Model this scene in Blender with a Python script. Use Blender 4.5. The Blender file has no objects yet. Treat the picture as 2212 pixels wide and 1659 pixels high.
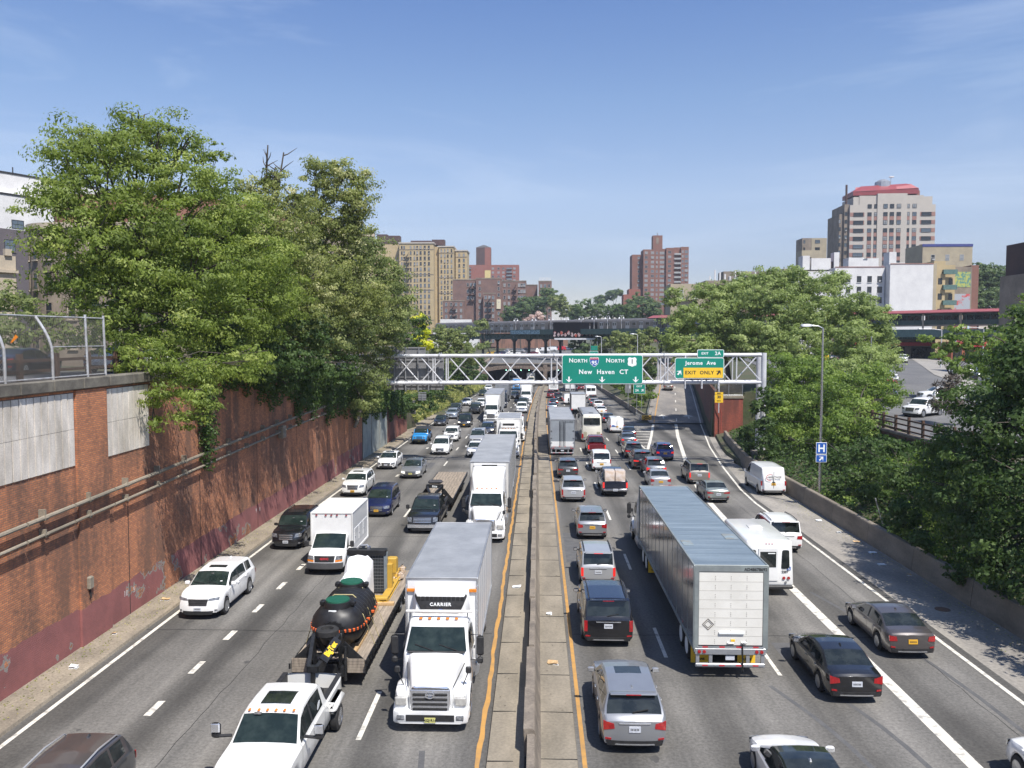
import bpy,math,random
import numpy as np
from math import sin,cos,pi,radians
from mathutils import Vector,Matrix

random.seed(11)
rng = np.random.default_rng(5)
sc = bpy.context.scene
COL = sc.collection

# ------------------------------------------------------------------ camera,sky,sun,exposure
cam_data = bpy.data.cameras.new("camera")
cam_data.sensor_width = 36.0
cam_data.lens = 36.0 * 1800.0 / 2212.0
cam_data.clip_start = 0.1
cam_data.clip_end = 6000.0
cam = bpy.data.objects.new("camera", cam_data)
COL.objects.link(cam)
cam.location = (0.0,0.0,12.2)
cam.rotation_euler = (pi / 2 - math.atan(97.5 / 1800.0),0.0,math.atan(55.0 / 1800.0))
sc.camera = cam

SUN_DIR = Vector((0.34,-0.50,1.0)).normalized()      # towards the sun
world = bpy.data.worlds.new("World")
sc.world = world
world.use_nodes = True
wn = world.node_tree
wn.nodes.clear()
w_out = wn.nodes.new("ShaderNodeOutputWorld")
w_bg = wn.nodes.new("ShaderNodeBackground")
w_sky = wn.nodes.new("ShaderNodeTexSky")
w_sky.sky_type = 'NISHITA'
w_sky.sun_disc = False
w_sky.sun_elevation = math.asin(SUN_DIR.z)
w_sky.sun_rotation = math.atan2(SUN_DIR.x,SUN_DIR.y)
w_sky.altitude = 0.0
w_sky.air_density = 1.0
w_sky.dust_density = 0.35
w_sky.ozone_density = 2.6
w_tc = wn.nodes.new("ShaderNodeTexCoord")
w_map = wn.nodes.new("ShaderNodeMapping")
w_map.inputs['Scale'].default_value = (1.2, 2.2, 9.0)
w_map.inputs['Rotation'].default_value = (0.10, 0.12, 0.3)
w_no = wn.nodes.new("ShaderNodeTexNoise")
w_no.inputs['Scale'].default_value = 1.3
w_no.inputs['Detail'].default_value = 7.0
w_no.inputs['Roughness'].default_value = 0.62
w_no.inputs['Distortion'].default_value = 0.6
w_cr = wn.nodes.new("ShaderNodeValToRGB")
w_cr.color_ramp.elements[0].position = 0.48
w_cr.color_ramp.elements[0].color = (0,0,0,1)
w_cr.color_ramp.elements[1].position = 0.80
w_cr.color_ramp.elements[1].color = (0.36,0.36,0.36,1)
w_mix = wn.nodes.new("ShaderNodeMixRGB")
w_mix.inputs['Color2'].default_value = (6.2, 7.0, 8.2, 1)
w_hsv = wn.nodes.new("ShaderNodeHueSaturation")
w_hsv.inputs['Saturation'].default_value = 1.0
w_tint = wn.nodes.new("ShaderNodeMixRGB")
w_tint.blend_type = 'MULTIPLY'
w_tint.inputs['Fac'].default_value = 1.0
w_tint.inputs['Color2'].default_value = (0.98, 0.96, 1.08, 1)
wn.links.new(w_tc.outputs['Generated'], w_map.inputs['Vector'])
wn.links.new(w_map.outputs['Vector'], w_no.inputs['Vector'])
wn.links.new(w_no.outputs['Fac'], w_cr.inputs['Fac'])
wn.links.new(w_cr.outputs['Color'], w_mix.inputs['Fac'])
w_sep = wn.nodes.new("ShaderNodeSeparateXYZ")
w_el = wn.nodes.new("ShaderNodeValToRGB")      # clear-air balance with elevation
w_el.color_ramp.elements[0].color = (.80,.70,.74,1)
w_el.color_ramp.elements[1].position = .38
w_el.color_ramp.elements[1].color = (.86,.95,1.17,1)
for p_,c_ in ((.08,(.86,.77,.86)),(.165,(1.22,1.06,1.06)),(.27,(1.08,1.06,1.13))):
 w_el.color_ramp.elements.new(p_).color = (*c_,1)
wn.links.new(w_tc.outputs['Generated'], w_sep.inputs['Vector'])
wn.links.new(w_sep.outputs['Z'], w_el.inputs['Fac'])
wn.links.new(w_el.outputs['Color'], w_tint.inputs['Color2'])
wn.links.new(w_sky.outputs['Color'], w_tint.inputs['Color1'])
wn.links.new(w_tint.outputs['Color'], w_hsv.inputs['Color'])
wn.links.new(w_hsv.outputs['Color'], w_mix.inputs['Color1'])
wn.links.new(w_mix.outputs['Color'], w_bg.inputs['Color'])
wn.links.new(w_bg.outputs['Background'], w_out.inputs['Surface'])
w_bg.inputs['Strength'].default_value = 0.098

sun_data = bpy.data.lights.new("sun", 'SUN')
sun_data.energy = 4.9
sun_data.angle = radians(0.53)
sun_data.color = (1.0,0.955,0.89)
sun = bpy.data.objects.new("sun", sun_data)
sun.rotation_euler = (-SUN_DIR).to_track_quat('-Z', 'Y').to_euler()
sun.location = (30,-40,90)
COL.objects.link(sun)

sc.view_settings.view_transform = 'Standard'
sc.view_settings.look = 'None'
sc.view_settings.exposure = 0.48
sc.view_settings.gamma = 1.0
sc.view_settings.use_curve_mapping = False
sc.cycles.use_denoising = True
sc.cycles.max_bounces = 6
sc.cycles.diffuse_bounces = 3
sc.cycles.glossy_bounces = 3
sc.cycles.transmission_bounces = 2
sc.cycles.transparent_max_bounces = 6


# ------------------------------------------------------------------ materials
MATS = {}


def _new(name):
 m = bpy.data.materials.new(name)
 m.use_nodes = True
 nt = m.node_tree
 return m, nt, nt.nodes['Principled BSDF'], nt.nodes, nt.links


def pm(name,c1,c2=None,scale=3.0,rough=0.6,metal=0.0,coat=0.0,bump=0.0,detail=6.0,stretch=(1,1,1),
 lo=0.35,hi=0.65,emit=None,estr=0.0,spec=None,obj=True,fine=0.0):
 """procedural material: two colours mixed by noise in object space"""
 if name in MATS:
  return MATS[name]
 m,nt,bs,N,L = _new(name)
 if c2 is None:
  c2 = tuple(x * 0.86 for x in c1)
 tc = N.new("ShaderNodeTexCoord")
 mp = N.new("ShaderNodeMapping")
 mp.inputs['Scale'].default_value = stretch
 L.new(tc.outputs['Object'], mp.inputs['Vector'])
 no = N.new("ShaderNodeTexNoise")
 no.inputs['Scale'].default_value = scale
 no.inputs['Detail'].default_value = detail
 no.inputs['Roughness'].default_value = 0.6
 L.new(mp.outputs['Vector'], no.inputs['Vector'])
 cr = N.new("ShaderNodeValToRGB")
 cr.color_ramp.elements[0].position = lo
 cr.color_ramp.elements[0].color = (*c1,1)
 cr.color_ramp.elements[1].position = hi
 cr.color_ramp.elements[1].color = (*c2,1)
 L.new(no.outputs['Fac'], cr.inputs['Fac'])
 outc = cr.outputs['Color']
 if fine > 0:
  n2 = N.new("ShaderNodeTexNoise")
  n2.inputs['Scale'].default_value = scale * 14
  n2.inputs['Detail'].default_value = 3
  L.new(tc.outputs['Object'], n2.inputs['Vector'])
  c2r = N.new("ShaderNodeValToRGB")
  c2r.color_ramp.elements[0].position = 0.3
  c2r.color_ramp.elements[0].color = (1 - fine,1 - fine,1 - fine,1)
  c2r.color_ramp.elements[1].position = 0.7
  c2r.color_ramp.elements[1].color = (1 + fine * .3,1 + fine * .3,1 + fine * .3,1)
  L.new(n2.outputs['Fac'], c2r.inputs['Fac'])
  mu = N.new("ShaderNodeMixRGB")
  mu.blend_type = 'MULTIPLY'
  mu.inputs['Fac'].default_value = 1
  L.new(outc, mu.inputs['Color1'])
  L.new(c2r.outputs['Color'], mu.inputs['Color2'])
  outc = mu.outputs['Color']
 L.new(outc, bs.inputs['Base Color'])
 bs.inputs['Roughness'].default_value = rough
 bs.inputs['Metallic'].default_value = metal
 bs.inputs['Coat Weight'].default_value = coat
 bs.inputs['Coat Roughness'].default_value = 0.09
 if spec is not None:
  bs.inputs['Specular IOR Level'].default_value = spec
 if emit:
  bs.inputs['Emission Color'].default_value = (*emit, 1)
  bs.inputs['Emission Strength'].default_value = estr
 if bump > 0:
  bp = N.new("ShaderNodeBump")
  bp.inputs['Strength'].default_value = bump
  bp.inputs['Distance'].default_value = 0.05
  L.new(no.outputs['Fac'], bp.inputs['Height'])
  L.new(bp.outputs['Normal'], bs.inputs['Normal'])
 MATS[name] = m
 return m


def paint(name,c,metal=0.0,rough=0.35):
 d = tuple(x * 0.93 for x in c)
 return pm("paint_" + name, c, d, scale=1.6, rough=rough, metal=metal, coat=0.9, detail=3)


M_TYRE = pm("tyre_rubber", (0.012, 0.012, 0.013), (0.028, 0.027, 0.026), 9, 0.85)
M_RIM = pm("alloy_rim", (0.45, 0.46, 0.48), (0.33, 0.34, 0.35), 6, 0.32, 0.8)
M_STEEL = pm("bright_steel", (0.62, 0.63, 0.65), (0.5, 0.51, 0.53), 6, 0.25, 0.95)
M_CHROME = pm("chrome", (0.8, 0.81, 0.83), (0.68, 0.69, 0.71), 8, 0.22, .8)
M_TRIM = pm("black_plastic", (0.016, 0.016, 0.017), (0.03, 0.03, 0.031), 7, 0.6)
M_UNDER = pm("underbody", (0.008, 0.008, 0.008), (0.016, 0.015, 0.014), 6, 0.9)
M_GLASS = pm("tinted_glass", (0.010, 0.014, 0.015), (0.028, 0.034, 0.033), 2.2, 0.04, 0, 0, detail=4, spec=0.6)
M_GLASSG = pm("windshield_glass", (0.012, 0.020, 0.018), (0.034, 0.048, 0.042), 2.6, 0.05, 0, 0, detail=5, lo=.40, hi=.78)
M_LAMP = pm("headlamp_lens", (0.34, 0.35, 0.37), (0.10, 0.105, 0.11), 9, 0.08, 0.35, 1.0)
M_LAMPB = pm("truck_lamp_lens", (0.50, 0.49, 0.45), (0.34, 0.33, 0.31), 9, 0.3, 0.0, .6)
M_LAMPON = pm("headlamp_lit", (0.9, 0.88, 0.78), (0.7, 0.7, 0.66), 14, 0.1, 0.0, 1.0, emit=(1, .95, .8), estr=.8)
M_RED = pm("red_lens", (0.42, 0.012, 0.015), (0.24, 0.008, 0.01), 12, 0.12, 0.0, 1.0)
M_REDON = pm("red_lens_lit", (0.6, 0.02, 0.015), (0.45, 0.02, 0.01), 12, 0.15, 0.0, 1.0, emit=(1, .03, .03), estr=.45)
M_AMBER = pm("amber_lens", (0.75, 0.24, 0.02), (0.6, 0.18, 0.02), 12, 0.2, 0.0, 0.6)
M_PLATEY = pm("yellow_plate", (0.78, 0.42, 0.03), (0.62, 0.34, 0.03), 26, 0.45)
M_PLATEW = pm("white_plate", (0.62, 0.64, 0.66), (0.42, 0.44, 0.5), 26, 0.4)
M_PLATEG = pm("pale_yellow_plate", (0.62, 0.6, 0.2), (0.5, 0.48, 0.18), 26, 0.4)
M_WHITE = pm("white_sheet", (0.78, 0.78, 0.77), (0.70, 0.70, 0.69), 1.2, 0.42, 0, 0.25, detail=8)
M_WHITE2 = pm("white_dirty_sheet", (0.74, 0.73, 0.70), (0.60, 0.59, 0.56), 1.6, 0.5, 0, 0.1, detail=8, stretch=(1, 1, .4))
M_ALU = pm("worn_aluminium", (0.42, 0.43, 0.44), (0.30, 0.31, 0.33), 1.4, 0.42, 0.55, detail=9)
M_ALUW = pm("grey_roof_sheet", (0.36, 0.37, 0.38), (0.27, 0.28, 0.29), 0.9, 0.5, 0.2, detail=9, fine=.06)
M_SEAM = pm("dark_seam", (0.01, 0.01, 0.01), (0.02, 0.02, 0.02), 9, 0.8)
M_WOOD = pm("weathered_planks", (0.36, 0.30, 0.235), (0.20, 0.165, 0.13), 2.0, 0.85, stretch=(6, .5, 1), detail=8, fine=.1)
M_PINE = pm("new_lumber", (0.55, 0.38, 0.20), (0.42, 0.27, 0.13), 4, 0.7, stretch=(6, 1, 1))
M_BLACKFR = pm("black_frame_steel", (0.014, 0.015, 0.017), (0.035, 0.035, 0.036), 4, 0.4, 0.2)


# ------------------------------------------------------------------ mesh building
class MB:
 def __init__(s):
  s.v,s.f,s.m,s.mats = [],[],[],[]

 def mi(s,mat):
  if mat not in s.mats:
   s.mats.append(mat)
  return s.mats.index(mat)

 def face(s,pts,mat):
  b = len(s.v)
  s.v.extend([tuple(p) for p in pts])
  s.f.append(tuple(range(b,b + len(pts))))
  s.m.append(s.mi(mat))

 def box(s,x0,x1,y0,y1,z0,z1,mat,top=None):
  b = len(s.v)
  s.v += [(x0,y0,z0),(x1,y0,z0),(x1,y1,z0),(x0,y1,z0),(x0,y0,z1),(x1,y0,z1),(x1,y1,z1),(x0,y1,z1)]
  k = s.mi(mat)
  kt = s.mi(top) if top else k
  for i,q in enumerate([(0,3,2,1),(4,5,6,7),(0,1,5,4),(1,2,6,5),(2,3,7,6),(3,0,4,7)]):
   s.f.append(tuple(b + a for a in q))
   s.m.append(kt if i == 1 else k)

 def rbox(s,x0,x1,y0,y1,z0,z1,mat,r=0.04):
  """box with all edges chamfered"""
  r = min(r,(x1 - x0) * .45,(y1 - y0) * .45,(z1 - z0) * .45)
  rings = []
  for (z,i) in ((z0,r),(z0 + r,0),(z1 - r,0),(z1,r)):
   a,b_,c,d = x0 + i,x1 - i,y0 + i,y1 - i
   e = r * .7
   rings.append([(a + e,c,z),(b_ - e,c,z),(b_,c + e,z),(b_,d - e,z),(b_ - e,d,z),(a + e,d,z),(a,d - e,z),(a,c + e,z)])
  s.rings(rings,mat,closed=True,caps=True)

 def rings(s,rings,mat,closed=True,caps=False):
  b = len(s.v)
  n = len(rings[0])
  k = s.mi(mat)
  for rg in rings:
   s.v.extend([tuple(p) for p in rg])
  for j in range(len(rings) - 1):
   for i in range(n if closed else n - 1):
    i2 = (i + 1) % n
    s.f.append((b + j * n + i,b + j * n + i2,b + (j + 1) * n + i2,b + (j + 1) * n + i))
    s.m.append(k)
  if caps:
   s.f.append(tuple(b + i for i in reversed(range(n))))
   s.m.append(k)
   o = b + (len(rings) - 1) * n
   s.f.append(tuple(o + i for i in range(n)))
   s.m.append(k)

 def tube(s,pts,r,mat,n=8,caps=True):
  pts = [Vector(p) for p in pts]
  rr = r if isinstance(r,(list,tuple)) else [r] * len(pts)
  rings = []
  for i,p in enumerate(pts):
   d = (pts[min(i + 1,len(pts) - 1)] - pts[max(i - 1,0)])
   if d.length < 1e-9:
    d = Vector((0,0,1))
   d.normalize()
   a = Vector((0,0,1)) if abs(d.z) < 0.9 else Vector((1,0,0))
   u = d.cross(a).normalized()
   w = d.cross(u)
   rings.append([p + (u * cos(2 * pi * k / n) + w * sin(2 * pi * k / n)) * rr[i] for k in range(n)])
  s.rings(rings,mat,True,caps)

 def bar(s,p,q,wx,wz,mat):
  """rectangular bar from p to q"""
  p,q = Vector(p),Vector(q)
  d = (q - p).normalized()
  a = Vector((0,0,1)) if abs(d.z) < 0.95 else Vector((0,1,0))
  u = d.cross(a).normalized() * wx / 2
  w = u.cross(d).normalized() * wz / 2
  s.rings([[p - u - w,p + u - w,p + u + w,p - u + w],[q - u - w,q + u - w,q + u + w,q - u + w]],mat,True,True)

 def lathe_x(s,cx,cy,cz,prof,mat,n=20):
  """lathe about an axis along X. prof: (dx, radius)"""
  rings = [[(cx + dx,cy + r * cos(2 * pi * k / n),cz + r * sin(2 * pi * k / n)) for k in range(n)] for dx,r in prof]
  s.rings(rings,mat,True,True)

 def lathe_z(s,cx,cy,prof,mat,n=16):
  rings = [[(cx + r * cos(2 * pi * k / n),cy + r * sin(2 * pi * k / n),z) for k in range(n)] for z,r in prof]
  s.rings(rings,mat,True,True)

 def grid(s,P,mat):
  b = len(s.v)
  n,m = len(P),len(P[0])
  k = s.mi(mat)
  for row in P:
   s.v.extend([tuple(p) for p in row])
  for j in range(n - 1):
   for i in range(m - 1):
    s.f.append((b + j * m + i,b + j * m + i + 1,b + (j + 1) * m + i + 1,b + (j + 1) * m + i))
    s.m.append(k)

 def hull(s,secs,mat,r=0.10,caps=True,top=None):
  """loft of rounded rectangles; secs: (y, half width low, half width high, z0, z1)"""
  rings = []
  for (y,wl,wh,z0,z1) in secs:
   rr = min(r,(z1 - z0) * .4,wh * .5)
   q = [(wl - rr * .6,z0),(wl,z0 + rr * .6),(wh,z1 - rr),(wh - rr * .3,z1 - rr * .3),(wh - rr,z1)]
   rings.append([(x,y,z) for x,z in q] + [(0,y,z1 + rr * .12)] + [(-x,y,z) for x,z in reversed(q)])
  s.rings(rings,mat,True,caps)

 def transform(s,M):
  s.v = [tuple(M @ Vector(p)) for p in s.v]

 def build(s,name,parent=None,smooth=None,loc=None):
  me = bpy.data.meshes.new(name)
  me.from_pydata(s.v,[],s.f)
  for m in s.mats:
   me.materials.append(m)
  me.polygons.foreach_set("material_index", s.m)
  me.update()
  if smooth is not None:
   me.polygons.foreach_set("use_smooth", [True] * len(me.polygons))
   me.set_sharp_from_angle(angle=radians(smooth))
  o = bpy.data.objects.new(name,me)
  COL.objects.link(o)
  if parent is not None:
   o.parent = parent
  if loc is not None:
   o.location = loc
  return o


def tag(o,label=None,cat=None,group=None,kind=None):
 if label:
  o['label'] = label
 if cat:
  o['category'] = cat
 if group:
  o['group'] = group
 if kind:
  o['kind'] = kind
 return o


def thing(name,label,cat,loc=(0,0,0),rz=0.0,group=None):
 o = bpy.data.objects.new(name,None)
 o.empty_display_size = 0.3
 COL.objects.link(o)
 o.location = loc
 o.rotation_euler = (0,0,rz)
 return tag(o,label,cat,group)


def copy_thing(o,parent=None):
 c = o.copy()
 COL.objects.link(c)
 c.parent = parent
 for ch in list(o.children):
  copy_thing(ch,c)
 return c


FONT_CACHE = {}


def text_mesh(txt, size, depth, mat, name, parent, loc, rot, bold=0.0, spacing=1.0, align='CENTER', sx=1.0):
 cu = bpy.data.curves.new("lettering", 'FONT')
 cu.body = txt
 cu.size = size
 cu.extrude = depth
 cu.offset = bold
 cu.space_character = spacing
 cu.align_x = align
 cu.align_y = 'CENTER'
 cu.resolution_u = 3
 tmp = bpy.data.objects.new("lettering", cu)
 COL.objects.link(tmp)
 dg = bpy.context.evaluated_depsgraph_get()
 me = bpy.data.meshes.new_from_object(tmp.evaluated_get(dg))
 bpy.data.objects.remove(tmp)
 me.materials.clear()
 me.materials.append(mat)
 o = bpy.data.objects.new(name,me)
 COL.objects.link(o)
 o.parent = parent
 o.location = loc
 o.rotation_euler = rot
 o.scale = (sx,1,1)
 return o


# ------------------------------------------------------------------ the lie of the land
def zr(y):
 """height of the road surface: level, then falling gently towards the tunnel"""
 t = max(0.0,y - 50.0)
 return -0.011 * t * t / (t + 20.0)


def xs(y):
 """the road bends very slightly to the right far away"""
 t = max(0.0,y - 100.0)
 return 0.0001 * t * t

def interp(t,xs_,ys_):
 return float(np.interp(t,xs_,ys_))


def z_ramp(y):
 return interp(y,[0,50,80,100,115,125,165,230,290],[0,0,zr(80),zr(100),zr(115),-.55,1.2,4.4,6.6])


def ramp_l(y):
 return interp(y,[94,107,126,152,178,207,244,290,320],[12.35,14.5,17.4,21.6,25.9,30.3,35.8,42.5,47])


def ramp_r(y):
 return interp(y,[0,65,81,97,131,168,201,244,290,320],[16.3,16.3,18.0,20.05,25.4,31.1,36.0,43.5,51,56])


def z_left(y):      # street level above the left wall,falling to a bank further on
 return interp(y,[-30,50,64,84,113,150,252],[10.15,10.15,9.4,7.6,5.0,4.4,4.9])


def z_street(y):    # level of the streets on the right
 return interp(y,[-30,60,80,130,186,252],[4.0,4.2,4.7,6.6,7.7,7.0])


# ---- ground materials
def asphalt_mat():
 m, nt, bs, N, L = _new("asphalt")
 tc = N.new("ShaderNodeTexCoord")
 mp = N.new("ShaderNodeMapping")
 mp.inputs['Scale'].default_value = (1.0, 0.035, 1.0)
 L.new(tc.outputs['Object'], mp.inputs['Vector'])
 n1 = N.new("ShaderNodeTexNoise")            # long streaks along the lanes
 n1.inputs['Scale'].default_value = 1.1
 n1.inputs['Detail'].default_value = 7
 L.new(mp.outputs['Vector'], n1.inputs['Vector'])
 n2 = N.new("ShaderNodeTexNoise")            # broad patches
 n2.inputs['Scale'].default_value = 0.16
 n2.inputs['Detail'].default_value = 6
 L.new(tc.outputs['Object'], n2.inputs['Vector'])
 n3 = N.new("ShaderNodeTexNoise")            # aggregate
 n3.inputs['Scale'].default_value = 9.0
 n3.inputs['Detail'].default_value = 8
 n3.inputs['Roughness'].default_value = 0.75
 L.new(tc.outputs['Object'], n3.inputs['Vector'])
 sx = N.new("ShaderNodeSeparateXYZ")
 L.new(tc.outputs['Object'], sx.inputs['Vector'])
 wob = N.new("ShaderNodeMath"); wob.operation = 'MULTIPLY_ADD'
 L.new(n2.outputs['Fac'], wob.inputs[0]); wob.inputs[1].default_value = 1.6
 L.new(sx.outputs['X'], wob.inputs[2])
 ad = N.new("ShaderNodeMath"); ad.operation = 'ADD'; ad.inputs[1].default_value = 100 * 3.62 - 1.25
 L.new(wob.outputs[0],ad.inputs[0])
 md = N.new("ShaderNodeMath"); md.operation = 'MODULO'; md.inputs[1].default_value = 3.62
 L.new(ad.outputs[0],md.inputs[0])
 sb = N.new("ShaderNodeMath"); sb.operation = 'SUBTRACT'; sb.inputs[1].default_value = 1.9
 L.new(md.outputs[0],sb.inputs[0])
 ab = N.new("ShaderNodeMath"); ab.operation = 'ABSOLUTE'
 L.new(sb.outputs[0],ab.inputs[0])
 mr = N.new("ShaderNodeMapRange")
 mr.inputs['From Min'].default_value = 0.1; mr.inputs['From Max'].default_value = 1.25
 mr.inputs['To Min'].default_value = 0.60; mr.inputs['To Max'].default_value = 1.05
 mr.interpolation_type = 'SMOOTHSTEP'
 L.new(ab.outputs[0], mr.inputs['Value'])
 cr = N.new("ShaderNodeValToRGB")
 cr.color_ramp.elements[0].position = 0.30; cr.color_ramp.elements[0].color = (0.132,0.127,0.118,1)
 cr.color_ramp.elements[1].position = 0.70; cr.color_ramp.elements[1].color = (0.245,0.232,0.210,1)
 L.new(n1.outputs['Fac'], cr.inputs['Fac'])
 def mul(a,b):
  x = N.new("ShaderNodeMixRGB"); x.blend_type = 'MULTIPLY'; x.inputs['Fac'].default_value = 1
  L.new(a, x.inputs['Color1']); L.new(b, x.inputs['Color2']); return x.outputs['Color']
 def ramp(src,p0,v0,p1,v1):
  c = N.new("ShaderNodeValToRGB")
  c.color_ramp.elements[0].position = p0; c.color_ramp.elements[0].color = (v0,v0,v0,1)
  c.color_ramp.elements[1].position = p1; c.color_ramp.elements[1].color = (v1,v1,v1,1)
  L.new(src, c.inputs['Fac']); return c.outputs['Color']
 c = mul(cr.outputs['Color'], ramp(n2.outputs['Fac'], .38, .70, .62, 1.04))
 c = mul(c, ramp(n3.outputs['Fac'], .36, .60, .64, 1.08))
 c = mul(c, mr.outputs['Result'])
 L.new(c, bs.inputs['Base Color'])
 bs.inputs['Roughness'].default_value = 0.88
 bs.inputs['Specular IOR Level'].default_value = 0.3
 bp = N.new("ShaderNodeBump"); bp.inputs['Strength'].default_value = .25; bp.inputs['Distance'].default_value = .01
 L.new(n3.outputs['Fac'], bp.inputs['Height']); L.new(bp.outputs['Normal'], bs.inputs['Normal'])
 return m


M_ASPH = asphalt_mat()
M_SHOULD = pm("shoulder_concrete", (0.35, 0.32, 0.275), (0.205, 0.19, 0.17), 0.5, 0.9, detail=10, fine=.25, stretch=(1, .35, 1))
M_CONC = pm("median_concrete", (0.29, 0.25, 0.19), (0.19, 0.165, 0.125), 0.8, 0.9, detail=10, fine=.2, stretch=(1, .4, 1))
M_CONC2 = pm("barrier_concrete", (0.27, 0.23, 0.18), (0.16, 0.135, 0.105), 0.7, 0.9, detail=10, fine=.15, stretch=(1, .5, 1.6), bump=.3)
M_CONCD = pm("stained_concrete", (0.25, 0.21, 0.165), (0.13, 0.11, 0.09), 1.1, 0.9, detail=10, fine=.25)
M_WALK = pm("dirty_walkway", (0.33, 0.28, 0.21), (0.20, 0.17, 0.13), 0.9, 0.95, detail=10, fine=.3, stretch=(1, .5, 1))
M_WLINE = pm("white_road_paint", (0.64, 0.61, 0.53), (0.29, 0.275, 0.25), 3.2, 0.8, detail=10, lo=.50, hi=.66)
M_YLINE = pm("orange_road_paint", (0.47, 0.25, 0.065), (0.30, 0.18, 0.075), 2.6, 0.8, detail=10, lo=.4, hi=.75)
M_SOIL = pm("soil", (0.10, 0.085, 0.05), (0.05, 0.07, 0.025), 0.35, 0.95, detail=10, fine=.3)
M_CITY = pm("street_asphalt", (0.15, 0.148, 0.145), (0.11, 0.11, 0.112), 0.2, 0.9, detail=9, fine=.2)
M_PAVE = pm("pavement_concrete", (0.32, 0.30, 0.27), (0.24, 0.225, 0.2), 0.5, 0.9, detail=8, fine=.1)

# ---- terrain: one sheet,with the highway cut into it,out to the horizon
ys = [-60,-30,0,15,30,40,50,57,64,72,78,84,90,95,100,105,108.6,108.9,113,120,126,132,140,150,165,180,200,220,240,251.9]
rows = []
for y in ys:
 zl,zs = z_left(y),z_street(y)
 b = zr(y) - 0.16
 x = xs(y)
 if y <= 113:
  left = [(-900,10),(-75,zl),(-34,zl),(-24,zl),(-18.42 + x,zl - 0.25),(-18.38 + x,b)]
 else:
  k = min(1,(y - 113) / 12)
  left = [(-900,10),(-75,8),(-34,zl + .6),(-27 + x,zl),(-19.5 + x + 1.2 * k,b + .25 + .5 * (1 - k)),(-18.35 + x + 1.5 * k,b)]
 zq = z_ramp(y) - .16
 rl,rr = ramp_l(y),ramp_r(y)
 if y <= 108.7:
  e = max(20.0,rr + 1.0)
  kk = min(1,max(0,(y - 78) / 14))
  right = [(18.5,b),(e + .15,b),(e + .30,b + .5),(25 + 3.0 * kk,2.2 * (1 - kk) + .9 * kk),(max(30.0,e + 5),zs - .1),(34,zs - .05)]
 elif y < 130:
  right = [(14,b),(16.6,b),(rr + .8,zq),(rr + 1.0,max(zq + .2,4.3)),(rr + 6,max(4.6,zs - .4)),(rr + 12,zs)]
 else:
  right = [(17.0 + 0 * x,b),(17.2,min(b + 1.0,zq)),(rl - .5,zq),(rr + .8,zq),(rr + 1.0,max(zq + .1,zs - 1.0)),(rr + 12,zs)]
 rows.append([(px,y,pz) for px,pz in left + right + [(168,zs + .02),(900,9)]])
b = MB()
b.grid(rows,M_SOIL)
terr = b.build("terrain", smooth=None)
tag(terr, kind='structure')
b = MB()
rows = []
for y in [251.95,252.4,300,340,420,500,700,1200,2600,4000]:
 zz = interp(y,[252,300,340,420,500,700,4000],[4.9,5.6,6.2,7.0,8.0,9,9])
 rows.append([(px,y,zz + pz) for px,pz in [(-2500,3),(-300,2),(-60,0),(-34,0),(-19,0),(-17,0)]])
b.grid(rows,M_SOIL)
rows = [[(px + (0 if px > 100 else 0),r_[0][1],r_[-1][2] + pz) for px,pz in [(19,0),(25,0),(45,.4),(120,2),(300,2),(2500,3)]] for r_ in rows]
b.grid(rows,M_SOIL)
rows = [[(px,y,interp(y,[300,340,420,500,700,4000],[5.6,6.2,7.0,8.0,9,9])) for px in (-17,0,19)] for y in [302,340,420,500,700,1200,2600,4000]]
b.grid(rows,M_SOIL)
tag(b.build("ground_beyond_tunnel"), kind='structure')

# ---- highway surface
def strip(b,fl,fr,y0,y1,step,dz,mat,zf=zr,nx=1):
 n = max(1,int(math.ceil((y1 - y0) / step)))
 rows = []
 for i in range(n + 1):
  y = y0 + (y1 - y0) * i / n
  l,r = fl(y),fr(y)
  rows.append([(l + (r - l) * j / nx,y,zf(y) + dz) for j in range(nx + 1)])
 b.grid(rows,mat)


b = MB()
strip(b,lambda y: -16.45 + xs(y) * 1.0,lambda y: 16.75 if y < 65 else (ramp_r(y) + .45 if y <= 126.1 else 17.0),-12,126,4,0,M_ASPH)
strip(b,lambda y: -16.45 + xs(y),lambda y: 17.0,126,302,4,0,M_ASPH)
tag(b.build("highway"), kind='structure')
b = MB()
strip(b, lambda y: ramp_l(y) - 1.0 if y > 132 else 17.0, lambda y: ramp_r(y) + .45, 126, 300, 4, 0.0, pm("ramp_concrete", (0.30, 0.27, 0.23), (0.16, 0.15, 0.14), .3, .9, detail=10, fine=.25, stretch=(1, .3, 1)), z_ramp)
tag(b.build("exit_ramp"), kind='structure')
b = MB()
strip(b,lambda y: 16.75 if y < 65 else ramp_r(y) + .45,lambda y: 19.75 if y < 85 else ramp_r(y) + 1.9,-12,108,4,0.0,M_SHOULD)
tag(b.build("road_shoulder"), kind='structure')
b = MB()
def wl(y):
 return -17.85 + xs(y)
rows = []
for i in range(0,52):
 y = -12 + i * 3.0
 z = zr(y)
 e = 0 if y < 113 else min(1.2,(y - 113) * .02)
 rows.append([(wl(y) - .5 - (.0 if y < 113 else .6),y,z + .15),(-16.62 + xs(y) + e * .2,y,z + .13),(-16.46 + xs(y) + e * .2,y,z + .11),(-16.42 + xs(y) + e * .2,y,z - .02)])
b.grid(rows,M_WALK)
tag(b.build("walkway"), kind='structure')

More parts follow.
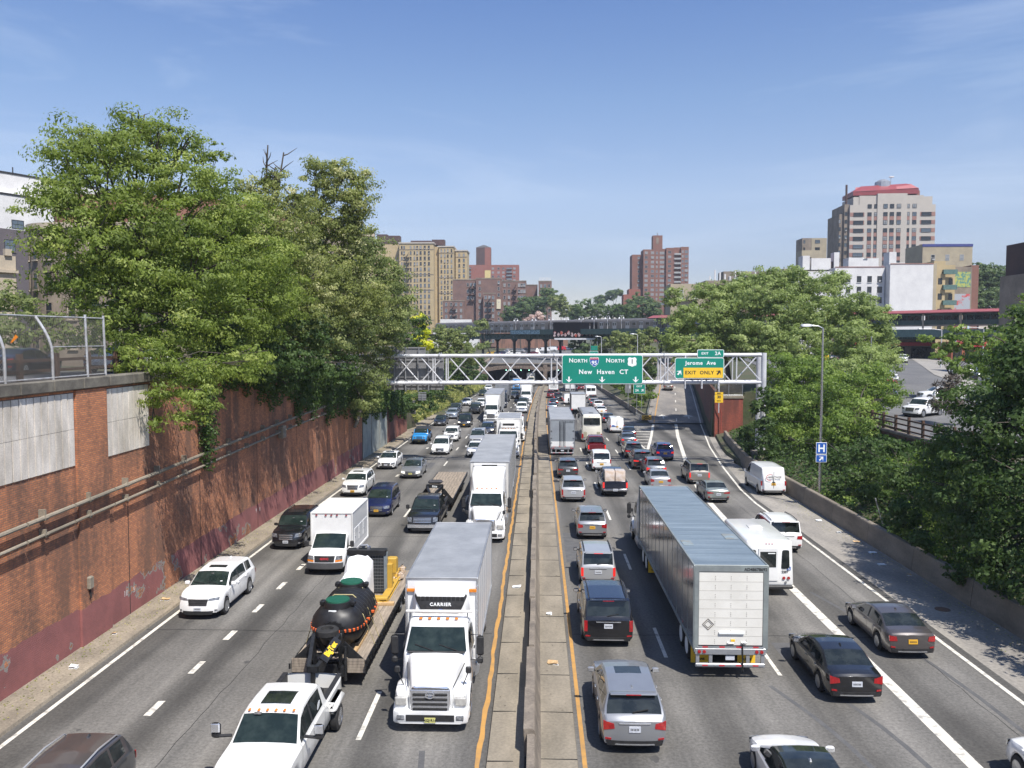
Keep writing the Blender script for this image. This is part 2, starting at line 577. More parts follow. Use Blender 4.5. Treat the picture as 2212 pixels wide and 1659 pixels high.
# ---- markings: sheets a few millimetres above the road
b = MB()
DZ = 0.005
def line(b,fx,y0,y1,w,mat=M_WLINE,zf=zr,dz=DZ,step=6):
 strip(b,lambda y: fx(y) - w / 2,lambda y: fx(y) + w / 2,y0,y1,step,dz,mat,zf)
rj = random.Random(3)
line(b,lambda y: -16.05 + xs(y) * 1.0,10,250,.16)
line(b,lambda y: 16.3 if y < 65 else ramp_r(y),10,126,.17)
line(b,lambda y: interp(y,[0,50,66,75,87,108,126],[12.5,12.5,13.05,13.9,15.4,18.2,20.9]),10,126,.42)
line(b,lambda y: interp(y,[0,150,252],[12.35,12.3,13.9]),94,250,.2)
line(b,lambda y: ramp_l(y) + .1,94.5,126,.34)
for k in range(8):      # gore bars
 y = 97.5 + k * 3.4
 b.face([(12.5,y,zr(y) + DZ),(12.5,y + .45,zr(y + .45) + DZ),(ramp_l(y) - .1,y + .35,zr(y) + DZ),(ramp_l(y) - .1,y - .1,zr(y) + DZ)],M_WLINE)
for x,y0,per,ln,w in ((-12.64,26.0,3.42,1.15,.24),(-9.13,44.2,12.2,3.0,.15),(-5.44,24.6,12.2,3.6,.15),(4.95,31.5,12.2,3.3,.15),(8.83,29.9,12.2,3.3,.15)):
 y = y0 - per
 while y < 235:
  if y > 12:
   if not (x == -12.64 and (y > 62 and int((y - 62) / 3.42) % 3)):
    fx = (lambda yy,x=x: x + xs(yy))
    line(b,fx,y,y + ln * rj.uniform(.93,1.05),w * rj.uniform(.9,1.08),step=2)
  y += per
tag(b.build("road_markings"), kind='structure')
b = MB()
def wob(y,s):
 return .022 * sin(y * .7 + s) + .02 * sin(y * 2.3 + s * 2) + .01 * sin(y * 5.1)
strip(b,lambda y: -1.76 + xs(y) + wob(y,0),lambda y: -1.61 + xs(y) + wob(y,.5),12,250,.4,.006,M_YLINE)
strip(b,lambda y: 1.31 + xs(y),lambda y: 1.445 + xs(y),12,250,4,.006,M_YLINE)
strip(b,lambda y: ramp_l(y) + .2 - .09,lambda y: ramp_l(y) + .2 + .09,126.5,240,4,.006,M_YLINE,z_ramp)
tag(b.build("orange_edge_lines"), kind='structure')
b = MB()
strip(b,lambda y: ramp_r(y) - .09,lambda y: ramp_r(y) + .09,126,200,4,.006,M_WLINE,z_ramp)
y = 128
while y < 235:
 f_ = lambda yy: (ramp_l(yy) + ramp_r(yy)) / 2
 strip(b,lambda yy: f_(yy) - .08,lambda yy: f_(yy) + .08,y,y + 3.2,2,.006,M_WLINE,z_ramp)
 y += 12.2
for ax in (-2.0,2.0):      # straight-ahead arrows on the ramp
 for y in (131,):
  cx = (ramp_l(y) + ramp_r(y)) / 2 + ax
  for dx0,dx1,dy0,dy1 in ((-.12,.12,0,2.6),):
   b.face([(cx + dx0,y + dy0,z_ramp(y) + .007),(cx + dx1,y + dy0,z_ramp(y) + .007),(cx + dx1 + .3,y + dy1,z_ramp(y + dy1) + .007),(cx + dx0 + .3,y + dy1,z_ramp(y + dy1) + .007)],M_WLINE)
  b.face([(cx - .6,y + 2.4,z_ramp(y + 2.4) + .008),(cx + 1.1,y + 2.4,z_ramp(y + 2.4) + .008),(cx + .4,y + 4.6,z_ramp(y + 4.6) + .008)],M_WLINE)
tag(b.build("ramp_markings"), kind='structure')
b = MB()
rj = random.Random(5)
for y in (33.9,50.6,67.0,84.0,100.5,118.0):
 for x0,x1 in ((-16.4,-1.85),(1.5,16.6)):
  x = x0
  yy = y
  while x < x1:
   x2 = min(x1,x + rj.uniform(.6,1.8))
   y2 = y + rj.uniform(-.06,.06)
   b.face([(x,yy,zr(y) + .004),(x2,y2,zr(y) + .004),(x2,y2 + .045,zr(y) + .004),(x,yy + .045,zr(y) + .004)],M_SEAM)
   x,yy = x2,y2
for x0,y0,y1 in ((-10.9,18,46),(-10.7,60,95),(3.1,66,78),(8.0,60,96),(14.8,24,60),(-3.6,30,70)):
 y = y0
 x = x0
 while y < y1:
  y2 = y + rj.uniform(.5,1.3)
  x2 = x0 + rj.uniform(-.05,.05)
  b.face([(x,y,zr(y) + .0035),(x + .022,y,zr(y) + .0035),(x2 + .022,y2,zr(y2) + .0035),(x2,y2,zr(y2) + .0035)],M_SEAM)
  x,y = x2,y2
tag(b.build("road_seams"), kind='structure')

b = MB()
M_STAIN = pm("oil_stain", (.055, .052, .05), (.09, .087, .082), 3, .8, detail=8)
M_PATCH = pm("asphalt_patch", (.085, .085, .087), (.12, .118, .116), 2, .9, detail=8, fine=.25)
rj = random.Random(41)
for k in range(46):
 lane = rj.choice((-14.3,-10.9,-7.3,-3.5,3.1,6.9,10.7,14.4))
 y,x = rj.uniform(17,110),lane + rj.gauss(0,.35)
 r_,ph = rj.uniform(.05,.22),rj.uniform(0,6)
 b.face([(x + r_ * cos(a) * (1 + .3 * sin(3 * a + ph)),y + r_ * rj.uniform(1.0,1.9) * sin(a),zr(y) + .0028) for a in np.linspace(0,2 * pi,12)[:-1]],M_STAIN)
for x0,x1,y0,y1 in ((-9.0,-7.6,22.5,24.3),(1.62,2.5,45,52),(5.2,6.6,68,73),(9.4,11.8,31.5,33.2),(-15.6,-13.4,55,57.5),(-12.3,-10.2,79,83),(13.2,14.6,52,55),(-4.9,-3.9,36,41)):
 b.grid([[(x0,y,zr(y) + .0022),(x1,y,zr(y) + .0022)] for y in (y0,(y0 + y1) / 2,y1)],M_PATCH)
for xa,xb,ya,yb_,c_ in ((9.6,8.2,20,29,.5),(11.2,9.9,20,29.5,.5),(15.0,13.2,21,40,.8),(-3.0,-3.4,17,24,.1)):
 rows = []
 for q in np.linspace(0,1,9):
  x,y = xa + (xb - xa) * q + c_ * sin(q * pi),ya + (yb_ - ya) * q
  rows.append([(x - .09,y,.0032),(x + .09,y,.0032)])
 b.grid(rows,M_PATCH)
tag(b.build("road_stains"), kind='structure')
# ---- median: raised concrete walks either side of a battered wall
b = MB()
def medsec(y,jig=0):
 z = zr(y)
 x = xs(y)
 return [(-1.45 + x,y,z - .02),(-1.43 + x,y,z + .10),(-.66 + x,y,z + .12),(-.36 + x,y,z + .10)]
rows = [medsec(y) for y in np.arange(-10,251,3.0)]
b.grid(rows,M_CONC)
rows = [[(.02 + xs(y),y,zr(y) + .12),(1.16 + xs(y),y,zr(y) + .11),(1.19 + xs(y),y,zr(y) - .02)] for y in np.arange(-10,251,3.0)]
b.grid(rows,M_CONC)
y = 14.0
rj = random.Random(9)
while y < 240:           # joints of the walk slabs
 for x0,x1 in ((.06,1.17),(-1.42,-.68)):
  yy = y + rj.uniform(-.1,.1)
  b.box(x0 + xs(y),x1 + xs(y),yy,yy + .03,zr(y) + .10,zr(y) + .126,M_SEAM)
 y += 3.1
tag(b.build("median_walk"), kind='structure')
mw = thing("median_wall", "long battered concrete wall standing in the middle of the highway", "wall", (0, 20, 0))
y = -10.0
rj = random.Random(21)
k = 0
while y < 250:
 ln = rj.uniform(5.5,7.5)
 y1 = min(250,y + ln)
 h = .86 + rj.choice((0,0,.05,-.10,-.05))
 wl_ = .31 + rj.choice((0,0,.06,-.03))
 b = MB()
 rows = []
 for yy in (y,y1):
  z,x = zr(yy),xs(yy)
  rows.append([(-wl_ + x,yy,z - .1),(-wl_ + x,yy,z + h),(-.08 + x,yy,z + h),(-.05 + x,yy,z + h - .05),(.03 + x,yy,z + .35),(.13 + x,yy,z + .10)])
 b.rings(rows,M_CONCD if rj.random() < .35 else M_CONC2,False)
 for r_ in rows:
  b.face(r_,M_CONCD)
 b.box(-wl_ + xs(y) - .02,-.10 + xs(y),y + .02,y + ln * .45,zr(y) + h - .2,zr(y) + h + rj.choice((.02,.06)),M_CONCD)
 o = b.build("wall_segment", mw)
 o.location = (0,-20,0)
 y = y1 + .02
 k += 1

# ---- right barrier
bt = thing("concrete_barrier", "weathered concrete barrier along the right shoulder below the shrubs", "barrier", (19.9, 20, 0))
b = MB()
y = 8.0
rj = random.Random(2)
while y < 100:
 y1 = y + 6.0
 rows = []
 for yy in (y,y1 - .04):
  x0 = max(19.72,ramp_r(yy) + 1.95)
  z = zr(yy)
  rows.append([(x0,yy,z - .1),(x0 + .02,yy,z + .25),(x0 + .12,yy,z + 1.16),(x0 + .16,yy,z + 1.22),(x0 + .42,yy,z + 1.22),(x0 + .46,yy,z + 1.1),(x0 + .5,yy,z - .1)])
 b.rings(rows,M_CONC2,False)
 b.face(rows[0],M_CONC2)
 b.face(rows[1],M_CONC2)
 y = y1
o = b.build("barrier_body", bt)
o.location = (-19.9,-20,0)
b = MB()
for y in range(134,250,6):
 rows = [[(17.0,yy,zr(yy) - .1),(17.05,yy,zr(yy) + .95),(17.3,yy,zr(yy) + .95),(17.35,yy,zr(yy) - .1)] for yy in (y,y + 5.95)]
 b.rings(rows,M_CONC2,False)
 for r_ in rows:
  b.face(r_,M_CONC2)
o = b.build("island_barrier")
tag(o, "long concrete barrier edging the planted island beside the mainline", "barrier")
t = thing("guard_rail", "galvanised guard rail climbing beside the exit ramp from the crash cushion", "guard rail", (18, 132, 0))
b = MB()
pts = [(ramp_l(yy) - 1.05,yy,z_ramp(yy) + .62) for yy in (132,140,150,160,172,184)]
for i in range(len(pts) - 1):
 b.bar(pts[i],pts[i + 1],.08,.32,M_STEEL)
o = b.build("rail", t); o.location = (-18, -132, 0)
for p_ in pts:
 b = MB(); b.box(p_[0] - .06,p_[0] + .06,p_[1] - .06,p_[1] + .06,p_[2] - .8,p_[2] + .1,M_ALU)
 o = b.build("rail_post", t); o.location = (-18, -132, 0)
t = thing("crash_cushion", "crash cushion with a yellow and black chevron nose at the gore", "crash barrier", (17.0, 129.5, zr(130)))
b = MB()
b.rbox(-.75, .75, 0, .5, .25, 1.05, pm("cushion_yellow", (.75, .42, .04), (.6, .33, .04), 5, .5), .12)
o = b.build("nose", t)
b = MB()
for k in range(2):
 z0 = .38 + k * .3
 for s_ in (-1,1):
  b.face([(0,-.012,z0 + .22),(s_ * .5,-.012,z0 - .06),(s_ * .5,-.012,z0 + .06),(0,-.012,z0 + .34)][::s_],M_SEAM)
b.build("chevron", t)
b = MB()
for s_ in (-1,1):
 b.bar((s_ * .7,.4,.85),(s_ * .95 + .6 * (s_ > 0),6.5,.9),.06,.3,M_STEEL)
 b.bar((s_ * .7,.4,.5),(s_ * .95 + .6 * (s_ > 0),6.5,.5),.06,.3,M_STEEL)
 for q in (1.5,3,4.5):
  b.box(s_ * .8 - .05,s_ * .8 + .05,q,q + .1,0,1,M_ALU)
b.build("side_rail", t)

# ---- brick retaining wall on the left
def brick_mat(name,maroon=True,c1=(0.62,0.235,0.10),c2=(0.42,0.155,0.075),soot=(0.095,0.064,0.05)):
 m,nt,bs,N,L = _new(name)
 tc = N.new("ShaderNodeTexCoord")
 sp = N.new("ShaderNodeSeparateXYZ"); L.new(tc.outputs['Object'], sp.inputs['Vector'])
 addxy = N.new("ShaderNodeMath"); addxy.operation = 'ADD'
 L.new(sp.outputs['X'], addxy.inputs[0]); L.new(sp.outputs['Y'], addxy.inputs[1])
 cb = N.new("ShaderNodeCombineXYZ")
 L.new(addxy.outputs[0], cb.inputs['X']); L.new(sp.outputs['Z'], cb.inputs['Y'])
 br = N.new("ShaderNodeTexBrick")
 br.inputs['Scale'].default_value = 1.0
 br.inputs['Brick Width'].default_value = 0.225
 br.inputs['Row Height'].default_value = 0.078
 br.inputs['Mortar Size'].default_value = 0.009
 br.inputs['Mortar Smooth'].default_value = 0.3
 br.inputs['Color1'].default_value = (*c1, 1)
 br.inputs['Color2'].default_value = (*c2, 1)
 br.inputs['Mortar'].default_value = (0.20, 0.15, 0.11, 1)
 L.new(cb.outputs['Vector'], br.inputs['Vector'])
 nb = N.new("ShaderNodeTexNoise"); nb.inputs['Scale'].default_value = .22; nb.inputs['Detail'].default_value = 8; nb.inputs['Roughness'].default_value = .62
 ms = N.new("ShaderNodeMapping"); ms.inputs['Scale'].default_value = (1, 1, .75)
 L.new(tc.outputs['Object'], ms.inputs['Vector']); L.new(ms.outputs['Vector'], nb.inputs['Vector'])
 nv = N.new("ShaderNodeTexNoise"); nv.inputs['Scale'].default_value = 1.2; nv.inputs['Detail'].default_value = 6
 mv = N.new("ShaderNodeMapping"); mv.inputs['Scale'].default_value = (1, 1, .12)
 L.new(tc.outputs['Object'], mv.inputs['Vector']); L.new(mv.outputs['Vector'], nv.inputs['Vector'])
 ng = N.new("ShaderNodeTexNoise"); ng.inputs['Scale'].default_value = 5.5; ng.inputs['Detail'].default_value = 6
 L.new(tc.outputs['Object'], ng.inputs['Vector'])
 av = N.new("ShaderNodeMath"); av.operation = 'ADD'; L.new(nb.outputs['Fac'], av.inputs[0]); L.new(nv.outputs['Fac'], av.inputs[1])
 av2 = N.new("ShaderNodeMath"); av2.operation = 'MULTIPLY_ADD'; av2.inputs[1].default_value = .45
 L.new(ng.outputs['Fac'], av2.inputs[0]); L.new(av.outputs[0], av2.inputs[2])
 sr = N.new("ShaderNodeMapRange"); sr.inputs['From Min'].default_value = 1.10; sr.inputs['From Max'].default_value = 1.36
 sr.inputs['To Min'].default_value = 0.0; sr.inputs['To Max'].default_value = 0.90
 L.new(av2.outputs[0], sr.inputs['Value'])
 mx = N.new("ShaderNodeMixRGB"); L.new(sr.outputs['Result'], mx.inputs['Fac']); L.new(br.outputs['Color'], mx.inputs['Color1'])
 sm = N.new("ShaderNodeMixRGB"); sm.inputs['Fac'].default_value = .25; sm.inputs['Color1'].default_value = (*soot, 1); L.new(br.outputs['Color'], sm.inputs['Color2'])
 L.new(sm.outputs['Color'], mx.inputs['Color2'])
 out = mx.outputs['Color']
 if maroon:
  zt = N.new("ShaderNodeMath"); zt.operation = 'MULTIPLY_ADD'; zt.inputs[1].default_value = -.55
  n4 = N.new("ShaderNodeTexNoise"); n4.inputs['Scale'].default_value = .8; n4.inputs['Detail'].default_value = 9; n4.inputs['Roughness'].default_value = .65
  L.new(tc.outputs['Object'], n4.inputs['Vector'])
  L.new(n4.outputs['Fac'], zt.inputs[0]); L.new(sp.outputs['Z'], zt.inputs[2])
  gt = N.new("ShaderNodeMath"); gt.operation = 'LESS_THAN'; gt.inputs[1].default_value = 1.42
  L.new(zt.outputs[0],gt.inputs[0])
  n5 = N.new("ShaderNodeTexNoise"); n5.inputs['Scale'].default_value = .36; n5.inputs['Detail'].default_value = 6; n5.inputs['Roughness'].default_value = .6
  L.new(tc.outputs['Object'], n5.inputs['Vector'])
  hole = N.new("ShaderNodeMath"); hole.operation = 'LESS_THAN'; hole.inputs[1].default_value = .605
  L.new(n5.outputs['Fac'], hole.inputs[0])
  grey = N.new("ShaderNodeMath"); grey.operation = 'GREATER_THAN'; grey.inputs[1].default_value = .585
  L.new(n5.outputs['Fac'], grey.inputs[0])
  pc = N.new("ShaderNodeValToRGB")
  pc.color_ramp.elements[0].color = (.31,.115,.105,1); pc.color_ramp.elements[0].position = .35
  pc.color_ramp.elements[1].color = (.22,.085,.08,1); pc.color_ramp.elements[1].position = .65
  L.new(n4.outputs['Fac'], pc.inputs['Fac'])
  pg = N.new("ShaderNodeMixRGB"); pg.inputs['Color2'].default_value = (.26, .235, .21, 1)
  L.new(grey.outputs[0], pg.inputs['Fac']); L.new(pc.outputs['Color'], pg.inputs['Color1'])
  an = N.new("ShaderNodeMath"); an.operation = 'MULTIPLY'; L.new(gt.outputs[0], an.inputs[0]); L.new(hole.outputs[0], an.inputs[1])
  m2 = N.new("ShaderNodeMixRGB"); L.new(an.outputs[0], m2.inputs['Fac']); L.new(out, m2.inputs['Color1']); L.new(pg.outputs['Color'], m2.inputs['Color2'])
  out = m2.outputs['Color']
 L.new(out, bs.inputs['Base Color'])
 bs.inputs['Roughness'].default_value = .92
 bp = N.new("ShaderNodeBump"); bp.inputs['Strength'].default_value = .5; bp.inputs['Distance'].default_value = .03
 L.new(br.outputs['Fac'], bp.inputs['Height']); bp.invert = True
 L.new(bp.outputs['Normal'], bs.inputs['Normal'])
 return m


M_BRICKW = brick_mat("wall_brick")
M_COPE = pm("coping_stone", (0.22, 0.20, 0.16), (0.10, 0.09, 0.075), 1.1, .9, detail=10, fine=.2)
M_PANEL = pm("whitewashed_concrete", (0.84, 0.77, 0.68), (0.50, 0.45, 0.38), 1.3, .85, detail=10, fine=.18, stretch=(1, 1, .35))
M_GREYP = pm("grey_green_render", (0.34, 0.37, 0.34), (0.24, 0.26, 0.24), 1.0, .85, detail=9)
M_SIGNW0 = pm('chalk', (.7, .68, .66), (.5, .45, .43), 9, .9)
M_REDP = pm("old_red_paint", (0.36, 0.065, 0.04), (0.24, 0.05, 0.035), .9, .8, detail=9, fine=.1)

rw = thing("retaining_wall", "tall sooty brick retaining wall with maroon painted base on the left", "wall", (0, 0, 0))
def wtop(y):
 return interp(y,[-20,50,64,84,100,113],[10.25,10.25,9.6,7.8,4.6,2.3])
b = MB()
yy_ = list(np.arange(-12,84.1,4.0))
rows = [[(wl(y),y,-1.0),(wl(y),y,wtop(y)),(wl(y) - .6,y,wtop(y))] for y in yy_]
b.grid(rows,M_BRICKW)
rows = [[(wl(y),y,-1.0),(wl(y),y,wtop(y)),(wl(y) - .6,y,wtop(y))] for y in (98,105,113)]
b.grid(rows, brick_mat("wall_brick_red", False, (.36, .07, .04), (.26, .06, .04)))
b.face([(wl(113),113,-1),(wl(113),113,wtop(113)),(wl(113) - .6,113,wtop(113)),(wl(113) - .6,113,-1)],M_REDP)
b.build("brick_face", rw)
b = MB()
rows = [[(wl(y) + .03,y,-1.0),(wl(y) + .03,y,wtop(y) - .3),(wl(y) - .6,y,wtop(y) - .3)] for y in (84,91,98)]
b.grid(rows,M_GREYP)
for y in (84.1,88.7,93.3,97.9):
 b.box(wl(y) + .0,wl(y) + .06,y - .04,y + .04,-.9,wtop(y) - .4,M_CONCD)
b.build("rendered_section", rw)
for y0,y1 in ((14.0,31.45),(33.83,37.6)):
 b = MB()
 n = int((y1 - y0) / .42)
 for i in range(n):
  a = y0 + (y1 - y0) * i / n
  c = y0 + (y1 - y0) * (i + 1) / n - .055
  for z0,z1 in ((7.32,8.72),(8.735,10.12)):
   b.box(-17.86,-17.82 + .012 * rj.random(),a,c,z0,z1,M_PANEL)
 b.box(-17.87,-17.845,y0,y1,7.3,10.13,M_SEAM)
 b.build("plank_marked_panel", rw)
b = MB()    # pilasters standing slightly proud of the brick
for y0,y1 in ((31.5,33.78),):
 b.box(-17.86,-17.76,y0,y1,-.5,10.2,M_BRICKW)
b.build("pilaster", rw)
b = MB()
y = -10
while y < 60:
 y1 = y + 1.95
 b.rbox(wl(y) - .62,wl(y) + .16,y,y1,wtop(y) + .0 if y < 50 else wtop(y1),(wtop(y) if y < 50 else wtop(y1)) + .42,M_COPE,.03)
 y += 2.0
b.build("coping", rw)
b = MB()
for y in (33.15,35.45,43.2,52.2,61,70,79):
 b.box(wl(y) - .01,wl(y) + .012,y,y + .035,0,min(wtop(y),5.0 if y < 50 else 6.0),M_SEAM)
b.build("vertical_joint", rw)
for tx_, y, z in (("11", 32.8, 1.0), ("10", 33.5, 1.15), ("10", 35.1, 1.15), ("9", 35.85, 1.1), ("9", 51.9, 1.3), ("8", 52.6, 1.25)):
 text_mesh(tx_, .38, .002, M_SIGNW0, "chalk_number", rw, (wl(y) + .006, y, z), (pi / 2, 0, pi / 2), -.004)
def zp(y):
 return interp(y,[0,27,60,70],[5.0,5.75,6.5,6.6])
for dz, nm in ((0.0, "upper thick grey conduit running along the brick wall"), (-.62, "lower slimmer grey conduit running along the brick wall")):
 t = thing("wall_conduit", nm, "pipe", (-17.6, 20, 5.5 + dz))
 b = MB()
 y = -5
 while y < 70:
  b.tube([(wl(y) + .20,y,zp(y) + dz),(wl(y) + .20,y + 2.92,zp(y + 3) + dz)],.085 if dz == 0 else .065,M_CONC,8)
  y += 3.0
 o = b.build("pipe_run", t); o.location = (17.6, -20, -(5.5 + dz))
 y = -4
 while y < 70:
  b = MB()
  b.box(wl(y) - .02,wl(y) + .26,y,y + .07,zp(y) + dz - .10,zp(y) + dz + .20 + (.1 if dz == 0 else 0),M_CONC)
  b.tube([(wl(y) + .2,y - .03,zp(y) + dz),(wl(y) + .2,y + .16,zp(y) + dz)],.11 if dz == 0 else .09,M_CONC,8)
  o = b.build("bracket", t); o.location = (17.6, -20, -(5.5 + dz))
  y += 3.0
b = MB()
b.rbox(-.05,.32,0,.75,0,.85,M_CONC,.05)
b.box(.325,.335,.1,.65,.1,.75,M_CONC2)
o = b.build("junction_box", loc=(-17.78, 56.5, 5.35)); tag(o, "grey junction box fixed where the conduits cross the brick wall", "junction box")
b = MB()
b.rbox(-.02,.2,0,.3,0,.5,M_CONC,.04)
b.tube([(.1,.15,0),(.14,.15,-.35),(.02,.15,-.45)],.03,M_SEAM,6)
o = b.build("outlet_box", loc=(-17.83, 31.9, 2.3)); tag(o, "small broken grey box low on the brick wall above the maroon paint", "junction box")
t = thing("downpipe", "bent weathered drainpipe dropping out of the ivy onto the wall", "pipe", (-17.4, 79, 4))
b = MB()
b.tube([(0,3,3.2),(.1,2.2,2.6),(.1,1.4,.9),(0,.6,.2),(-.2,.3,-.3)],.16,M_CONC,8)
b.build("pipe_bend", t)

# ---- red wall at the foot of the ramp on the right
t = thing("ramp_wall", "dark red painted wall with concrete coping where the ramp begins", "wall", (22.9, 108, 0))
b = MB()
b.box(0, 3.6, 0, .5, -1, 4.5, brick_mat("ramp_brick", False, (.34, .065, .038), (.27, .055, .035), (.10, .04, .03)))
rows = []
for y in (108.2,115,125,140,160,185,215,245):
 x = max(22.9,ramp_r(y) + .85)
 top = max(4.5,z_street(y) - .3)
 rows.append([(x - 22.9,y - 108,-1.2),(x - 22.9,y - 108,top),(x - 22.9 + .4,y - 108,top)])
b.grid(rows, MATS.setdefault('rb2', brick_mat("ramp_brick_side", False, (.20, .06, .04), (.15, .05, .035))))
b.build("brick_face", t)
b = MB()
b.rbox(-.12,3.7,-.1,.55,4.5,4.85,M_CONC,.04)
b.build("coping", t)
t = thing("wall_fence", "dark mesh fence on top of the red ramp wall", "fence", (22.9, 108.2, 4.85))
b = MB()
b.tube([(0,0,1.9),(3.6,0,1.9)],.04,M_ALU,6); b.tube([(0,0,.1),(3.6,0,.1)],.03,M_ALU,6)
for x in (0.04,1.8,3.56):
 b.tube([(x,0,0),(x,0,1.95)],.04,M_ALU,6)
b.build("frame", t)
b = MB()
for k in range(-10,24):
 x = k * .16
 for s_ in (1,-1):
  a0,a1 = (x,x + 1.8) if s_ > 0 else (x + 1.8,x)
  p0,p1 = Vector((a0,0,.1)),Vector((a1,0,1.9))
  lo_,hi_ = 0.0,1.0
  d = p1.x - p0.x
  ts = sorted([(0 - p0.x) / d,(3.6 - p0.x) / d])
  lo_,hi_ = max(lo_,ts[0]),min(hi_,ts[1])
  if hi_ > lo_ + .02:
   b.tube([p0.lerp(p1,lo_),p0.lerp(p1,hi_)],.012,M_CONCD,3,False)
b.build("wire_mesh", t)
t = thing("street_wall", "dark red retaining wall below the parked cars on the right", "wall", (29, 60, 0))
b = MB()
b.box(0, .5, -10, 38, 1.0, 4.5, MATS['rb2'])
b.build("brick_face", t)
b = MB(); b.box(-.08, .56, -10, 38, 4.5, 4.68, M_CONCD); b.build("coping", t)

def post_rail(name,label,x,y0,y1,z,h,mat,nrail=3,step=2.4,pw=.18):
 t = thing(name, label, "fence", (x, y0, z))
 y = 0
 L_ = y1 - y0
 while y <= L_ + .01:
  b = MB(); b.box(-pw / 2, pw / 2, y - pw / 2, y + pw / 2, -.05, h + .08, mat); b.build("post", t)
  y += step
 for k in range(nrail):
  zz = h * (k + .55) / nrail
  b = MB(); b.box(-.04, .04, 0, L_, zz - .06, zz + .06, mat); b.build("rail", t)
 return t


M_RUST = pm("rusty_brown_steel", (0.10, 0.052, 0.03), (0.055, 0.032, 0.022), 4, .8, detail=8)
post_rail("post_and_rail_fence", "brown post and rail fence behind the chain-link on the left street", -19.5, 14, 44, 10.3, 1.25, M_RUST)
post_rail("post_and_rail_fence", "brown post and rail fence on top of the dark red wall on the right", 29.3, 52, 97, 4.68, 1.25, M_RUST)

# ---- chain-link fence on the wall
M_GALV = pm("galvanised_tube", (0.56, 0.57, 0.58), (0.36, 0.34, 0.32), 3, .45, .4, detail=8)
t = thing("chain_link_fence", "chain-link fence with curved white posts on top of the brick wall", "fence", (-18.15, 34.5, 10.65))
FH = 2.4
def fp(y,s):      # post shape: leans away from the road near the top
 return (-.62 * max(0,(s - .45) / .55) ** 1.6,y,FH * s)
posts = [-17.5,-13.5,-10.0,-6.66,-3.84,-1.42,-.02]
for i,y in enumerate(posts):
 b = MB()
 if y > -3:
  b.tube([(0,y,0),(-.05,y,FH + .12)],.05,M_GALV,8)
 else:
  b.tube([fp(y,s) for s in (0,.3,.5,.65,.8,.92,1.0)],.055,M_GALV,8)
 b.build("post", t)
for s,r_ in ((1.0,.035),(.04,.03)):
 b = MB()
 pts = [fp(y,s) if y < -3 else (-.05 * s,y,FH * s) for y in posts]
 b.tube(pts, r_, M_GALV, 6); b.build("rail", t)
b = MB(); b.tube([(-.03, -3.8, 1.25), (-.03, 0, 1.25)], .025, M_GALV, 6); b.build("rail", t)
b = MB()
M_WIRE = pm("old_wire", (0.10, 0.10, 0.095), (0.06, 0.055, 0.05), 8, .7, .3)
st = .11
for k in range(int(-22 / st),int(3 / st)):
 for s_ in (1,-1):
  y0 = k * st
  pts = []
  for q in range(0,9):
   f = q / 8
   y = y0 + s_ * FH * f * .9
   if -17.5 <= y <= 0:
    if y < -3.84:
     p = fp(y,f)
    elif y < -1.42:
     w_ = (y + 3.84) / 2.42
     a_ = fp(y,f); p = (a_[0] * (1 - w_) - .05 * f * w_,y,FH * f)
    else:
     p = (-.05 * f,y,FH * f)
    pts.append(p)
  if len(pts) > 1:
   b.tube(pts,.006,M_WIRE,3,False)
b.build("wire_mesh", t)

# ---- sign gantry
M_GAN = pm("gantry_white_steel", (0.66, 0.66, 0.67), (0.50, 0.50, 0.52), .8, .45, .15, detail=8)
M_SIGNG = pm("sign_green", (0.0, 0.235, 0.165), (0.0, 0.215, 0.15), .8, .5, detail=4)
M_SIGNW = pm("sign_white", (0.86, 0.88, 0.87), (0.80, 0.82, 0.81), 2, .5)
M_SIGNY = pm("sign_yellow", (0.88, 0.56, 0.03), (0.82, 0.50, 0.03), 2, .5)
M_SIGNK = pm("sign_black", (0.02, 0.02, 0.02), (0.03, 0.03, 0.03), 4, .5)
M_SIGNBK = pm("sign_back_aluminium", (0.27, 0.27, 0.275), (0.21, 0.21, 0.215), .9, .5, .3, detail=8)
M_BLUE = pm("sign_blue", (0.012, 0.10, 0.42), (0.012, 0.085, 0.37), 2, .5)
M_SRED = pm("sign_red", (0.55, 0.05, 0.06), (0.48, 0.04, 0.05), 2, .5)
ga = thing("sign_gantry", "white tubular steel truss gantry spanning the whole highway", "gantry", (0, 81, 0))
GX0,GX1,ZB,ZT,GD = -19.4,21.8,7.85,10.5,1.7
for yy in (0,GD):
 for zz in (ZB,ZT):
  b = MB()
  b.tube([(GX0,yy,zz),(GX1,yy,zz + .15)],.16,M_GAN,12)
  b.build("chord", ga)
b = MB()
n = 16
dx = (GX1 - GX0) / n
for i in range(n):
 x0 = GX0 + dx * i
 for yy in (0,GD):
  s0,s1 = (ZB + .15,ZT - .15) if (i + (yy > 0)) % 2 == 0 else (ZT - .15,ZB + .15)
  b.tube([(x0 + .25,yy,s0 + .1),(x0 + dx - .25,yy,s1 + .1)],.065,M_GAN,8)
 b.tube([(x0 + .2,0,ZB),(x0 + dx,GD,ZB)],.05,M_GAN,6)
 b.tube([(x0 + .2,GD,ZT),(x0 + dx,0,ZT)],.05,M_GAN,6)
 b.tube([(x0,0,ZB),(x0,GD,ZB)],.05,M_GAN,6)
 b.tube([(x0,0,ZT),(x0,GD,ZT)],.05,M_GAN,6)
b.build("diagonal_brace", ga)
for x in (-10.2,-8.9,1.35,1.9,11.9,12.6,19.2):
 for yy in (0,GD):
  b = MB(); b.tube([(x, yy, ZB), (x, yy, ZT + .1)], .07, M_GAN, 8); b.build("upright", ga)
b = MB()
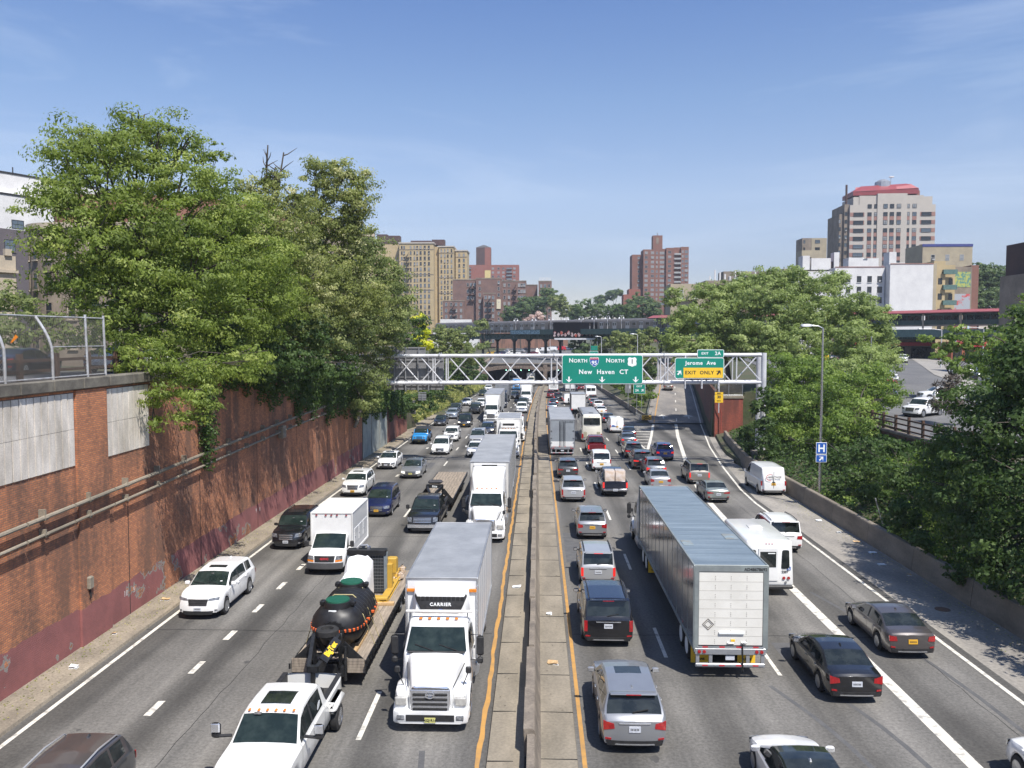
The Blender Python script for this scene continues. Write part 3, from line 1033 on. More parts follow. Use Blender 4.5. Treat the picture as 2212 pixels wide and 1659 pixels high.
for x in (-9.55,1.62,12.25):
 for yy in (0,GD):
  for zz in (ZB,ZT):
   b.tube([(x - .05,yy,zz + .07),(x + .05,yy,zz + .07)],.28,M_ALU,10)
b.build("flange", ga)
for x in (GX1,GX0):
 for yy in (0,GD):
  b = MB()
  b.tube([(x,yy,1.0 if x > 0 else 6.5),(x,yy,ZT + .35)],.27,M_GAN,12)
  b.build("support_column", ga)
b = MB()
for zz in (5.4,6.6):
 b.tube([(GX1,0,zz),(GX1,GD,zz + .9)],.07,M_GAN,6)
b.build("column_brace", ga)
for x,z0,z1 in ((GX1,.1,1.2),(GX0,3,6.6)):
 b = MB(); b.box(x - .6, x + .6, -.4, GD + .4, z0, z1, M_CONC2); b.build("footing", ga)

def panel(name,label,x0,x1,z0,z1,y,mat,parts=(),r=.22,border=.05,th=.05):
 """sign board facing the camera: green board with white border, built at its real place"""
 cx,cz = (x0 + x1) / 2,(z0 + z1) / 2
 t = thing(name, label, "sign", (cx, y, cz))
 w,h = (x1 - x0) / 2,(z1 - z0) / 2
 def rr(w,h,r,yy):
  P = []
  for sx_,sz_,a0 in ((1,1,0),(-1,1,90),(-1,-1,180),(1,-1,270)):
   for k in range(6):
    a = radians(a0 + k * 18)
    P.append((sx_ * (w - r) + r * cos(a),yy,sz_ * (h - r) + r * sin(a)))
  return P
 b = MB()
 b.rings([rr(w,h,r,0),rr(w,h,r,th)],M_SIGNW,True)
 b.face(rr(w,h,r,th),M_SIGNBK)
 b.face(rr(w,h,r,0)[::-1],M_SIGNW)
 b.build("board", t)
 b = MB()
 b.rings([rr(w - border,h - border,max(.03,r - border),-.012),rr(w - border,h - border,max(.03,r - border),.01)],mat,True)
 b.face(rr(w - border,h - border,max(.03,r - border),-.012)[::-1],mat)
 b.build("face", t)
 return t


def sgn(t,txt,x,z,size,mat=None,bold=.0,sp=1.0,sx=1.0,y=-.016):
 return text_mesh(txt, size, .004, mat or M_SIGNW, "lettering", t, (x, y, z), (pi / 2, 0, 0), bold, sp, 'CENTER', sx)


def arrow(t, x, z, s, ang, mat, name="arrow", shaft=.42):
 b = MB()
 y = -.016
 A_ = [(-.5,.02),(0,-.5),(.5,.02),(.5,.1),(.13,-.12),(.13,shaft),(-.13,shaft),(-.13,-.12),(-.5,.1)]
 ca,sa = cos(ang),sin(ang)
 P = [(x + s * (px * ca - pz * sa),y,z + s * (px * sa + pz * ca)) for px,pz in A_]
 left = [P[0],P[1],P[7],P[8]]
 right = [P[1],P[2],P[3],P[4]]
 mid = [P[1],P[4],P[5],P[6],P[7]]
 for q in (left,right,mid):
  b.face(q,mat)
 return b.build(name,t)


s1 = panel("route_sign", "big green overhead sign for North 95, North 1 and New Haven", 2.36, 10.12, 7.87, 10.66, 80.35, M_SIGNG)
sgn(s1, "N", -3.0, .85, .56, bold=.012); sgn(s1, "ORTH", -2.1, .81, .46, bold=.010, sp=1.08)
sgn(s1, "N", .55, .85, .56, bold=.012); sgn(s1, "ORTH", 1.45, .81, .46, bold=.010, sp=1.08)
sgn(s1, "New  Haven  CT", .1, -.25, .60, bold=.014, sp=1.14)
for x in (-3.2,-.02,3.2):
 arrow(s1,x,-.98,.56,0,M_SIGNW,shaft=.5)
def shield(t,x,z,w,h,mats,kind):
 def outline(k):
  if kind == 'i':
   P = [(-.5,.42),(-.36,.5),(-.15,.46),(0,.5),(.15,.46),(.36,.5),(.5,.42),(.52,.1),(.42,-.18),(.22,-.4),(0,-.52),(-.22,-.4),(-.42,-.18),(-.52,.1)]
  else:
   P = [(-.42,.42),(-.3,.5),(0,.42),(.3,.5),(.42,.42),(.5,.28),(.44,.08),(.5,-.16),(.44,-.36),(.2,-.42),(0,-.5),(-.2,-.42),(-.44,-.36),(-.5,-.16),(-.44,.08),(-.5,.28)]
  return [(x + px * w * k,z + pz * h * k) for px,pz in P]
 b = MB()
 b.face([(px,-.018,pz) for px,pz in outline(1.0)][::-1],M_SIGNW)
 if kind == 'i':
  b.face([(px,-.021,pz) for px,pz in outline(.92)][::-1],mats[0])
  top = [p for p in outline(.92) if p[1] > z + h * .3]
  top = sorted(top,key=lambda p: p[0])
  P = [(x - w * .47,-.024,z + h * .24),(x + w * .47,-.024,z + h * .24)] + [(p[0],-.024,p[1]) for p in top[::-1]]
  b.face(P[::-1] if False else P,mats[1])
 return b.build("shield", t)
shield(s1, -.78, .72, .86, .92, (M_BLUE, M_SRED), 'i')
sgn(s1, "95", -.78, .62, .52, bold=.012, y=-.03)
sgn(s1, "INTERSTATE", -.78, 1.03, .11, y=-.03)
shield(s1, 2.85, .72, .86, .92, (), 'u')
sgn(s1, "1", 2.85, .74, .60, M_SIGNK, bold=.008, y=-.03)
s2 = panel("exit_sign", "green and yellow overhead sign for the Jerome Ave exit", 13.18, 17.86, 8.40, 10.40, 80.35, M_SIGNG)
sgn(s2, "Jerome  Ave", .1, .48, .50, bold=.013, sp=1.14)
b = MB(); b.box(-1.52, 2.24, -.022, -.014, -.93, .04, M_SIGNY); b.build("yellow_band", s2)
sgn(s2, "EXIT  ONLY", -.0, -.44, .46, M_SIGNK, bold=.01, sp=1.15, y=-.028)
arrow(s2,-1.92,-.45,.56,radians(142),M_SIGNW)
o = arrow(s2,1.83,-.43,.56,radians(142),M_SIGNK); o.location = (0,-.012,0)
s3 = panel("exit_number_sign", "small green Exit 2A panel on top of the Jerome Ave sign", 15.30, 17.84, 10.42, 11.18, 80.35, M_SIGNG, r=.12)
sgn(s3, "EXIT", -.55, 0, .30, bold=.008, sp=1.1); sgn(s3, "2A", .68, .0, .46, bold=.01, sp=1.1)
b = MB()
for x in (3.6,6.2,8.9,14.2,15.8,17.4):
 b.box(x - .05,x + .05,-.58,-.16,ZB - .42,ZT + (.5 if x > 14.5 else .1),M_GAN)
 b.box(x - .04,x + .04,-.6,0,ZB - .1,ZB - .02,M_GAN)
b.build("sign_hanger", ga)
t = thing("sign_reverse", "grey unpainted back of a large highway sign hung behind the gantry", "sign", (-12.3, 83.6, 8.8))
b = MB()
b.rbox(-2.9, 2.9, .0, .08, -1.75, 1.75, M_SIGNBK, .03); b.build("board", t)
b = MB()
for z in (-1.3,-.45,.4,1.25,1.62):
 b.box(-2.8,2.8,-.09,0,z - .05,z + .05,M_SIGNBK)
b.build("stiffener", t)
b = MB()
for x in (-2.1,-.95,.3,1.35):
 b.box(x - .05,x + .05,-.3,-.09,-1.9,1.85,M_ALU)
b.build("hanger", t)
t = thing("sign_reverse", "grey back of the small exit panel above the reversed big sign", "sign", (-13.1, 83.6, 10.95))
b = MB(); b.rbox(-1.85, 1.85, 0, .06, -.38, .42, M_SIGNBK, .03); b.build("board", t)
b = MB()
for z in (-.3,.33):
 b.box(-1.78,1.78,-.08,0,z - .04,z + .04,M_SIGNBK)
for x in (-1.3,-.1,1.2):
 b.box(x - .05,x + .05,-.3,-.08,-.42,.34,M_ALU)
b.build("stiffener", t)

# ------------------------------------------------------------------ vehicles
PROF = {
'sedan': dict(L=4.85, W=1.84, H=1.46, top=[(0, .66), (.10, .74), (.30, .80), (.80, .90), (1.30, .97), (2.10, 1.38), (2.55, 1.45), (3.0, 1.455), (3.55, 1.40), (4.20, 1.10), (4.55, 1.07), (4.80, 1.02), (4.85, .95)],
   cowl=1.30,wt=2.10,rt=3.55,rb=4.20,belt=(.84,.98),win=[(1.45,2.62),(2.74,3.62)],q=[(3.70,3.95)],wh=(.92,3.72),wr=.335,sill=.27),
'coupe': dict(L=4.6, W=1.85, H=1.40, top=[(0, .62), (.10, .70), (.30, .76), (.80, .87), (1.25, .95), (2.05, 1.33), (2.5, 1.39), (2.9, 1.40), (3.3, 1.35), (4.15, 1.05), (4.4, 1.02), (4.55, .98), (4.6, .92)],
   cowl=1.25,wt=2.05,rt=3.3,rb=4.15,belt=(.82,.98),win=[(1.4,2.85),(2.95,3.5)],q=[],wh=(.90,3.60),wr=.33,sill=.25),
'suv': dict(L=4.75, W=1.90, H=1.72, top=[(0, .82), (.06, .99), (.25, 1.06), (.80, 1.12), (1.18, 1.16), (1.86, 1.61), (2.4, 1.69), (3.0, 1.72), (4.12, 1.66), (4.22, 1.62), (4.58, 1.16), (4.68, 1.10), (4.75, 1.00)],
   cowl=1.18,wt=1.86,rt=4.2,rb=4.58,belt=(1.04,1.16),win=[(1.36,2.42),(2.52,3.36)],q=[(3.46,4.05)],wh=(.90,3.74),wr=.37,sill=.33),
'boxsuv': dict(L=4.75, W=1.90, H=1.80, top=[(0, .80), (.06, .98), (.25, 1.04), (.80, 1.09), (1.32, 1.13), (1.80, 1.66), (2.2, 1.77), (3.0, 1.80), (4.45, 1.76), (4.54, 1.72), (4.68, 1.16), (4.72, 1.10), (4.75, 1.02)],
    cowl=1.32,wt=1.80,rt=4.5,rb=4.68,belt=(1.02,1.12),win=[(1.42,2.40),(2.50,3.42)],q=[(3.52,4.36)],wh=(.88,3.78),wr=.38,sill=.36),
'minivan': dict(L=5.1, W=1.98, H=1.75, top=[(0, .70), (.10, .84), (.30, .92), (.75, 1.02), (1.10, 1.10), (2.05, 1.62), (2.5, 1.72), (3.2, 1.755), (4.6, 1.70), (4.72, 1.66), (4.96, 1.12), (5.04, 1.05), (5.1, .95)],
    cowl=1.10,wt=2.05,rt=4.66,rb=4.96,belt=(.95,1.05),win=[(1.38,2.45),(2.56,3.52)],q=[(3.64,4.50)],wh=(.95,4.0),wr=.34,sill=.28),
'van': dict(L=5.5, W=2.02, H=2.10, top=[(0, .82), (.06, 1.0), (.25, 1.10), (.60, 1.17), (.95, 1.22), (1.65, 1.93), (2.0, 2.06), (3.0, 2.10), (5.2, 2.07), (5.34, 2.0), (5.46, 1.25), (5.48, 1.1), (5.5, .95)],
   cowl=.95,wt=1.65,rt=5.34,rb=5.47,belt=(1.12,1.16),win=[(1.12,2.05)],q=[],wh=(.92,4.45),wr=.36,sill=.35),
'cabvan': dict(L=4.45, W=1.84, H=1.84, top=[(0, .74), (.08, .92), (.25, 1.0), (.65, 1.08), (.95, 1.14), (1.75, 1.72), (2.1, 1.82), (2.8, 1.84), (4.2, 1.80), (4.3, 1.76), (4.40, 1.18), (4.43, 1.1), (4.45, .95)],
    cowl=.95,wt=1.75,rt=4.3,rb=4.41,belt=(1.02,1.10),win=[(1.2,2.1),(2.22,3.1)],q=[(3.25,4.05)],wh=(.85,3.55),wr=.33,sill=.3),
'pickup': dict(L=5.9, W=2.03, H=1.92, top=[(0, .92), (.05, 1.10), (.22, 1.17), (.8, 1.23), (1.48, 1.27), (2.02, 1.80), (2.4, 1.90), (2.9, 1.92), (3.72, 1.87), (3.86, 1.80), (4.02, 1.26), (5.84, 1.25), (5.9, 1.22)],
    cowl=1.48,wt=2.02,rt=3.84,rb=4.0,belt=(1.17,1.22),win=[(1.62,2.62),(2.74,3.66)],q=[],wh=(.98,4.72),wr=.40,sill=.45),
'jeep': dict(L=4.6, W=1.88, H=1.84, top=[(0, .98), (.04, 1.10), (.25, 1.14), (.8, 1.17), (1.45, 1.20), (1.80, 1.72), (1.95, 1.80), (2.6, 1.84), (4.4, 1.82), (4.5, 1.78), (4.56, 1.16), (4.58, 1.12), (4.6, 1.08)],
   cowl=1.45,wt=1.80,rt=4.46,rb=4.56,belt=(1.10,1.13),win=[(1.56,2.42),(2.52,3.40)],q=[(3.52,4.3)],wh=(.75,3.75),wr=.41,sill=.45),
}


def make_wheel(root,x,y,r,w=.22,rim=M_RIM,flip=1,spokes=5,dual=False):
 t = MB()
 n = 22
 prof = [(-w / 2,r * .62),(-w / 2,r * .90),(-w * .38,r),(w * .38,r),(w / 2,r * .90),(w / 2,r * .62)]
 t.lathe_x(0,0,0,prof,M_TYRE,n)
 if dual:
  t.lathe_x(-flip * (w + .03),0,0,prof,M_TYRE,n)
 wo = t.build("wheel", root, 40, (x, y, r))
 q = MB()
 f = flip
 xo = f * (w / 2 + .004)
 q.lathe_x(xo,0,0,[(0,r * .66),(f * .006,r * .60),(-f * .03,r * .56)],rim,n)
 q.lathe_x(xo,0,0,[(-f * .035,r * .57),(-f * .034,.001)],M_UNDER,n)
 for k in range(spokes):
  a = 2 * pi * k / spokes + .3
  c,s_ = cos(a),sin(a)
  hw = r * (.11 if spokes <= 6 else .06)
  P = []
  for rad,ww in ((0.02,hw * 1.1),(r * .60,hw * .8)):
   P += [(rad * c - ww * s_,rad * s_ + ww * c),(rad * c + ww * s_,rad * s_ - ww * c)]
  P = [P[0],P[1],P[3],P[2]]
  q.rings([[(xo - f * .03,a_,b_) for a_,b_ in P],[(xo + f * .002,a_,b_) for a_,b_ in P]],rim,True,True)
 q.lathe_x(xo,0,0,[(-f * .02,r * .17),(f * .008,r * .13)],rim,10)
 q.build("rim", wo, 40)
 return wo


class Body:
 """smooth lofted car body split into painted shell and separate windows"""

 def __init__(s,kind,L=None,W=None,H=None):
  P = PROF[kind]
  s.kind,s.P = kind,P
  s.L, s.W, s.H = L or P['L'], W or P['W'], H or P['H']
  s.kl, s.kh = s.L / P['L'], s.H / P['H']
  s.tx = np.array([a * s.kl for a, _ in P['top']])
  s.tz = np.array([z * s.kh for _, z in P['top']])
  s.cf, s.cr = .22 if kind not in ('jeep', 'pickup') else .10, .10 if kind in ('suv', 'sedan', 'coupe', 'minivan') else .03
  s.hy = s.L / 2

 def d(s,a):       # distance from the front -> local y
  return s.hy - a * s.kl

 def top(s,y):
  return float(np.interp(s.hy - y,s.tx,s.tz))

 def belt(s,y):
  b0, b1 = s.P['belt']
  return (b0 + (b1 - b0) * min(1,max(0,(s.hy - y) / s.L))) * s.kh

 def plan(s,y):
  w = s.W / 2
  f = max(0,(y - (s.hy - .75)) / .75)
  r = max(0,(-s.hy + .6 - y) / .6)
  return w * (1 - .12 * f ** 2.2 - .07 * r ** 2.2) - .01

 def bend(s,x,y,z):
  w = s.W / 2
  f = max(0,min(1,(y - (s.hy - .9)) / .9)) ** 1.3
  r = max(0,min(1,(-s.hy + .7 - y) / .7)) ** 1.3
  u = min(1,abs(x) / w)
  y2 = y - f * (s.cf * u ** 2.6 + .10 * max(0,(z - .58 * s.kh)) / .4 + .12 * max(0,.36 - z))
  y2 += r * (s.cr * u ** 2.6 + .05 * max(0,z - .62) + .15 * max(0,.42 - z))
  return y2

 def zb(s,y):
  z = s.P['sill']
  for a in s.P['wh']:
   d_ = abs((s.hy - y) - a * s.kl)
   R = s.P['wr'] + .055
   if d_ < R:
    z = max(z, s.P['wr'] + math.sqrt(R * R - d_ * d_) * 1.0)
  return z

 def ring(s,y):
  """half section: list of (x, z) from sill to roof centre"""
  w,t,be,zb = s.plan(y),s.top(y),s.belt(y),s.zb(y)
  be = min(be,t - .055)
  zb = min(zb,be - .06)
  g = max(0,min(1,(t - be) / max(.1,s.H - be)))
  boxy = s.kind in ('jeep', 'van', 'cabvan', 'boxsuv')
  xt = w * (.955 - (.10 if boxy else .19) * g) if g > .12 else w * .93
  hgt = be - zb
  q = [(w * .95,zb),(w * .99,zb + min(.07,hgt * .2)),(w,zb + hgt * .5),(w * .992,be - .05 if hgt > .12 else zb + hgt * .8),(w * .955,be)]
  p4 = q[-1]
  p5 = (xt,t - (.055 if g > .12 else .022))
  q.append((p4[0] + (p5[0] - p4[0]) * .10,p4[1] + (p5[1] - p4[1]) * .10))
  q.append((p4[0] + (p5[0] - p4[0]) * .90,p4[1] + (p5[1] - p4[1]) * .90))
  q += [p5,(xt * .93,t - .012),(xt * .55,t + .012),(0,t + .022)]
  return q

 def stations(s):
  Y = set()
  for a, _ in s.P['top']:
   Y.add(round(s.d(a),4))
  for i in range(int(s.L / .16) + 1):
   Y.add(round(s.hy - i * s.L / int(s.L / .16),4))
  for a in s.P['wh']:
   R = s.P['wr'] + .055
   for k in range(-6,7):
    Y.add(round(s.d(a) + R * sin(k / 6 * pi / 2) * .9999,4))
  for a, c in s.P['win'] + s.P['q']:
   Y.add(round(s.d(a),4)); Y.add(round(s.d(c),4))
  s.seams = [round(s.d(a) ,4) for a in s.door_seams()]
  for y in s.seams:
   Y.add(y); Y.add(round(y - .016,4))
  Y = sorted(y for y in Y if -s.hy <= y <= s.hy)
  out = [Y[0]]
  for y in Y[1:]:
   if y - out[-1] > .007:
    out.append(y)
  return out

 def door_seams(s):
  w = s.P['win']
  r = [w[0][0] - .05]
  if len(w) > 1:
   r += [(w[0][1] + w[1][0]) / 2]
   r += [w[1][1] + .06]
  else:
   r += [w[0][1] + .06]
  return r

 def build(s,root,color,trim=None,roof=None,sunroof=None,cladding=False,open_bed=False,glass=M_GLASS,ws=M_GLASSG,sidepanels=False):
  Y = s.stations()
  R = [s.ring(y) for y in Y]
  n = len(R[0])
  shell = MB()
  parts = {}
  def P(i,j,sgn_):
   x,z = R[j][i]
   x *= sgn_
   return (x,s.bend(x,Y[j],z),z)
  base = []
  for j in range(len(Y)):
   row = [P(i,j,-1) for i in range(n)] + [P(i,j,1) for i in range(n - 2,-1,-1)]
   base.append(len(shell.v))
   shell.v.extend(row)
  kc = shell.mi(color)
  kt = shell.mi(M_TRIM)
  kr = shell.mi(roof or color)
  kd = shell.mi(M_SEAM)
  m = 2 * n - 1
  def a_of(y):
   return (s.hy - y) / s.kl
  for j in range(len(Y) - 1):
   ya,yb = a_of(Y[j + 1]),a_of(Y[j])          # ya < yb (distance from the front)
   mid = (ya + yb) / 2
   for i in range(m - 1):
    k = i if i < n - 1 else m - 2 - i          # strip index from the sill
    side = -1 if i < n - 1 else 1
    key = None
    if k == 5:
     for wi, (a, c) in enumerate(s.P['win'] + ([] if sidepanels else s.P['q'])):
      if a - 1e-3 <= ya and yb <= c + 1e-3:
       key = ('side_window', side, wi)
    if k >= 8 and s.P['cowl'] + .03 < mid < s.P['wt'] - .03:
     key = ('windshield', 0, 0)
    if k >= 8 and s.P['rt'] + .02 < mid < s.P['rb'] - .02 and not sidepanels:
     key = ('rear_window', 0, 0)
    if sunroof and k >= 9 and sunroof[0] < mid < sunroof[1]:
     key = ('sunroof', 0, 0)
    if open_bed and k >= 8 and 4.06 < mid < 5.82:
     continue
    q = (base[j] + i,base[j] + i + 1,base[j + 1] + i + 1,base[j + 1] + i)
    if key:
     pb = parts.setdefault(key,MB())
     pb.face([shell.v[a] for a in q], glass if key[0] != 'windshield' else ws)
    else:
     shell.f.append(q)
     mt = kc
     if k == 0 and cladding:
      mt = kt
     if k in (1,2,3) and any(abs(Y[j] - (sy - .016)) < .004 for sy in s.seams):
      mt = kd
     if k >= 4 and s.P['wt'] - .05 < mid < s.P['rt'] + .05:
      mt = kr
     if k == 5 and s.P['win'][0][0] < mid < s.P['win'][-1][1]:
      mt = kt
     shell.m.append(mt)
  for j,e in ((0,-1),(len(Y) - 1,1)):
   half = R[j]
   rows = []
   for (x,z) in half:
    rows.append([(x * c_,s.bend(x * c_,Y[j],z),z) for c_ in (-1,-.8,-.55,-.28,0,.28,.55,.8,1)])
   shell.grid(rows if e < 0 else rows[::-1],color)
  shell.box(-s.W / 2 + .24,s.W / 2 - .24,-s.hy + .22,s.hy - .3,.2,.62,M_UNDER)
  for a in s.P['wh']:
   yy = s.d(a)
   shell.box(-s.W / 2 + .10, s.W / 2 - .10, yy - .36, yy + .36, s.P['wr'] * 1.3, s.P['wr'] * 2 + .03, M_UNDER)
  if open_bed:
   y0,y1 = s.d(5.84),s.d(4.05)
   w = s.W / 2 * .80
   z1 = 1.23 * s.kh
   for sg in (-1,1):
    shell.face([(sg * w,y0,.78),(sg * w,y1,.78),(sg * w,y1,z1),(sg * w,y0,z1)],M_TRIM)
    shell.box(min(sg * w,sg * s.W / 2 * .94),max(sg * w,sg * s.W / 2 * .94),y0,y1,z1 - .01,z1 + .025,M_TRIM)
   shell.face([(-w,y1,.78),(w,y1,.78),(w,y1,z1),(-w,y1,z1)],color)
   shell.face([(-w,y0,.78),(w,y0,.78),(w,y0,z1),(-w,y0,z1)],color)
   shell.face([(-w,y0,.78),(w,y0,.78),(w,y1,.78),(-w,y1,.78)],M_TRIM)
  s.shell_obj = shell.build("body", root, 32)
  for key,pb in parts.items():
   pb.build(key[0],root,32)
  return s

 def patch(s,c,e,mat,off=.014,nx=6,mb=None,name=None,root=None):
  b = mb or MB()
  (x0,z0),(x1,z1),(x2,z2),(x3,z3) = c
  front,back = [],[]
  for v in (0,.5,1):
   rowf,rowb = [],[]
   for k in range(nx + 1):
    u = k / nx
    xa,za = x0 + (x1 - x0) * u,z0 + (z1 - z0) * u
    xb,zb_ = x3 + (x2 - x3) * u,z3 + (z2 - z3) * u
    x,z = xa + (xb - xa) * v,za + (zb_ - za) * v
    yy = s.bend(x,e * s.hy,z)
    rowf.append((x,yy + e * off,z)); rowb.append((x,yy - e * .03,z))
   front.append(rowf); back.append(rowb)
  b.grid(front,mat)
  edge = front[0] + [r[-1] for r in front[1:]] + front[-1][::-1][1:] + [r[0] for r in front[1:-1]][::-1]
  edgb = back[0] + [r[-1] for r in back[1:]] + back[-1][::-1][1:] + [r[0] for r in back[1:-1]][::-1]
  b.rings([edge,edgb],mat,True)
  if name:
   return b.build(name,root,40)
  return b

 def mirrored(s,c):
  (a,b_,c_,d_) = c
  return [(-b_[0],b_[1]),(-a[0],a[1]),(-d_[0],d_[1]),(-c_[0],c_[1])]


NCAR = [0]


def car(kind,color,x,y,way,label,cat,name=None,L=None,W=None,H=None,group=None,lod=0,z=None,rz=0.0,
  front='std', rear='std', plate='w', mirrors=None, rails=None, roof=None, sunroof=None, cladding=False, bed=False,
  rim=M_RIM,spokes=5,lit=False,braking=False,whips=False,sidepanels=False,grille=None,ws=M_GLASSG,spare=False,extra=None):
 """way=1: driving away from the camera (x, y = rear centre); way=-1: coming towards it (x, y = front centre)"""
 B = Body(kind,L,W,H)
 yc = y + B.hy
 zz = zr(yc) if z is None else z
 root = thing(name or cat.replace(' ', '_'), label, cat, (x, yc, zz), (0 if way > 0 else pi) + rz, group or ("vehicles driving away on the right carriageway" if way > 0 else "vehicles coming closer on the left carriageway"))
 root.rotation_euler.x = 0
 B.build(root,color,roof=roof,sunroof=sunroof,cladding=cladding,open_bed=bed,sidepanels=sidepanels,ws=ws)
 w,hy,P = B.W / 2,B.hy,B.P
 wr = P['wr']
 for a in P['wh']:
  for sg in (-1,1):
   make_wheel(root,sg * (w - .125),B.d(a),wr,.22,rim,sg,spokes)
 zl = P['top'][1][1] * B.kh          # bonnet lip
 # --- front
 hb = zl - .02
 mh = M_LAMPON if lit else M_LAMP
 if kind in ('jeep',):
  for sg in (-1,1):
   b = MB(); b.lathe_z(0,0,[(0,.10),(.03,.095),(.045,.0)],mh,14)
   o = b.build("headlight", root, 40, (sg * w * .60, B.bend(w * .6, hy, .85) + .0, .88)); o.rotation_euler = (-pi / 2, 0, 0)
  b = MB()
  for k in range(7):
   xx = -.30 + k * .10
   B.patch([(xx - .03,.72),(xx + .03,.72),(xx + .03,1.0),(xx - .03,1.0)],1,M_SEAM,.01,1,b)
  b.build("grille", root, 40)
  b = MB(); b.rbox(-w * .80,w * .80,hy - .06,hy + .16,.48,.70,M_TRIM,.05)
  for sg in (-1,1):     # flares
   for a in P['wh']:
    yy = B.d(a)
    pts = [(sg * (w + .03),yy + (wr + .12) * cos(q),wr * .95 + (wr + .10) * sin(q)) for q in np.linspace(.1,pi - .1,9)]
    b.tube(pts,.085,M_TRIM,6)
  b.build("bumper", root, 40)
 elif lod < 2 or way < 0:
  z0,z1 = hb - .20 * B.kh,hb - .01
  if front == 'truck':
   hl = [(w * .66,z0 - .10),(w * .93,z0 - .08),(w * .93,z1 - .02),(w * .66,z1 - .02)]
  elif front == 'slim':
   hl = [(w * .46,z1 - .12),(w * .90,z1 - .10),(w * .91,z1 + .0),(w * .50,z1 - .04)]
  else:
   hl = [(w * .52,z0 - .02),(w * .90,z0 + .02),(w * .91,z1 + .01),(w * .58,z1 - .01)]
  B.patch(hl, 1, mh, name="headlight", root=root)
  B.patch(B.mirrored(hl), 1, mh, name="headlight", root=root)
  gw = w * (.60 if front == 'truck' else .46)
  gz0, gz1 = (z0 - .16, z1 - .02) if front != 'slim' else (z0 - .14, z1 - .07)
  g = MB()
  B.patch([(-gw * .86,gz0),(gw * .86,gz0),(gw,gz1),(-gw,gz1)],1,M_TRIM,.010,6,g)
  nb = 3 if front != 'truck' else 4
  for k in range(nb):
   zz_ = gz0 + (gz1 - gz0) * (k + .5) / nb
   B.patch([(-gw * .9, zz_ - .012), (gw * .9, zz_ - .012), (gw * .9, zz_ + .012), (-gw * .9, zz_ + .012)], 1, grille or M_CHROME if front in ('truck', 'std') else M_TRIM, .022, 6, g)
  g.build("grille", root, 40)
  b = MB()
  B.patch([(-w * .62,.24),(w * .62,.24),(w * .70,.40 * B.kh),(-w * .70,.40 * B.kh)],1,M_TRIM,.012,6,b)
  if front == 'truck':
   B.patch([(-w * .90,.42),(w * .90,.42),(w * .90,.62),(-w * .90,.62)],1,M_CHROME if grille is None else color,.05,8,b)
  for sg in (-1,1):
   c = [(w * .74,.38 * B.kh),(w * .86,.39 * B.kh),(w * .86,.46 * B.kh),(w * .74,.46 * B.kh)]
   B.patch(c if sg > 0 else B.mirrored(c), 1, M_LAMP if kind != 'van' else M_TRIM, .014, 3, b)
  b.build("bumper", root, 40)
 # --- plate
 pmn = {'w': M_PLATEW, 'y': M_PLATEY, 'g': M_PLATEG}[plate]
 if way < 0:
  b = MB(); B.patch([(-.155,.40 * B.kh + .02),(.155,.40 * B.kh + .02),(.155,.40 * B.kh + .17),(-.155,.40 * B.kh + .17)],1,pmn,.03,3,b)
  for q in range(6 if lod == 0 else 0):
   B.patch([(-.115 + q * .04,.40 * B.kh + .065),(-.093 + q * .04,.40 * B.kh + .065),(-.093 + q * .04,.40 * B.kh + .125),(-.115 + q * .04,.40 * B.kh + .125)],1,M_TRIM,.032,1,b)
  b.build("number_plate", root)
 # --- rear
 mr_ = M_REDON if braking else M_RED
 zt = B.top(-hy)
 if lod < 2 or way > 0:
  if rear == 'vert':
   tl = [(w * .80,zt - .42),(w * .93,zt - .42),(w * .93,zt + .0),(w * .80,zt + .0)]
  elif rear == 'pickup':
   tl = [(w * .82,.74),(w * .95,.74),(w * .95,1.16),(w * .82,1.16)]
  elif rear == 'van':
   tl = [(w * .84,.82),(w * .955,.82),(w * .955,1.18),(w * .84,1.18)]
  elif rear == 'slim':
   tl = [(w * .42,zt - .17),(w * .93,zt - .19),(w * .94,zt - .04),(w * .46,zt - .10)]
  elif rear == 'ell':
   tl = [(w * .60,zt - .20),(w * .93,zt - .26),(w * .94,zt + .01),(w * .62,zt - .06)]
  else:
   tl = [(w * .62,zt - .22),(w * .93,zt - .24),(w * .94,zt - .03),(w * .66,zt - .05)]
  B.patch(tl, -1, mr_, name="taillight", root=root)
  B.patch(B.mirrored(tl), -1, mr_, name="taillight", root=root)
  b = MB()
  if kind == 'pickup' or rear == 'pickup':
   b.rbox(-w * .92,w * .92,-hy - .14,-hy + .02,.48,.68,M_STEEL if not cladding else M_TRIM,.05)
   b.box(-.3,.3,-hy - .10,-hy,.56,.70,M_TRIM)
  else:
   B.patch([(-w * .82,.28),(w * .82,.28),(w * .86,.44),(-w * .86,.44)],-1,M_TRIM,.018,8,b)
   if way > 0 and lod < 2:
    B.patch([(-w * .60,.315),(w * .60,.315),(w * .58,.345),(-w * .58,.345)],-1,M_CHROME,.034,6,b)
    for sg in (-1,1):
     c = [(w * .70,.46),(w * .88,.47),(w * .88,.52),(w * .70,.51)]
     B.patch(c if sg > 0 else B.mirrored(c),-1,M_RED,.02,3,b)
  b.build("bumper", root, 40)
  if way > 0:
   zp_ = zt - .22 if kind not in ('sedan', 'coupe') else zt - .24
   if kind == 'pickup':
    zp_ = .60
   if kind in ('van',):
    zp_ = .92
   b = MB()
   off = .02 if kind != 'pickup' else .16
   B.patch([(-.17,zp_ - .08),(.17,zp_ - .08),(.17,zp_ + .09),(-.17,zp_ + .09)],-1,pmn,off,3,b)
   for q in range(6 if lod == 0 else 0):
    B.patch([(-.125 + q * .044,zp_ - .03),(-.10 + q * .044,zp_ - .03),(-.10 + q * .044,zp_ + .035),(-.125 + q * .044,zp_ + .035)],-1,M_TRIM,off + .002,1,b)
   b.build("number_plate", root)
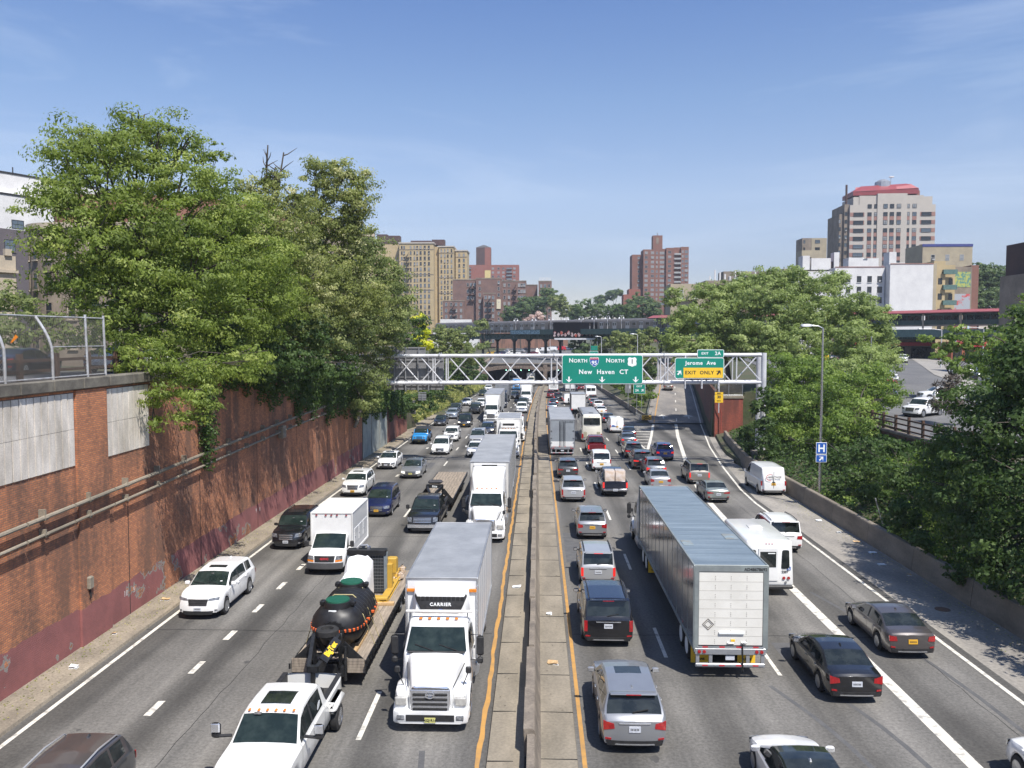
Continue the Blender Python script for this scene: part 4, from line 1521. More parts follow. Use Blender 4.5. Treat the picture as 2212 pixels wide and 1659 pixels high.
   if lod < 2 and kind in ('suv', 'boxsuv', 'minivan', 'cabvan') and not spare:
    b = MB()
    B.patch([(-w * .46,zt - .07),(w * .46,zt - .07),(w * .48,zt - .035),(-w * .48,zt - .035)],-1,grille or M_CHROME,.02,6,b)
    b.build("trim_strip", root)
   if kind in ('suv', 'boxsuv', 'minivan', 'cabvan'):
    b = MB()
    yt = B.d(P['rt'])
    b.rbox(-w * .70,w * .70,yt - .20,yt + .05,B.H - .075,B.H - .04,color,.015)
    b.box(-.22,.22,yt - .21,yt - .16,B.H - .07,B.H - .045,mr_)
    b.build("roof_spoiler", root, 40)
    if lod < 2:
     zz_ = B.belt(-hy) + .03
     ya = B.bend(0, B.d(P['rb']), zz_)
     b = MB(); b.bar((-.05, ya - .02, zz_ + .03), (.42, ya + .03, zz_ + .10), .03, .025, M_SEAM); b.build("rear_wiper", root)
 # --- mirrors
 mm = mirrors or color
 for sg in (-1,1):
  b = MB()
  yy = B.d(P['cowl'] + .28)
  zz_ = B.belt(yy) + .06
  big = kind in ('pickup', 'van')
  h_ = .26 if big else .15
  xo = w + (.16 if big else .09)
  b.rbox(xo - .11,xo + .11,yy - .06,yy + .06,zz_ - .02,zz_ + h_,mm,.035)
  b.box(xo - .09,xo + .09,yy - .068,yy - .061,zz_ + .01,zz_ + h_ - .03,M_CHROME)
  b.bar((sg * 0 + w * .94,yy + .02,zz_ + .02),(xo - .05,yy,zz_ + .05),.05,.04,M_TRIM)
  if sg < 0:
   b.v = [(-a,c,d_) for a,c,d_ in b.v]
  b.build("side_mirror", root, 40)
 # --- roof things
 if rails is not None:
  for sg in (-1,1):
   b = MB()
   y0, y1 = B.d(P['wt'] + .25), B.d(P['rt'] - .25)
   xr_ = sg * w * .74
   pts = [(xr_,y0 + .08,B.top(y0) - .01),(xr_,y0,B.top(y0) + .06),(xr_,(y0 + y1) / 2,B.H + .06),(xr_,y1,B.top(y1) + .05),(xr_,y1 - .08,B.top(y1) - .02)]
   b.tube(pts,.022,rails,6)
   b.build("roof_rail", root, 40)
 if lod == 0:
  b = MB()
  if kind in ('suv', 'sedan', 'coupe', 'minivan'):
   yy = B.d(P['rt'] - .35)
   b.rings([[(-.03,yy + .09,B.top(yy) + .01),(.03,yy + .09,B.top(yy) + .01),(.03,yy - .09,B.top(yy) + .01),(-.03,yy - .09,B.top(yy) + .01)],
     [(-.006,yy - .04,B.top(yy) + .085),(.006,yy - .04,B.top(yy) + .085),(.006,yy - .09,B.top(yy) + .08),(-.006,yy - .09,B.top(yy) + .08)]],color,True,True)
   b.build("roof_antenna", root)
  for sg in (-1,1):
   b = MB()
   for (a, c) in P['win']:
    yy = B.d(c - .14)
    zz_ = B.belt(yy) - .12
    b.rbox(sg * (w - .0) - .02,sg * (w - .0) + .02,yy - .09,yy + .09,zz_,zz_ + .035,color if rails is None else M_CHROME,.01)
   b.build("door_handle", root)
 if way < 0 and lod < 2:
  b = MB()
  ya = B.d(P['cowl'] + .06)
  z_ = B.top(B.d(P['cowl'] + .08)) + .035
  for xx in (-.35,.2):
   b.bar((xx,ya,z_),(xx + .5,ya - .09,z_ + .04),.02,.015,M_SEAM)
  b.build("wiper", root)
  b = MB()
  yy = B.d(P['wt'] - .12); zt_ = B.top(yy) + .018
  b.box(-.06,.05,yy - .03,yy + .05,zt_,zt_ + .02,M_LAMP)
  yy = B.d(P['cowl'] + .20); zt_ = B.top(yy) + .012
  b.box(-w * .6,-w * .6 + .10,yy - .02,yy + .04,zt_,zt_ + .022,M_SIGNW)
  b.build("sticker", root)
 if extra:
  extra(root,B)
 return root,B


C = dict(
 white=paint("white", (.80, .80, .785)), pearl=paint("pearl", (.76, .755, .72)), black=paint("black", (.010, .010, .012), 0, .22),
 silver=paint("silver", (.33, .34, .355), .55, .34), lsilver=paint("light_silver", (.44, .445, .45), .35, .34), dgrey=paint("dark_grey", (.075, .078, .082), .4, .3),
 brown=paint("brown_grey", (.10, .088, .086), .4, .3), navy=paint("navy", (.012, .018, .075), .2, .26), blue=paint("bright_blue", (.02, .26, .62), .0, .35),
 escape=paint("royal_blue", (.015, .05, .25), .3, .25), maroon=paint("maroon", (.16, .012, .018), .2, .25), red=paint("red", (.52, .012, .02), 0, .25),
 bsilver=paint("blue_silver", (.36, .41, .47), .4, .33), slate=paint("slate", (.16, .175, .20), .4, .32), tan=paint("taupe", (.25, .225, .195), .35, .35),
 green=paint("grey_green", (.27, .30, .28), .4, .33), dkgreen=paint("dark_green", (.02, .035, .03), .3, .3), cream=paint("cream", (.76, .73, .62)),
 ink=paint("ink_blue", (.012, .016, .032), .2, .24))

# ------------------------------------------------------------------ trucks and buses
GL = "vehicles coming closer on the left carriageway"
GR = "vehicles driving away on the right carriageway"


def headlamp_pair(root,x,z,w,h,y,mat=M_LAMPB):
 for sg in (-1,1):
  b = MB(); b.rbox(sg * x - w / 2,sg * x + w / 2,y - .12,y + .02,z - h / 2,z + h / 2,mat,.05)
  b.build("headlight", root, 40)


def tractor(root, color, roof_z=3.75, sleeper=True, style='round', lit=False, grille_w=.62):
 """bonneted lorry cab; front bumper at y = 0, pointing to +y"""
 b = MB(); b.hull([(.0, .98, .98, .32, .72), (-.12, 1.16, 1.16, .30, .74), (-.5, 1.2, 1.2, .32, .74)], color if style != 'dark' else M_TRIM, .08)
 b.box(-.75,.75,.0,.012,.40,.60,M_TRIM)
 for sg in (-1,1):
  b.rbox(sg * .92 - .12,sg * .92 + .12,-.02,.02,.44,.58,M_LAMP,.03)
 b.build("bumper", root, 40)
 b = MB()
 b.hull([(-.10,grille_w + .04,grille_w - .04,.62,1.48),(-.22,grille_w + .14,grille_w + .02,.62,1.60),(-.9,.84,.76,.8,1.78),(-1.7,.98,.92,.9,1.95)],color,.16)
 b.build("hood", root, 50)
 b = MB()
 g = grille_w
 b.hull([(-.075,g,g - .06,.66,1.42),(-.11,g + .04,g,.64,1.46)],M_CHROME,.10)
 b.hull([(-.068,g - .06,g - .11,.72,1.36),(-.09,g - .05,g - .1,.71,1.37)],M_TRIM,.08)
 for k in range(7 if style == 'round' else 4):
  n = 7 if style == 'round' else 4
  z = .76 + .58 * (k + .5) / n
  b.rbox(-g + .07,g - .07,-.09,-.048,z - .022,z + .022,M_CHROME,.01)
 b.build("grille", root, 40)
 for sg in (-1,1):
  b = MB()
  rings = []
  for q in np.linspace(-.15,pi * .93,10):
   yy,zz = -1.15 + .72 * cos(q),.62 + .62 * sin(q)
   if q < .3:
    yy = -1.15 + .95 * cos(q)
   y2,z2 = -1.15 + .60 * cos(q),.60 + .52 * sin(q)
   rings.append([(sg * .60,yy,zz),(sg * 1.06,yy,zz - .02),(sg * 1.18,yy - .02,zz - .10),(sg * 1.18,y2,z2),(sg * .60,y2,z2)])
  b.rings(rings,color,True,True)
  b.hull([(-.14,.22,.14,.62,1.14),(-.35,.26,.22,.62,1.24),(-.6,.22,.16,.7,1.26)],color,.1)
  b.v = b.v[:50] + [(x + sg * .90,y,z) for x,y,z in b.v[50:]]
  b.build("fender", root, 50)
  make_wheel(root,sg * 1.03,-1.15,.50,.28,M_STEEL,sg,10)
  b = MB()      # bonnet and door mirrors
  b.rbox(sg * 1.42 - .12,sg * 1.42 + .12,-2.02,-1.90,1.75,2.40,M_TRIM,.05)
  b.rbox(sg * 1.42 - .10,sg * 1.42 + .10,-2.0,-1.89,1.48,1.70,M_TRIM,.05)
  b.tube([(sg * 1.1,-2.0,2.42),(sg * 1.42,-1.95,2.44),(sg * 1.42,-1.95,1.55),(sg * 1.1,-2.0,1.6)],.022,M_TRIM,6)
  b.build("side_mirror", root, 40)
  b = MB(); b.tube([(sg * .95,-.85,1.2),(sg * 1.12,-.75,1.66)],.018,M_TRIM,5)
  b.rbox(sg * 1.13 - .09, sg * 1.13 + .09, -.80, -.72, 1.62, 1.84, M_TRIM, .04); b.build("hood_mirror", root, 40)
 headlamp_pair(root,.93,.98,.36,.30,-.10,M_LAMPON if lit else M_LAMPB)
 cab = MB()
 cy = -1.62
 cab.hull([(cy + .02,1.02,1.00,.7,1.72),(cy - .10,1.14,1.08,.6,1.98),(cy - .58,1.16,.98,.6,2.66),(cy - .75,1.16,1.0,.6,2.76),(cy - 1.9,1.17,1.03,.6,2.86)],color,.12)
 if sleeper:
  cab.hull([(cy - .70,.96,.80,2.62,2.86),(cy - 1.0,1.02,.88,2.6,3.12),(cy - 1.7,1.13,1.02,2.4,roof_z - .15),(cy - 2.1,1.18,1.06,.6,roof_z),(cy - 3.5,1.20,1.10,.6,roof_z + .08)],color,.16)
 cab.build("cab", root, 50)
 b = MB()     # windshield wraps a little
 y0,y1,z0,z1 = cy - .085,cy - .575,1.99,2.62
 rows = []
 for u in np.linspace(-1,1,9):
  c = .02 * u * u
  rows.append([(u * .99,y0 - c + .05,z0),(u * .94,(y0 + y1) / 2 - c + .05,(z0 + z1) / 2),(u * .89,y1 - c + .05,z1)])
 b.grid(rows,M_GLASSG)
 rows = [[(p[0],p[1] - .05,p[2] - .01) for p in r_] for r_ in rows]
 b.grid(rows,M_TRIM)
 b.build("windshield", root, 50)
 b = MB(); b.rbox(-.95,.95,cy - .10,cy + .02,1.93,1.985,M_TRIM,.02)
 for x in (-.7,.1):
  b.bar((x,cy - .03,2.0),(x + .62,cy - .16,2.16),.03,.02,M_SEAM)
 b.build("cowl_and_wipers", root)
 b = MB()
 for sg in (-1,1):
  b.bar((sg * (grille_w + .10),-.2,1.40),(sg * .94,-1.6,1.62),.02,.02,M_SEAM)
  b.bar((sg * .30,-.35,1.66),(sg * .40,-1.5,1.96),.05,.035,color)
 b.build("hood_seam", root)
 for sg in (-1,1):
  b = MB()
  P = [(sg * 1.155,cy - .35,1.95),(sg * 1.165,cy - 1.25,1.90),(sg * 1.08,cy - 1.25,2.58),(sg * 1.07,cy - .62,2.55)]
  b.face(P,M_GLASS); b.face([(p[0] - sg * .03,p[1],p[2]) for p in P][::-1],M_GLASS)
  b.build("side_window", root)
  b = MB()
  b.rbox(sg * 1.16 - .012,sg * 1.16 + .012,cy - 1.3,cy - .1,.75,.80,M_SEAM,.004)
  b.rbox(sg * 1.17 - .02,sg * 1.17 + .02,cy - 1.2,cy - 1.0,1.72,1.77,M_TRIM,.008)
  b.build("door_trim", root)
  b = MB(); b.tube([(sg * 1.0, cy - 2.0, .62), (sg * 1.0, cy - 3.4, .62)], .28, M_ALU, 12); b.build("fuel_tank", root, 40)
 b = MB()
 b.box(-.45,.45,-6.8,-.4,.55,.9,M_BLACKFR)
 b.build("chassis", root)
 b = MB()
 for x in (-.6,-.3,0,.3,.6):
  b.rbox(x - .06,x + .06,cy - .80,cy - .70,2.80 if not sleeper else 2.88,2.86 if not sleeper else 2.95,M_AMBER,.02)
 b.build("marker_light", root)


def cargo(root, y0, y1, w, z0, z1, side, roof, rear=None, name="cargo_box", ribs=1.2, roofribs=.6, corner=M_ALU, front=None, frame=M_ALU):
 """rectangular load body from y0 (rear) to y1 (front)"""
 b = MB()
 b.box(-w,w,y0,y1,z0,z1,side,roof)
 if rear:
  b.face([(-w + .07,y0 - .004,z0 + .1),(w - .07,y0 - .004,z0 + .1),(w - .07,y0 - .004,z1 - .1),(-w + .07,y0 - .004,z1 - .1)],rear)
 for sx_ in (-1,1):
  for yy in (y0,y1):
   b.rbox(sx_ * w - .035,sx_ * w + .035,yy - .035,yy + .035,z0 - .01,z1 + .015,corner,.015)
  b.rbox(sx_ * w - .03,sx_ * w + .03,y0,y1,z1 - .05,z1 + .03,corner,.012)
  b.rbox(sx_ * w - .03,sx_ * w + .03,y0,y1,z0 - .06,z0 + .06,corner,.012)
  if ribs:
   y = y0 + ribs
   while y < y1 - .2:
    b.box(sx_ * w - .008,sx_ * w + .008,y - .012,y + .012,z0 + .06,z1 - .06,M_SEAM if ribs < 1 else corner)
    y += ribs
 for yy in (y0,y1):
  b.rbox(-w,w,yy - .03,yy + .03,z1 - .05,z1 + .03,corner,.012)
  b.rbox(-w,w,yy - .03,yy + .03,z0 - .05,z0 + .05,corner,.012)
 o = b.build(name,root)
 if roofribs:
  b = MB()
  y = y0 + roofribs
  rj_ = random.Random(int(abs(y0 * 100)))
  while y < y1 - .2:
   a = rj_.uniform(-.03,.03)
   b.rings([[(-w + .05,y - .02,z1 + .001),(w - .05,y - .02 + a,z1 + .001)],[(-w + .05,y,z1 + .012),(w - .05,y + a,z1 + .012)],[(-w + .05,y + .02,z1 + .001),(w - .05,y + .02 + a,z1 + .001)]],roof,False)
   y += roofribs
  b.build("roof_rib", o)
 return o


def trailer_gear(root,ys_,w=1.22,rim=M_SIGNW,r=.50):
 for y in ys_:
  for sg in (-1,1):
   make_wheel(root,sg * (w - .16),y,r,.26,rim,sg,10,dual=True)
 b = MB()
 b.box(-.55,.55,min(ys_) - .7,max(ys_) + .9,.62,1.0,M_BLACKFR)
 for y in ys_:
  b.tube([(-w + .2,y,r),(w - .2,y,r)],.09,M_UNDER,6)
 b.build("axle_frame", root)


def rear_frame(root,y,w,z0,tape=True):
 """underride guard, lamps and reflective tape at the back of a trailer"""
 b = MB()
 b.rbox(-w,w,y - .05,y + .10,z0 - .22,z0 + .02,M_ALU,.02)
 for x in (-w * .92,-w * .55,w * .50,w * .92):
  b.box(x - .06,x + .06,y - .02,y + .06,.50,z0 - .2,M_ALU)
 b.rbox(-w * .98,w * .98,y - .04,y + .08,.44,.58,M_ALU,.02)
 o = b.build("underride_guard", root)
 if tape:
  b = MB()
  n = 12
  for k in range(n):
   x0 = -w * .95 + 2 * w * .95 * k / n
   for z in (.495,z0 + .045):
    b.box(x0,x0 + 2 * w * .95 / n - .005,y - .062,y - .05,z,z + .045,M_SRED if k % 3 == 1 else M_ALUW)
  b.build("reflective_tape", o)
 for x in (-w * .88,-w * .74,w * .74,w * .88):
  b = MB(); b.lathe_z(0,0,[(0,.065),(.03,.06),(.035,.001)],M_RED,12)
  oo = b.build("taillight", root, None, (x, y - .055, z0 - .10)); oo.rotation_euler = (pi / 2, 0, 0)
 b = MB(); b.box(-.16, .16, y - .005, y + .01, z0 - .42, z0 - .26, M_PLATEW); b.build("number_plate", root)


def mudflaps(root,y,w,mat,words=None):
 for sg in (-1,1):
  b = MB(); b.box(-.33,.33,-.01,.01,-.82,0,mat)
  o = b.build("mud_flap", root, None, (sg * (w - .38), y, .98))
  if words:
   for k,(tx_,sz_) in enumerate(words):
    text_mesh(tx_, sz_, .002, M_SIGNK, "lettering", o, (0, -.015, -.14 - .27 * k), (pi / 2, 0, 0), .006)


def place(name,label,cat,x,y,way,group=None,z=None):
 return thing(name,label,cat,(x,y,zr(y) if z is None else z),0 if way > 0 else pi,group or (GR if way > 0 else GL))


# ---- Hino-like white box lorry with refrigeration unit (nearest lorry on the left)
t = place("box_truck", "white refrigerated box truck with chrome grille, nearest lorry beside the median", "truck", -3.3, 25.05, -1)
W_ = C['white']
tractor(t, W_, 2.6, False, 'white', grille_w=.60)
b = MB(); b.rbox(-.62,.62,-.11,-.02,.70,1.40,M_CHROME,.08)
for k in range(4):
 z = .80 + k * .15
 b.rbox(-.54,.54,-.04,.012,z - .055,z + .02,M_SEAM,.02)
b.build("grille", t, 40)
b = MB()
for k in range(24):
 a0,a1 = 2 * pi * k / 24,2 * pi * (k + 1) / 24
 b.bar((.13 * cos(a0),.035,1.24 + .10 * sin(a0)),(.13 * cos(a1),.035,1.24 + .10 * sin(a1)),.03,.03,M_CHROME)
b.bar((-.12,.035,1.24),(.12,.035,1.24),.03,.035,M_CHROME)
b.build("badge", t)
b = MB(); b.box(-.17,.17,.005,.025,.36,.52,M_PLATEG)
o = b.build("number_plate", t)
text_mesh("XGJ·R16", .11, .002, M_SIGNK, "lettering", o, (0, .03, .44), (pi / 2, 0, pi), .002)
cb = cargo(t,-12.0,-3.35,1.23,1.05,3.92,M_WHITE,M_ALUW,ribs=1.2,roofribs=0,front=None)
b = MB()      # soot stain on the roof behind the unit: a real dirty patch
b.build
ru = MB()
ru.hull([(-2.92,.86,.80,2.84,3.46),(-3.05,.98,.92,2.76,3.62),(-3.34,1.0,.95,2.72,3.66)],M_WHITE,.12)
ru.hull([(-2.885,.66,.82,2.86,3.34),(-3.0,.74,.90,2.82,3.50),(-3.2,.72,.9,2.9,3.60)],M_TRIM,.10)
for k in range(-5,6):
 ru.box(k * .15 - .055,k * .15 + .055,-2.93,-2.872,3.28,3.40,M_SEAM)
o = ru.build("refrigeration_unit", t, 40)
text_mesh("CARRIER", .155, .004, M_SIGNW, "lettering", o, (0, -2.868, 3.14), (pi / 2, 0, pi), .006, 1.25)
b = MB(); b.lathe_z(0, 0, [(0, .09), (.004, .09)], M_BLUE, 14); oo = b.build("badge", o, None, (0, -2.872, 2.93)); oo.rotation_euler = (-pi / 2, 0, 0); oo.scale = (1.2, .6, 1)
b = MB()
b.rbox(-1.13,1.13,-2.6,-2.48,2.98,3.06,M_WHITE2,.02)
for sg in (-1,1):
 b.tube([(sg * .95,-2.55,2.98),(sg * .95,-2.7,2.45)],.03,M_ALU,6)
 b.tube([(sg * .45,-3.25,2.9),(sg * .6,-3.2,2.5),(sg * .9,-3.15,2.2)],.035,M_TRIM,6)
b.rbox(-1.0,1.0,-3.3,-2.4,2.58,2.70,M_TRIM,.03)
for k in range(6):
 b.box(-1.0 + k * .36,-.98 + k * .36,-3.28,-2.42,2.70,2.715,M_ALUW)
b.build("roof_rack", t, 40)
b = MB()
for sg in (-1,1):
 b.rbox(sg * 1.24 - .03,sg * 1.24 + .03,-3.45,-3.25,1.1,3.7,M_CHROME,.02)
 b.rbox(sg * 1.08 - .14,sg * 1.08 + .14,-3.33,-3.27,3.44,3.56,M_AMBER,.02)
b.box(-.02,.02,-3.33,-3.31,1.8,2.75,M_RUST)
b.build("box_trim", t)
b = MB(); b.tube([(-.9, -12.0, .6), (-.9, -3.3, .6)], .04, M_TRIM); b.box(-.5, .5, -11.8, -2.5, .7, 1.0, M_BLACKFR); b.build("chassis", t)
for y in (-9.2,):
 for sg in (-1,1):
  make_wheel(t,sg * 1.02,y,.50,.26,M_STEEL,sg,8,dual=True)
b = MB(); b.rbox(-.75, -.35, -1.9, -1.78, 2.0, 2.12, M_SIGNW, .01); b.build("sticker", t)

# ---- white dually pickup with flatbed trailer
t = thing("pickup_truck", "white double-cab pickup with dually rear fenders pulling the loaded flatbed", "pickup truck", (-7.35, 23.35, 0), pi, GL)
B = Body('pickup', 6.5, 2.05, 1.97)
B.build(t, C['pearl'], sunroof=(2.30, 3.05), open_bed=True)
for a,dual in ((.98,False),(4.72,True)):
 for sg in (-1,1):
  make_wheel(t,sg * (.92 if not dual else 1.08),B.d(a),.41,.24,M_STEEL,sg,8,dual=dual)
for sg in (-1,1):
 b = MB(); yy = B.d(4.72)
 b.rbox(min(sg * .93, sg * 1.22), max(sg * .93, sg * 1.22), yy - .62, yy + .62, .70, 1.06, C['pearl'], .17)
 b.build("rear_fender", t, 50)
 b = MB()
 yy = B.d(1.75)
 b.tube([(sg * 1.0,yy,1.36),(sg * 1.36,yy + .05,1.36)],.045,M_TRIM,8)
 b.rbox(sg * 1.42 - .12,sg * 1.42 + .12,yy - .04,yy + .10,1.30,1.72,M_TRIM,.05)
 b.rbox(sg * 1.42 - .125,sg * 1.42 + .125,yy + .06,yy + .13,1.46,1.74,M_CHROME,.05)
 b.build("tow_mirror", t, 40)
b = MB()
for x in (-.62,-.36,-.12,.12,.36,.62):
 b.rbox(x - .035,x + .035,B.d(2.13),B.d(2.02),1.90,1.945,M_AMBER,.015)
b.build("cab_light", t)
b = MB(); b.box(.25, .45, B.d(2.0), B.d(1.94), 1.86, 1.90, M_LAMP); b.build("sticker", t)
b = MB(); b.rbox(-.55,.25,B.d(5.2),B.d(4.75),.78,1.12,M_TRIM,.04)
b.build("toolbox", t)
b = MB(); b.rbox(-.75, -.25, B.d(4.6), B.d(4.15), .8, 1.22, pm("blue_tarp", (.03, .08, .3), (.02, .05, .2), 5, .5, bump=.6), .15)
o = b.build("blue_bag", loc=(-7.35 + .5 * 0, 23.35, 0)); o.rotation_euler = (0, 0, pi); tag(o, "crumpled blue bag lying in the bed of the white dually pickup", "bag")
b = MB()
for y,z,sz_,tx_ in ((0,0,0,0),):
 b.lathe_z(0,0,[(0,.16),(.004,.155)],M_SIGNW,14)
o = b.build("door_decal", t, None, (-.968, B.d(3.2), 1.52)); o.rotation_euler = (0, -pi / 2 - .12, 0); o.scale = (.9, .9, 1)

TX = -7.3
t = thing("flatbed_trailer", "black gooseneck flatbed trailer with grey plank deck behind the white dually pickup", "trailer", (TX, 28.4, 0), pi, GL)
b = MB()
b.box(-1.0,1.0,-11.6,0,.84,.90,M_WOOD)
for k in range(11):
 x = -1.0 + k * 2.0 / 10
 b.box(x - .006,x + .006,-11.6,0,.9005,.902,M_SEAM)
for k in range(24):
 y = -11.6 + 11.6 * k / 24 + .24
 b.box(-1.0,1.0,y - .003,y + .004,.901,.9025,M_SEAM) if k % 6 == 0 else None
b.build("deck", t)
b = MB()
for sg in (-1,1):
 b.box(min(sg * 1.0,sg * 1.28),max(sg * 1.0,sg * 1.28),-11.6,0,.78,.905,M_WOOD)
 b.box(sg * 1.29 - .02,sg * 1.29 + .02,-11.6,0,.66,.915,M_BLACKFR)
 b.box(sg * .55 - .06,sg * .55 + .06,-11.6,0.3,.50,.84,M_BLACKFR)
 for k in range(24):
  y = -11.4 + k * .5
  b.box(sg * 1.33 - .03,sg * 1.33 + .03,y,y + .06,.70,.88,M_BLACKFR)
b.box(-1.3,1.3,-.08,.0,.50,.95,M_BLACKFR)
b.build("frame", t)
b = MB()
for sg in (-1,1):
 b.bar((sg * .45,0,.75),(sg * .45,.25,1.95),.12,.14,M_BLACKFR)
 b.bar((sg * .45,.2,1.90),(sg * .14,2.0,1.45),.12,.22,M_BLACKFR)
 b.bar((sg * .45,-.05,1.5),(sg * 1.2,-.05,.80),.05,.35,M_BLACKFR)
 b.bar((sg * .45,0,1.85),(sg * .35,-.9,.90),.06,.18,M_BLACKFR)
b.bar((-.5,.22,1.9),(.5,.22,1.9),.10,.12,M_BLACKFR)
b.bar((-.45,.1,1.2),(.45,.1,1.2),.08,.10,M_BLACKFR)
b.bar((-.16,1.98,1.46),(.16,1.98,1.46),.2,.2,M_BLACKFR)
b.tube([(0,2.0,1.55),(0,2.0,.85)],.08,M_BLACKFR,10)
b.tube([(-.62,.1,.3),(-.62,.1,1.5)],.06,M_BLACKFR,8); b.tube([(.62,.1,.3),(.62,.1,1.5)],.06,M_BLACKFR,8)
o = b.build("gooseneck", t)
tx = text_mesh("BigTex", .27, .004, M_SIGNY, "lettering", o, (0, 0, 0), (0, 0, 0), .012, 1.0)
dx_ = Vector((-.31,-1.8,.45)).normalized(); nz_ = (Vector((-.55,.25,.8)) - dx_ * dx_.dot(Vector((-.55,.25,.8)))).normalized(); ny_ = nz_.cross(dx_)
tx.matrix_local = Matrix.Translation(Vector((-.30,1.1,1.68)) + nz_ * .15) @ Matrix((dx_,ny_,nz_)).transposed().to_4x4()
b = MB(); b.rings([[Vector((-.30, 1.1, 1.68)) + nz_ * h_ + dx_ * a_ * .62 + ny_ * c_ * .15 for a_, c_ in ((-1, -1), (1, -1), (1, 1), (-1, 1))] for h_ in (.10, .145)], M_BLACKFR, True, True); b.build("name_plate", o)
b = MB()
for sg in (-1,1):
 for k in range(5):
  b.box(sg * .98 - .30,sg * .98 + .30,.02,.05,.55 + k * .10,.64 + k * .10,M_WOOD)
b.build("headboard", t)
b = MB()
b.lathe_z(0,0,[(-.12,.20),(-.12,.36),(-.08,.40),(.08,.40),(.12,.36),(.12,.22),(.02,.20),(.02,.05)],M_TYRE,24)
o = b.build("spare_wheel", t, 40, (0.0, .10, 2.02))
for y in (-8.2,-9.3):
 for sg in (-1,1):
  make_wheel(t,sg * 1.10,y,.38,.22,M_STEEL,sg,6,dual=True)

def on_trailer(name,label,cat,mb,y,x=0,smooth=None,z=.906):
 o = mb.build(name,None,smooth,(TX - x,28.4 - y,z)); o.rotation_euler = (0,0,pi)
 return tag(o,label,cat)

t = thing("septic_tank", "black ribbed plastic tank with two green lids strapped on the flatbed", "tank", (TX + .0, 31.0, .906), pi)
b = MB()
rings = []
n = 28
ysec = np.linspace(-1.95,1.95,53)
for i,y in enumerate(ysec):
 e = max(0,(abs(y) - 1.15) / .8)
 rr = math.sqrt(max(.0,1 - e ** 2.4)) if e < 1 else 0
 rr = max(rr,.45)
 rib = .045 * (1 if (i // 2) % 2 else 0)
 R_ = []
 for k in range(n):
  a = 2 * pi * k / n
  rib2 = rib if e == 0 else (.04 if k % 2 else 0)
  R_.append((cos(a) * (.98 * rr * 1.0 - rib2),y,.84 + sin(a) * (.84 * rr - rib2)))
 rings.append(R_)
M_TANK = pm("black_polyethylene", (.009, .009, .010), (.018, .018, .019), 4, .46)
b.rings(rings,M_TANK,True,True)
b.box(-.8,.8,-1.4,1.4,0,.25,M_TANK)
b.build("tank_body", t, 50)
for y in (1.15,-1.15):
 b = MB(); b.lathe_z(0,y,[(1.45,.52),(1.72,.48),(1.74,.42)],M_TANK,18)
 for sg in (-1,1):
  b.rbox(sg * .56 - .09,sg * .56 + .09,y - .16,y + .10,1.55,1.72,M_TANK,.03)
 b.build("riser", t, 40)
 b = MB(); b.lathe_z(0, y, [(1.74, .44), (1.79, .43), (1.80, .001)], pm("lid_green", (.012, .10, .06), (.01, .085, .05), 4, .5), 24)
 b.build("lid", t, 40)
b = MB()
k = 0
for q in np.linspace(0,2 * pi,74)[:-1]:
 px,py = 1.0 * abs(cos(q)) ** .6 * (1 if cos(q) >= 0 else -1),1.93 * abs(sin(q)) ** .6 * (1 if sin(q) >= 0 else -1)
 b.rbox(px - .06, px + .06, py - .04, py + .04, .80, .90, pm("orange_webbing", (.75, .13, .02), (.6, .10, .02), 8, .6) if k % 2 else M_SEAM, .01)
 k += 1
b.build("orange_band", t)
b = MB()
for y in (.2,-1.0,1.0):
 b.tube([(-1.28, y - .2, 0), (-.9, y, 1.15), (-.35, y + .05, 1.66), (.35, y + .05, 1.66), (.9, y, 1.15), (1.28, y - .2, 0)], .018, pm("yellow_strap", (.55, .48, .24), (.45, .38, .2), 6, .7), 5)
b.build("strap", t)
b = MB(); b.rbox(.0 - .42, .0 - .14, 1.64, 1.66, 1.18, 1.52, M_SIGNW, .005); b.build("paper_label", t, loc=(.35, .02, 0)).rotation_euler = (radians(0), 0, 0)
b = MB()
P = []
rj = random.Random(4)
for (z,k) in ((0,1.0),(.5,.97),(1.0,.99),(1.45,.95),(1.62,.75)):
 ring = []
 for q in range(20):
  a = 2 * pi * q / 20
  cx,cy = cos(a),sin(a)
  f = 1 / max(abs(cx),abs(cy))
  ring.append((cx * f * .55 * k + rj.uniform(-.02,.02),cy * f * 1.15 * k + rj.uniform(-.03,.03),z * (1.0 if cy > -.3 else 1.28) + rj.uniform(-.05,.05) * (z > .3)))
 P.append(ring)
b.rings(P, pm("white_shrink_wrap", (.84, .84, .84), (.78, .78, .79), 2.5, .38, bump=1.0), True, True)
on_trailer("wrapped_crate", "white shrink-wrapped machine standing behind the black tank", "wrapped load", b, -5.55, .2, 28)
t = thing("radiator_unit", "upright dark radiator in a grey frame on the flatbed", "radiator", (TX - .25, 36.4, .906), pi)
b = MB()
b.box(-.76, .76, -.06, .10, .05, 1.75, pm("radiator_core", (.045, .055, .062), (.025, .03, .034), 30, .55, .3, stretch=(6, 1, .6)))
b.build("core", t)
b = MB()
for sg in (-1,1):
 b.rbox(sg * .82 - .07, sg * .82 + .07, -.12, .16, 0, 1.85, pm("frame_grey", (.22, .26, .28), (.17, .2, .22), 3, .5), .02)
b.rbox(-.88,.88,-.16,.20,1.72,1.98,M_BLACKFR,.03)
b.rbox(-.88,.88,-.12,.16,-.0,.12,M_BLACKFR,.02)
b.build("frame", t)
b = MB()
for k in range(11):
 b.box(-.76,.76,.115,.125,.2 + k * .15,.212 + k * .15,M_ALU)
for k in range(22):
 b.box(-.74 + k * .07,-.734 + k * .07,.11,.12,.08,1.74,M_ALU)
b.build("guard_grid", t)
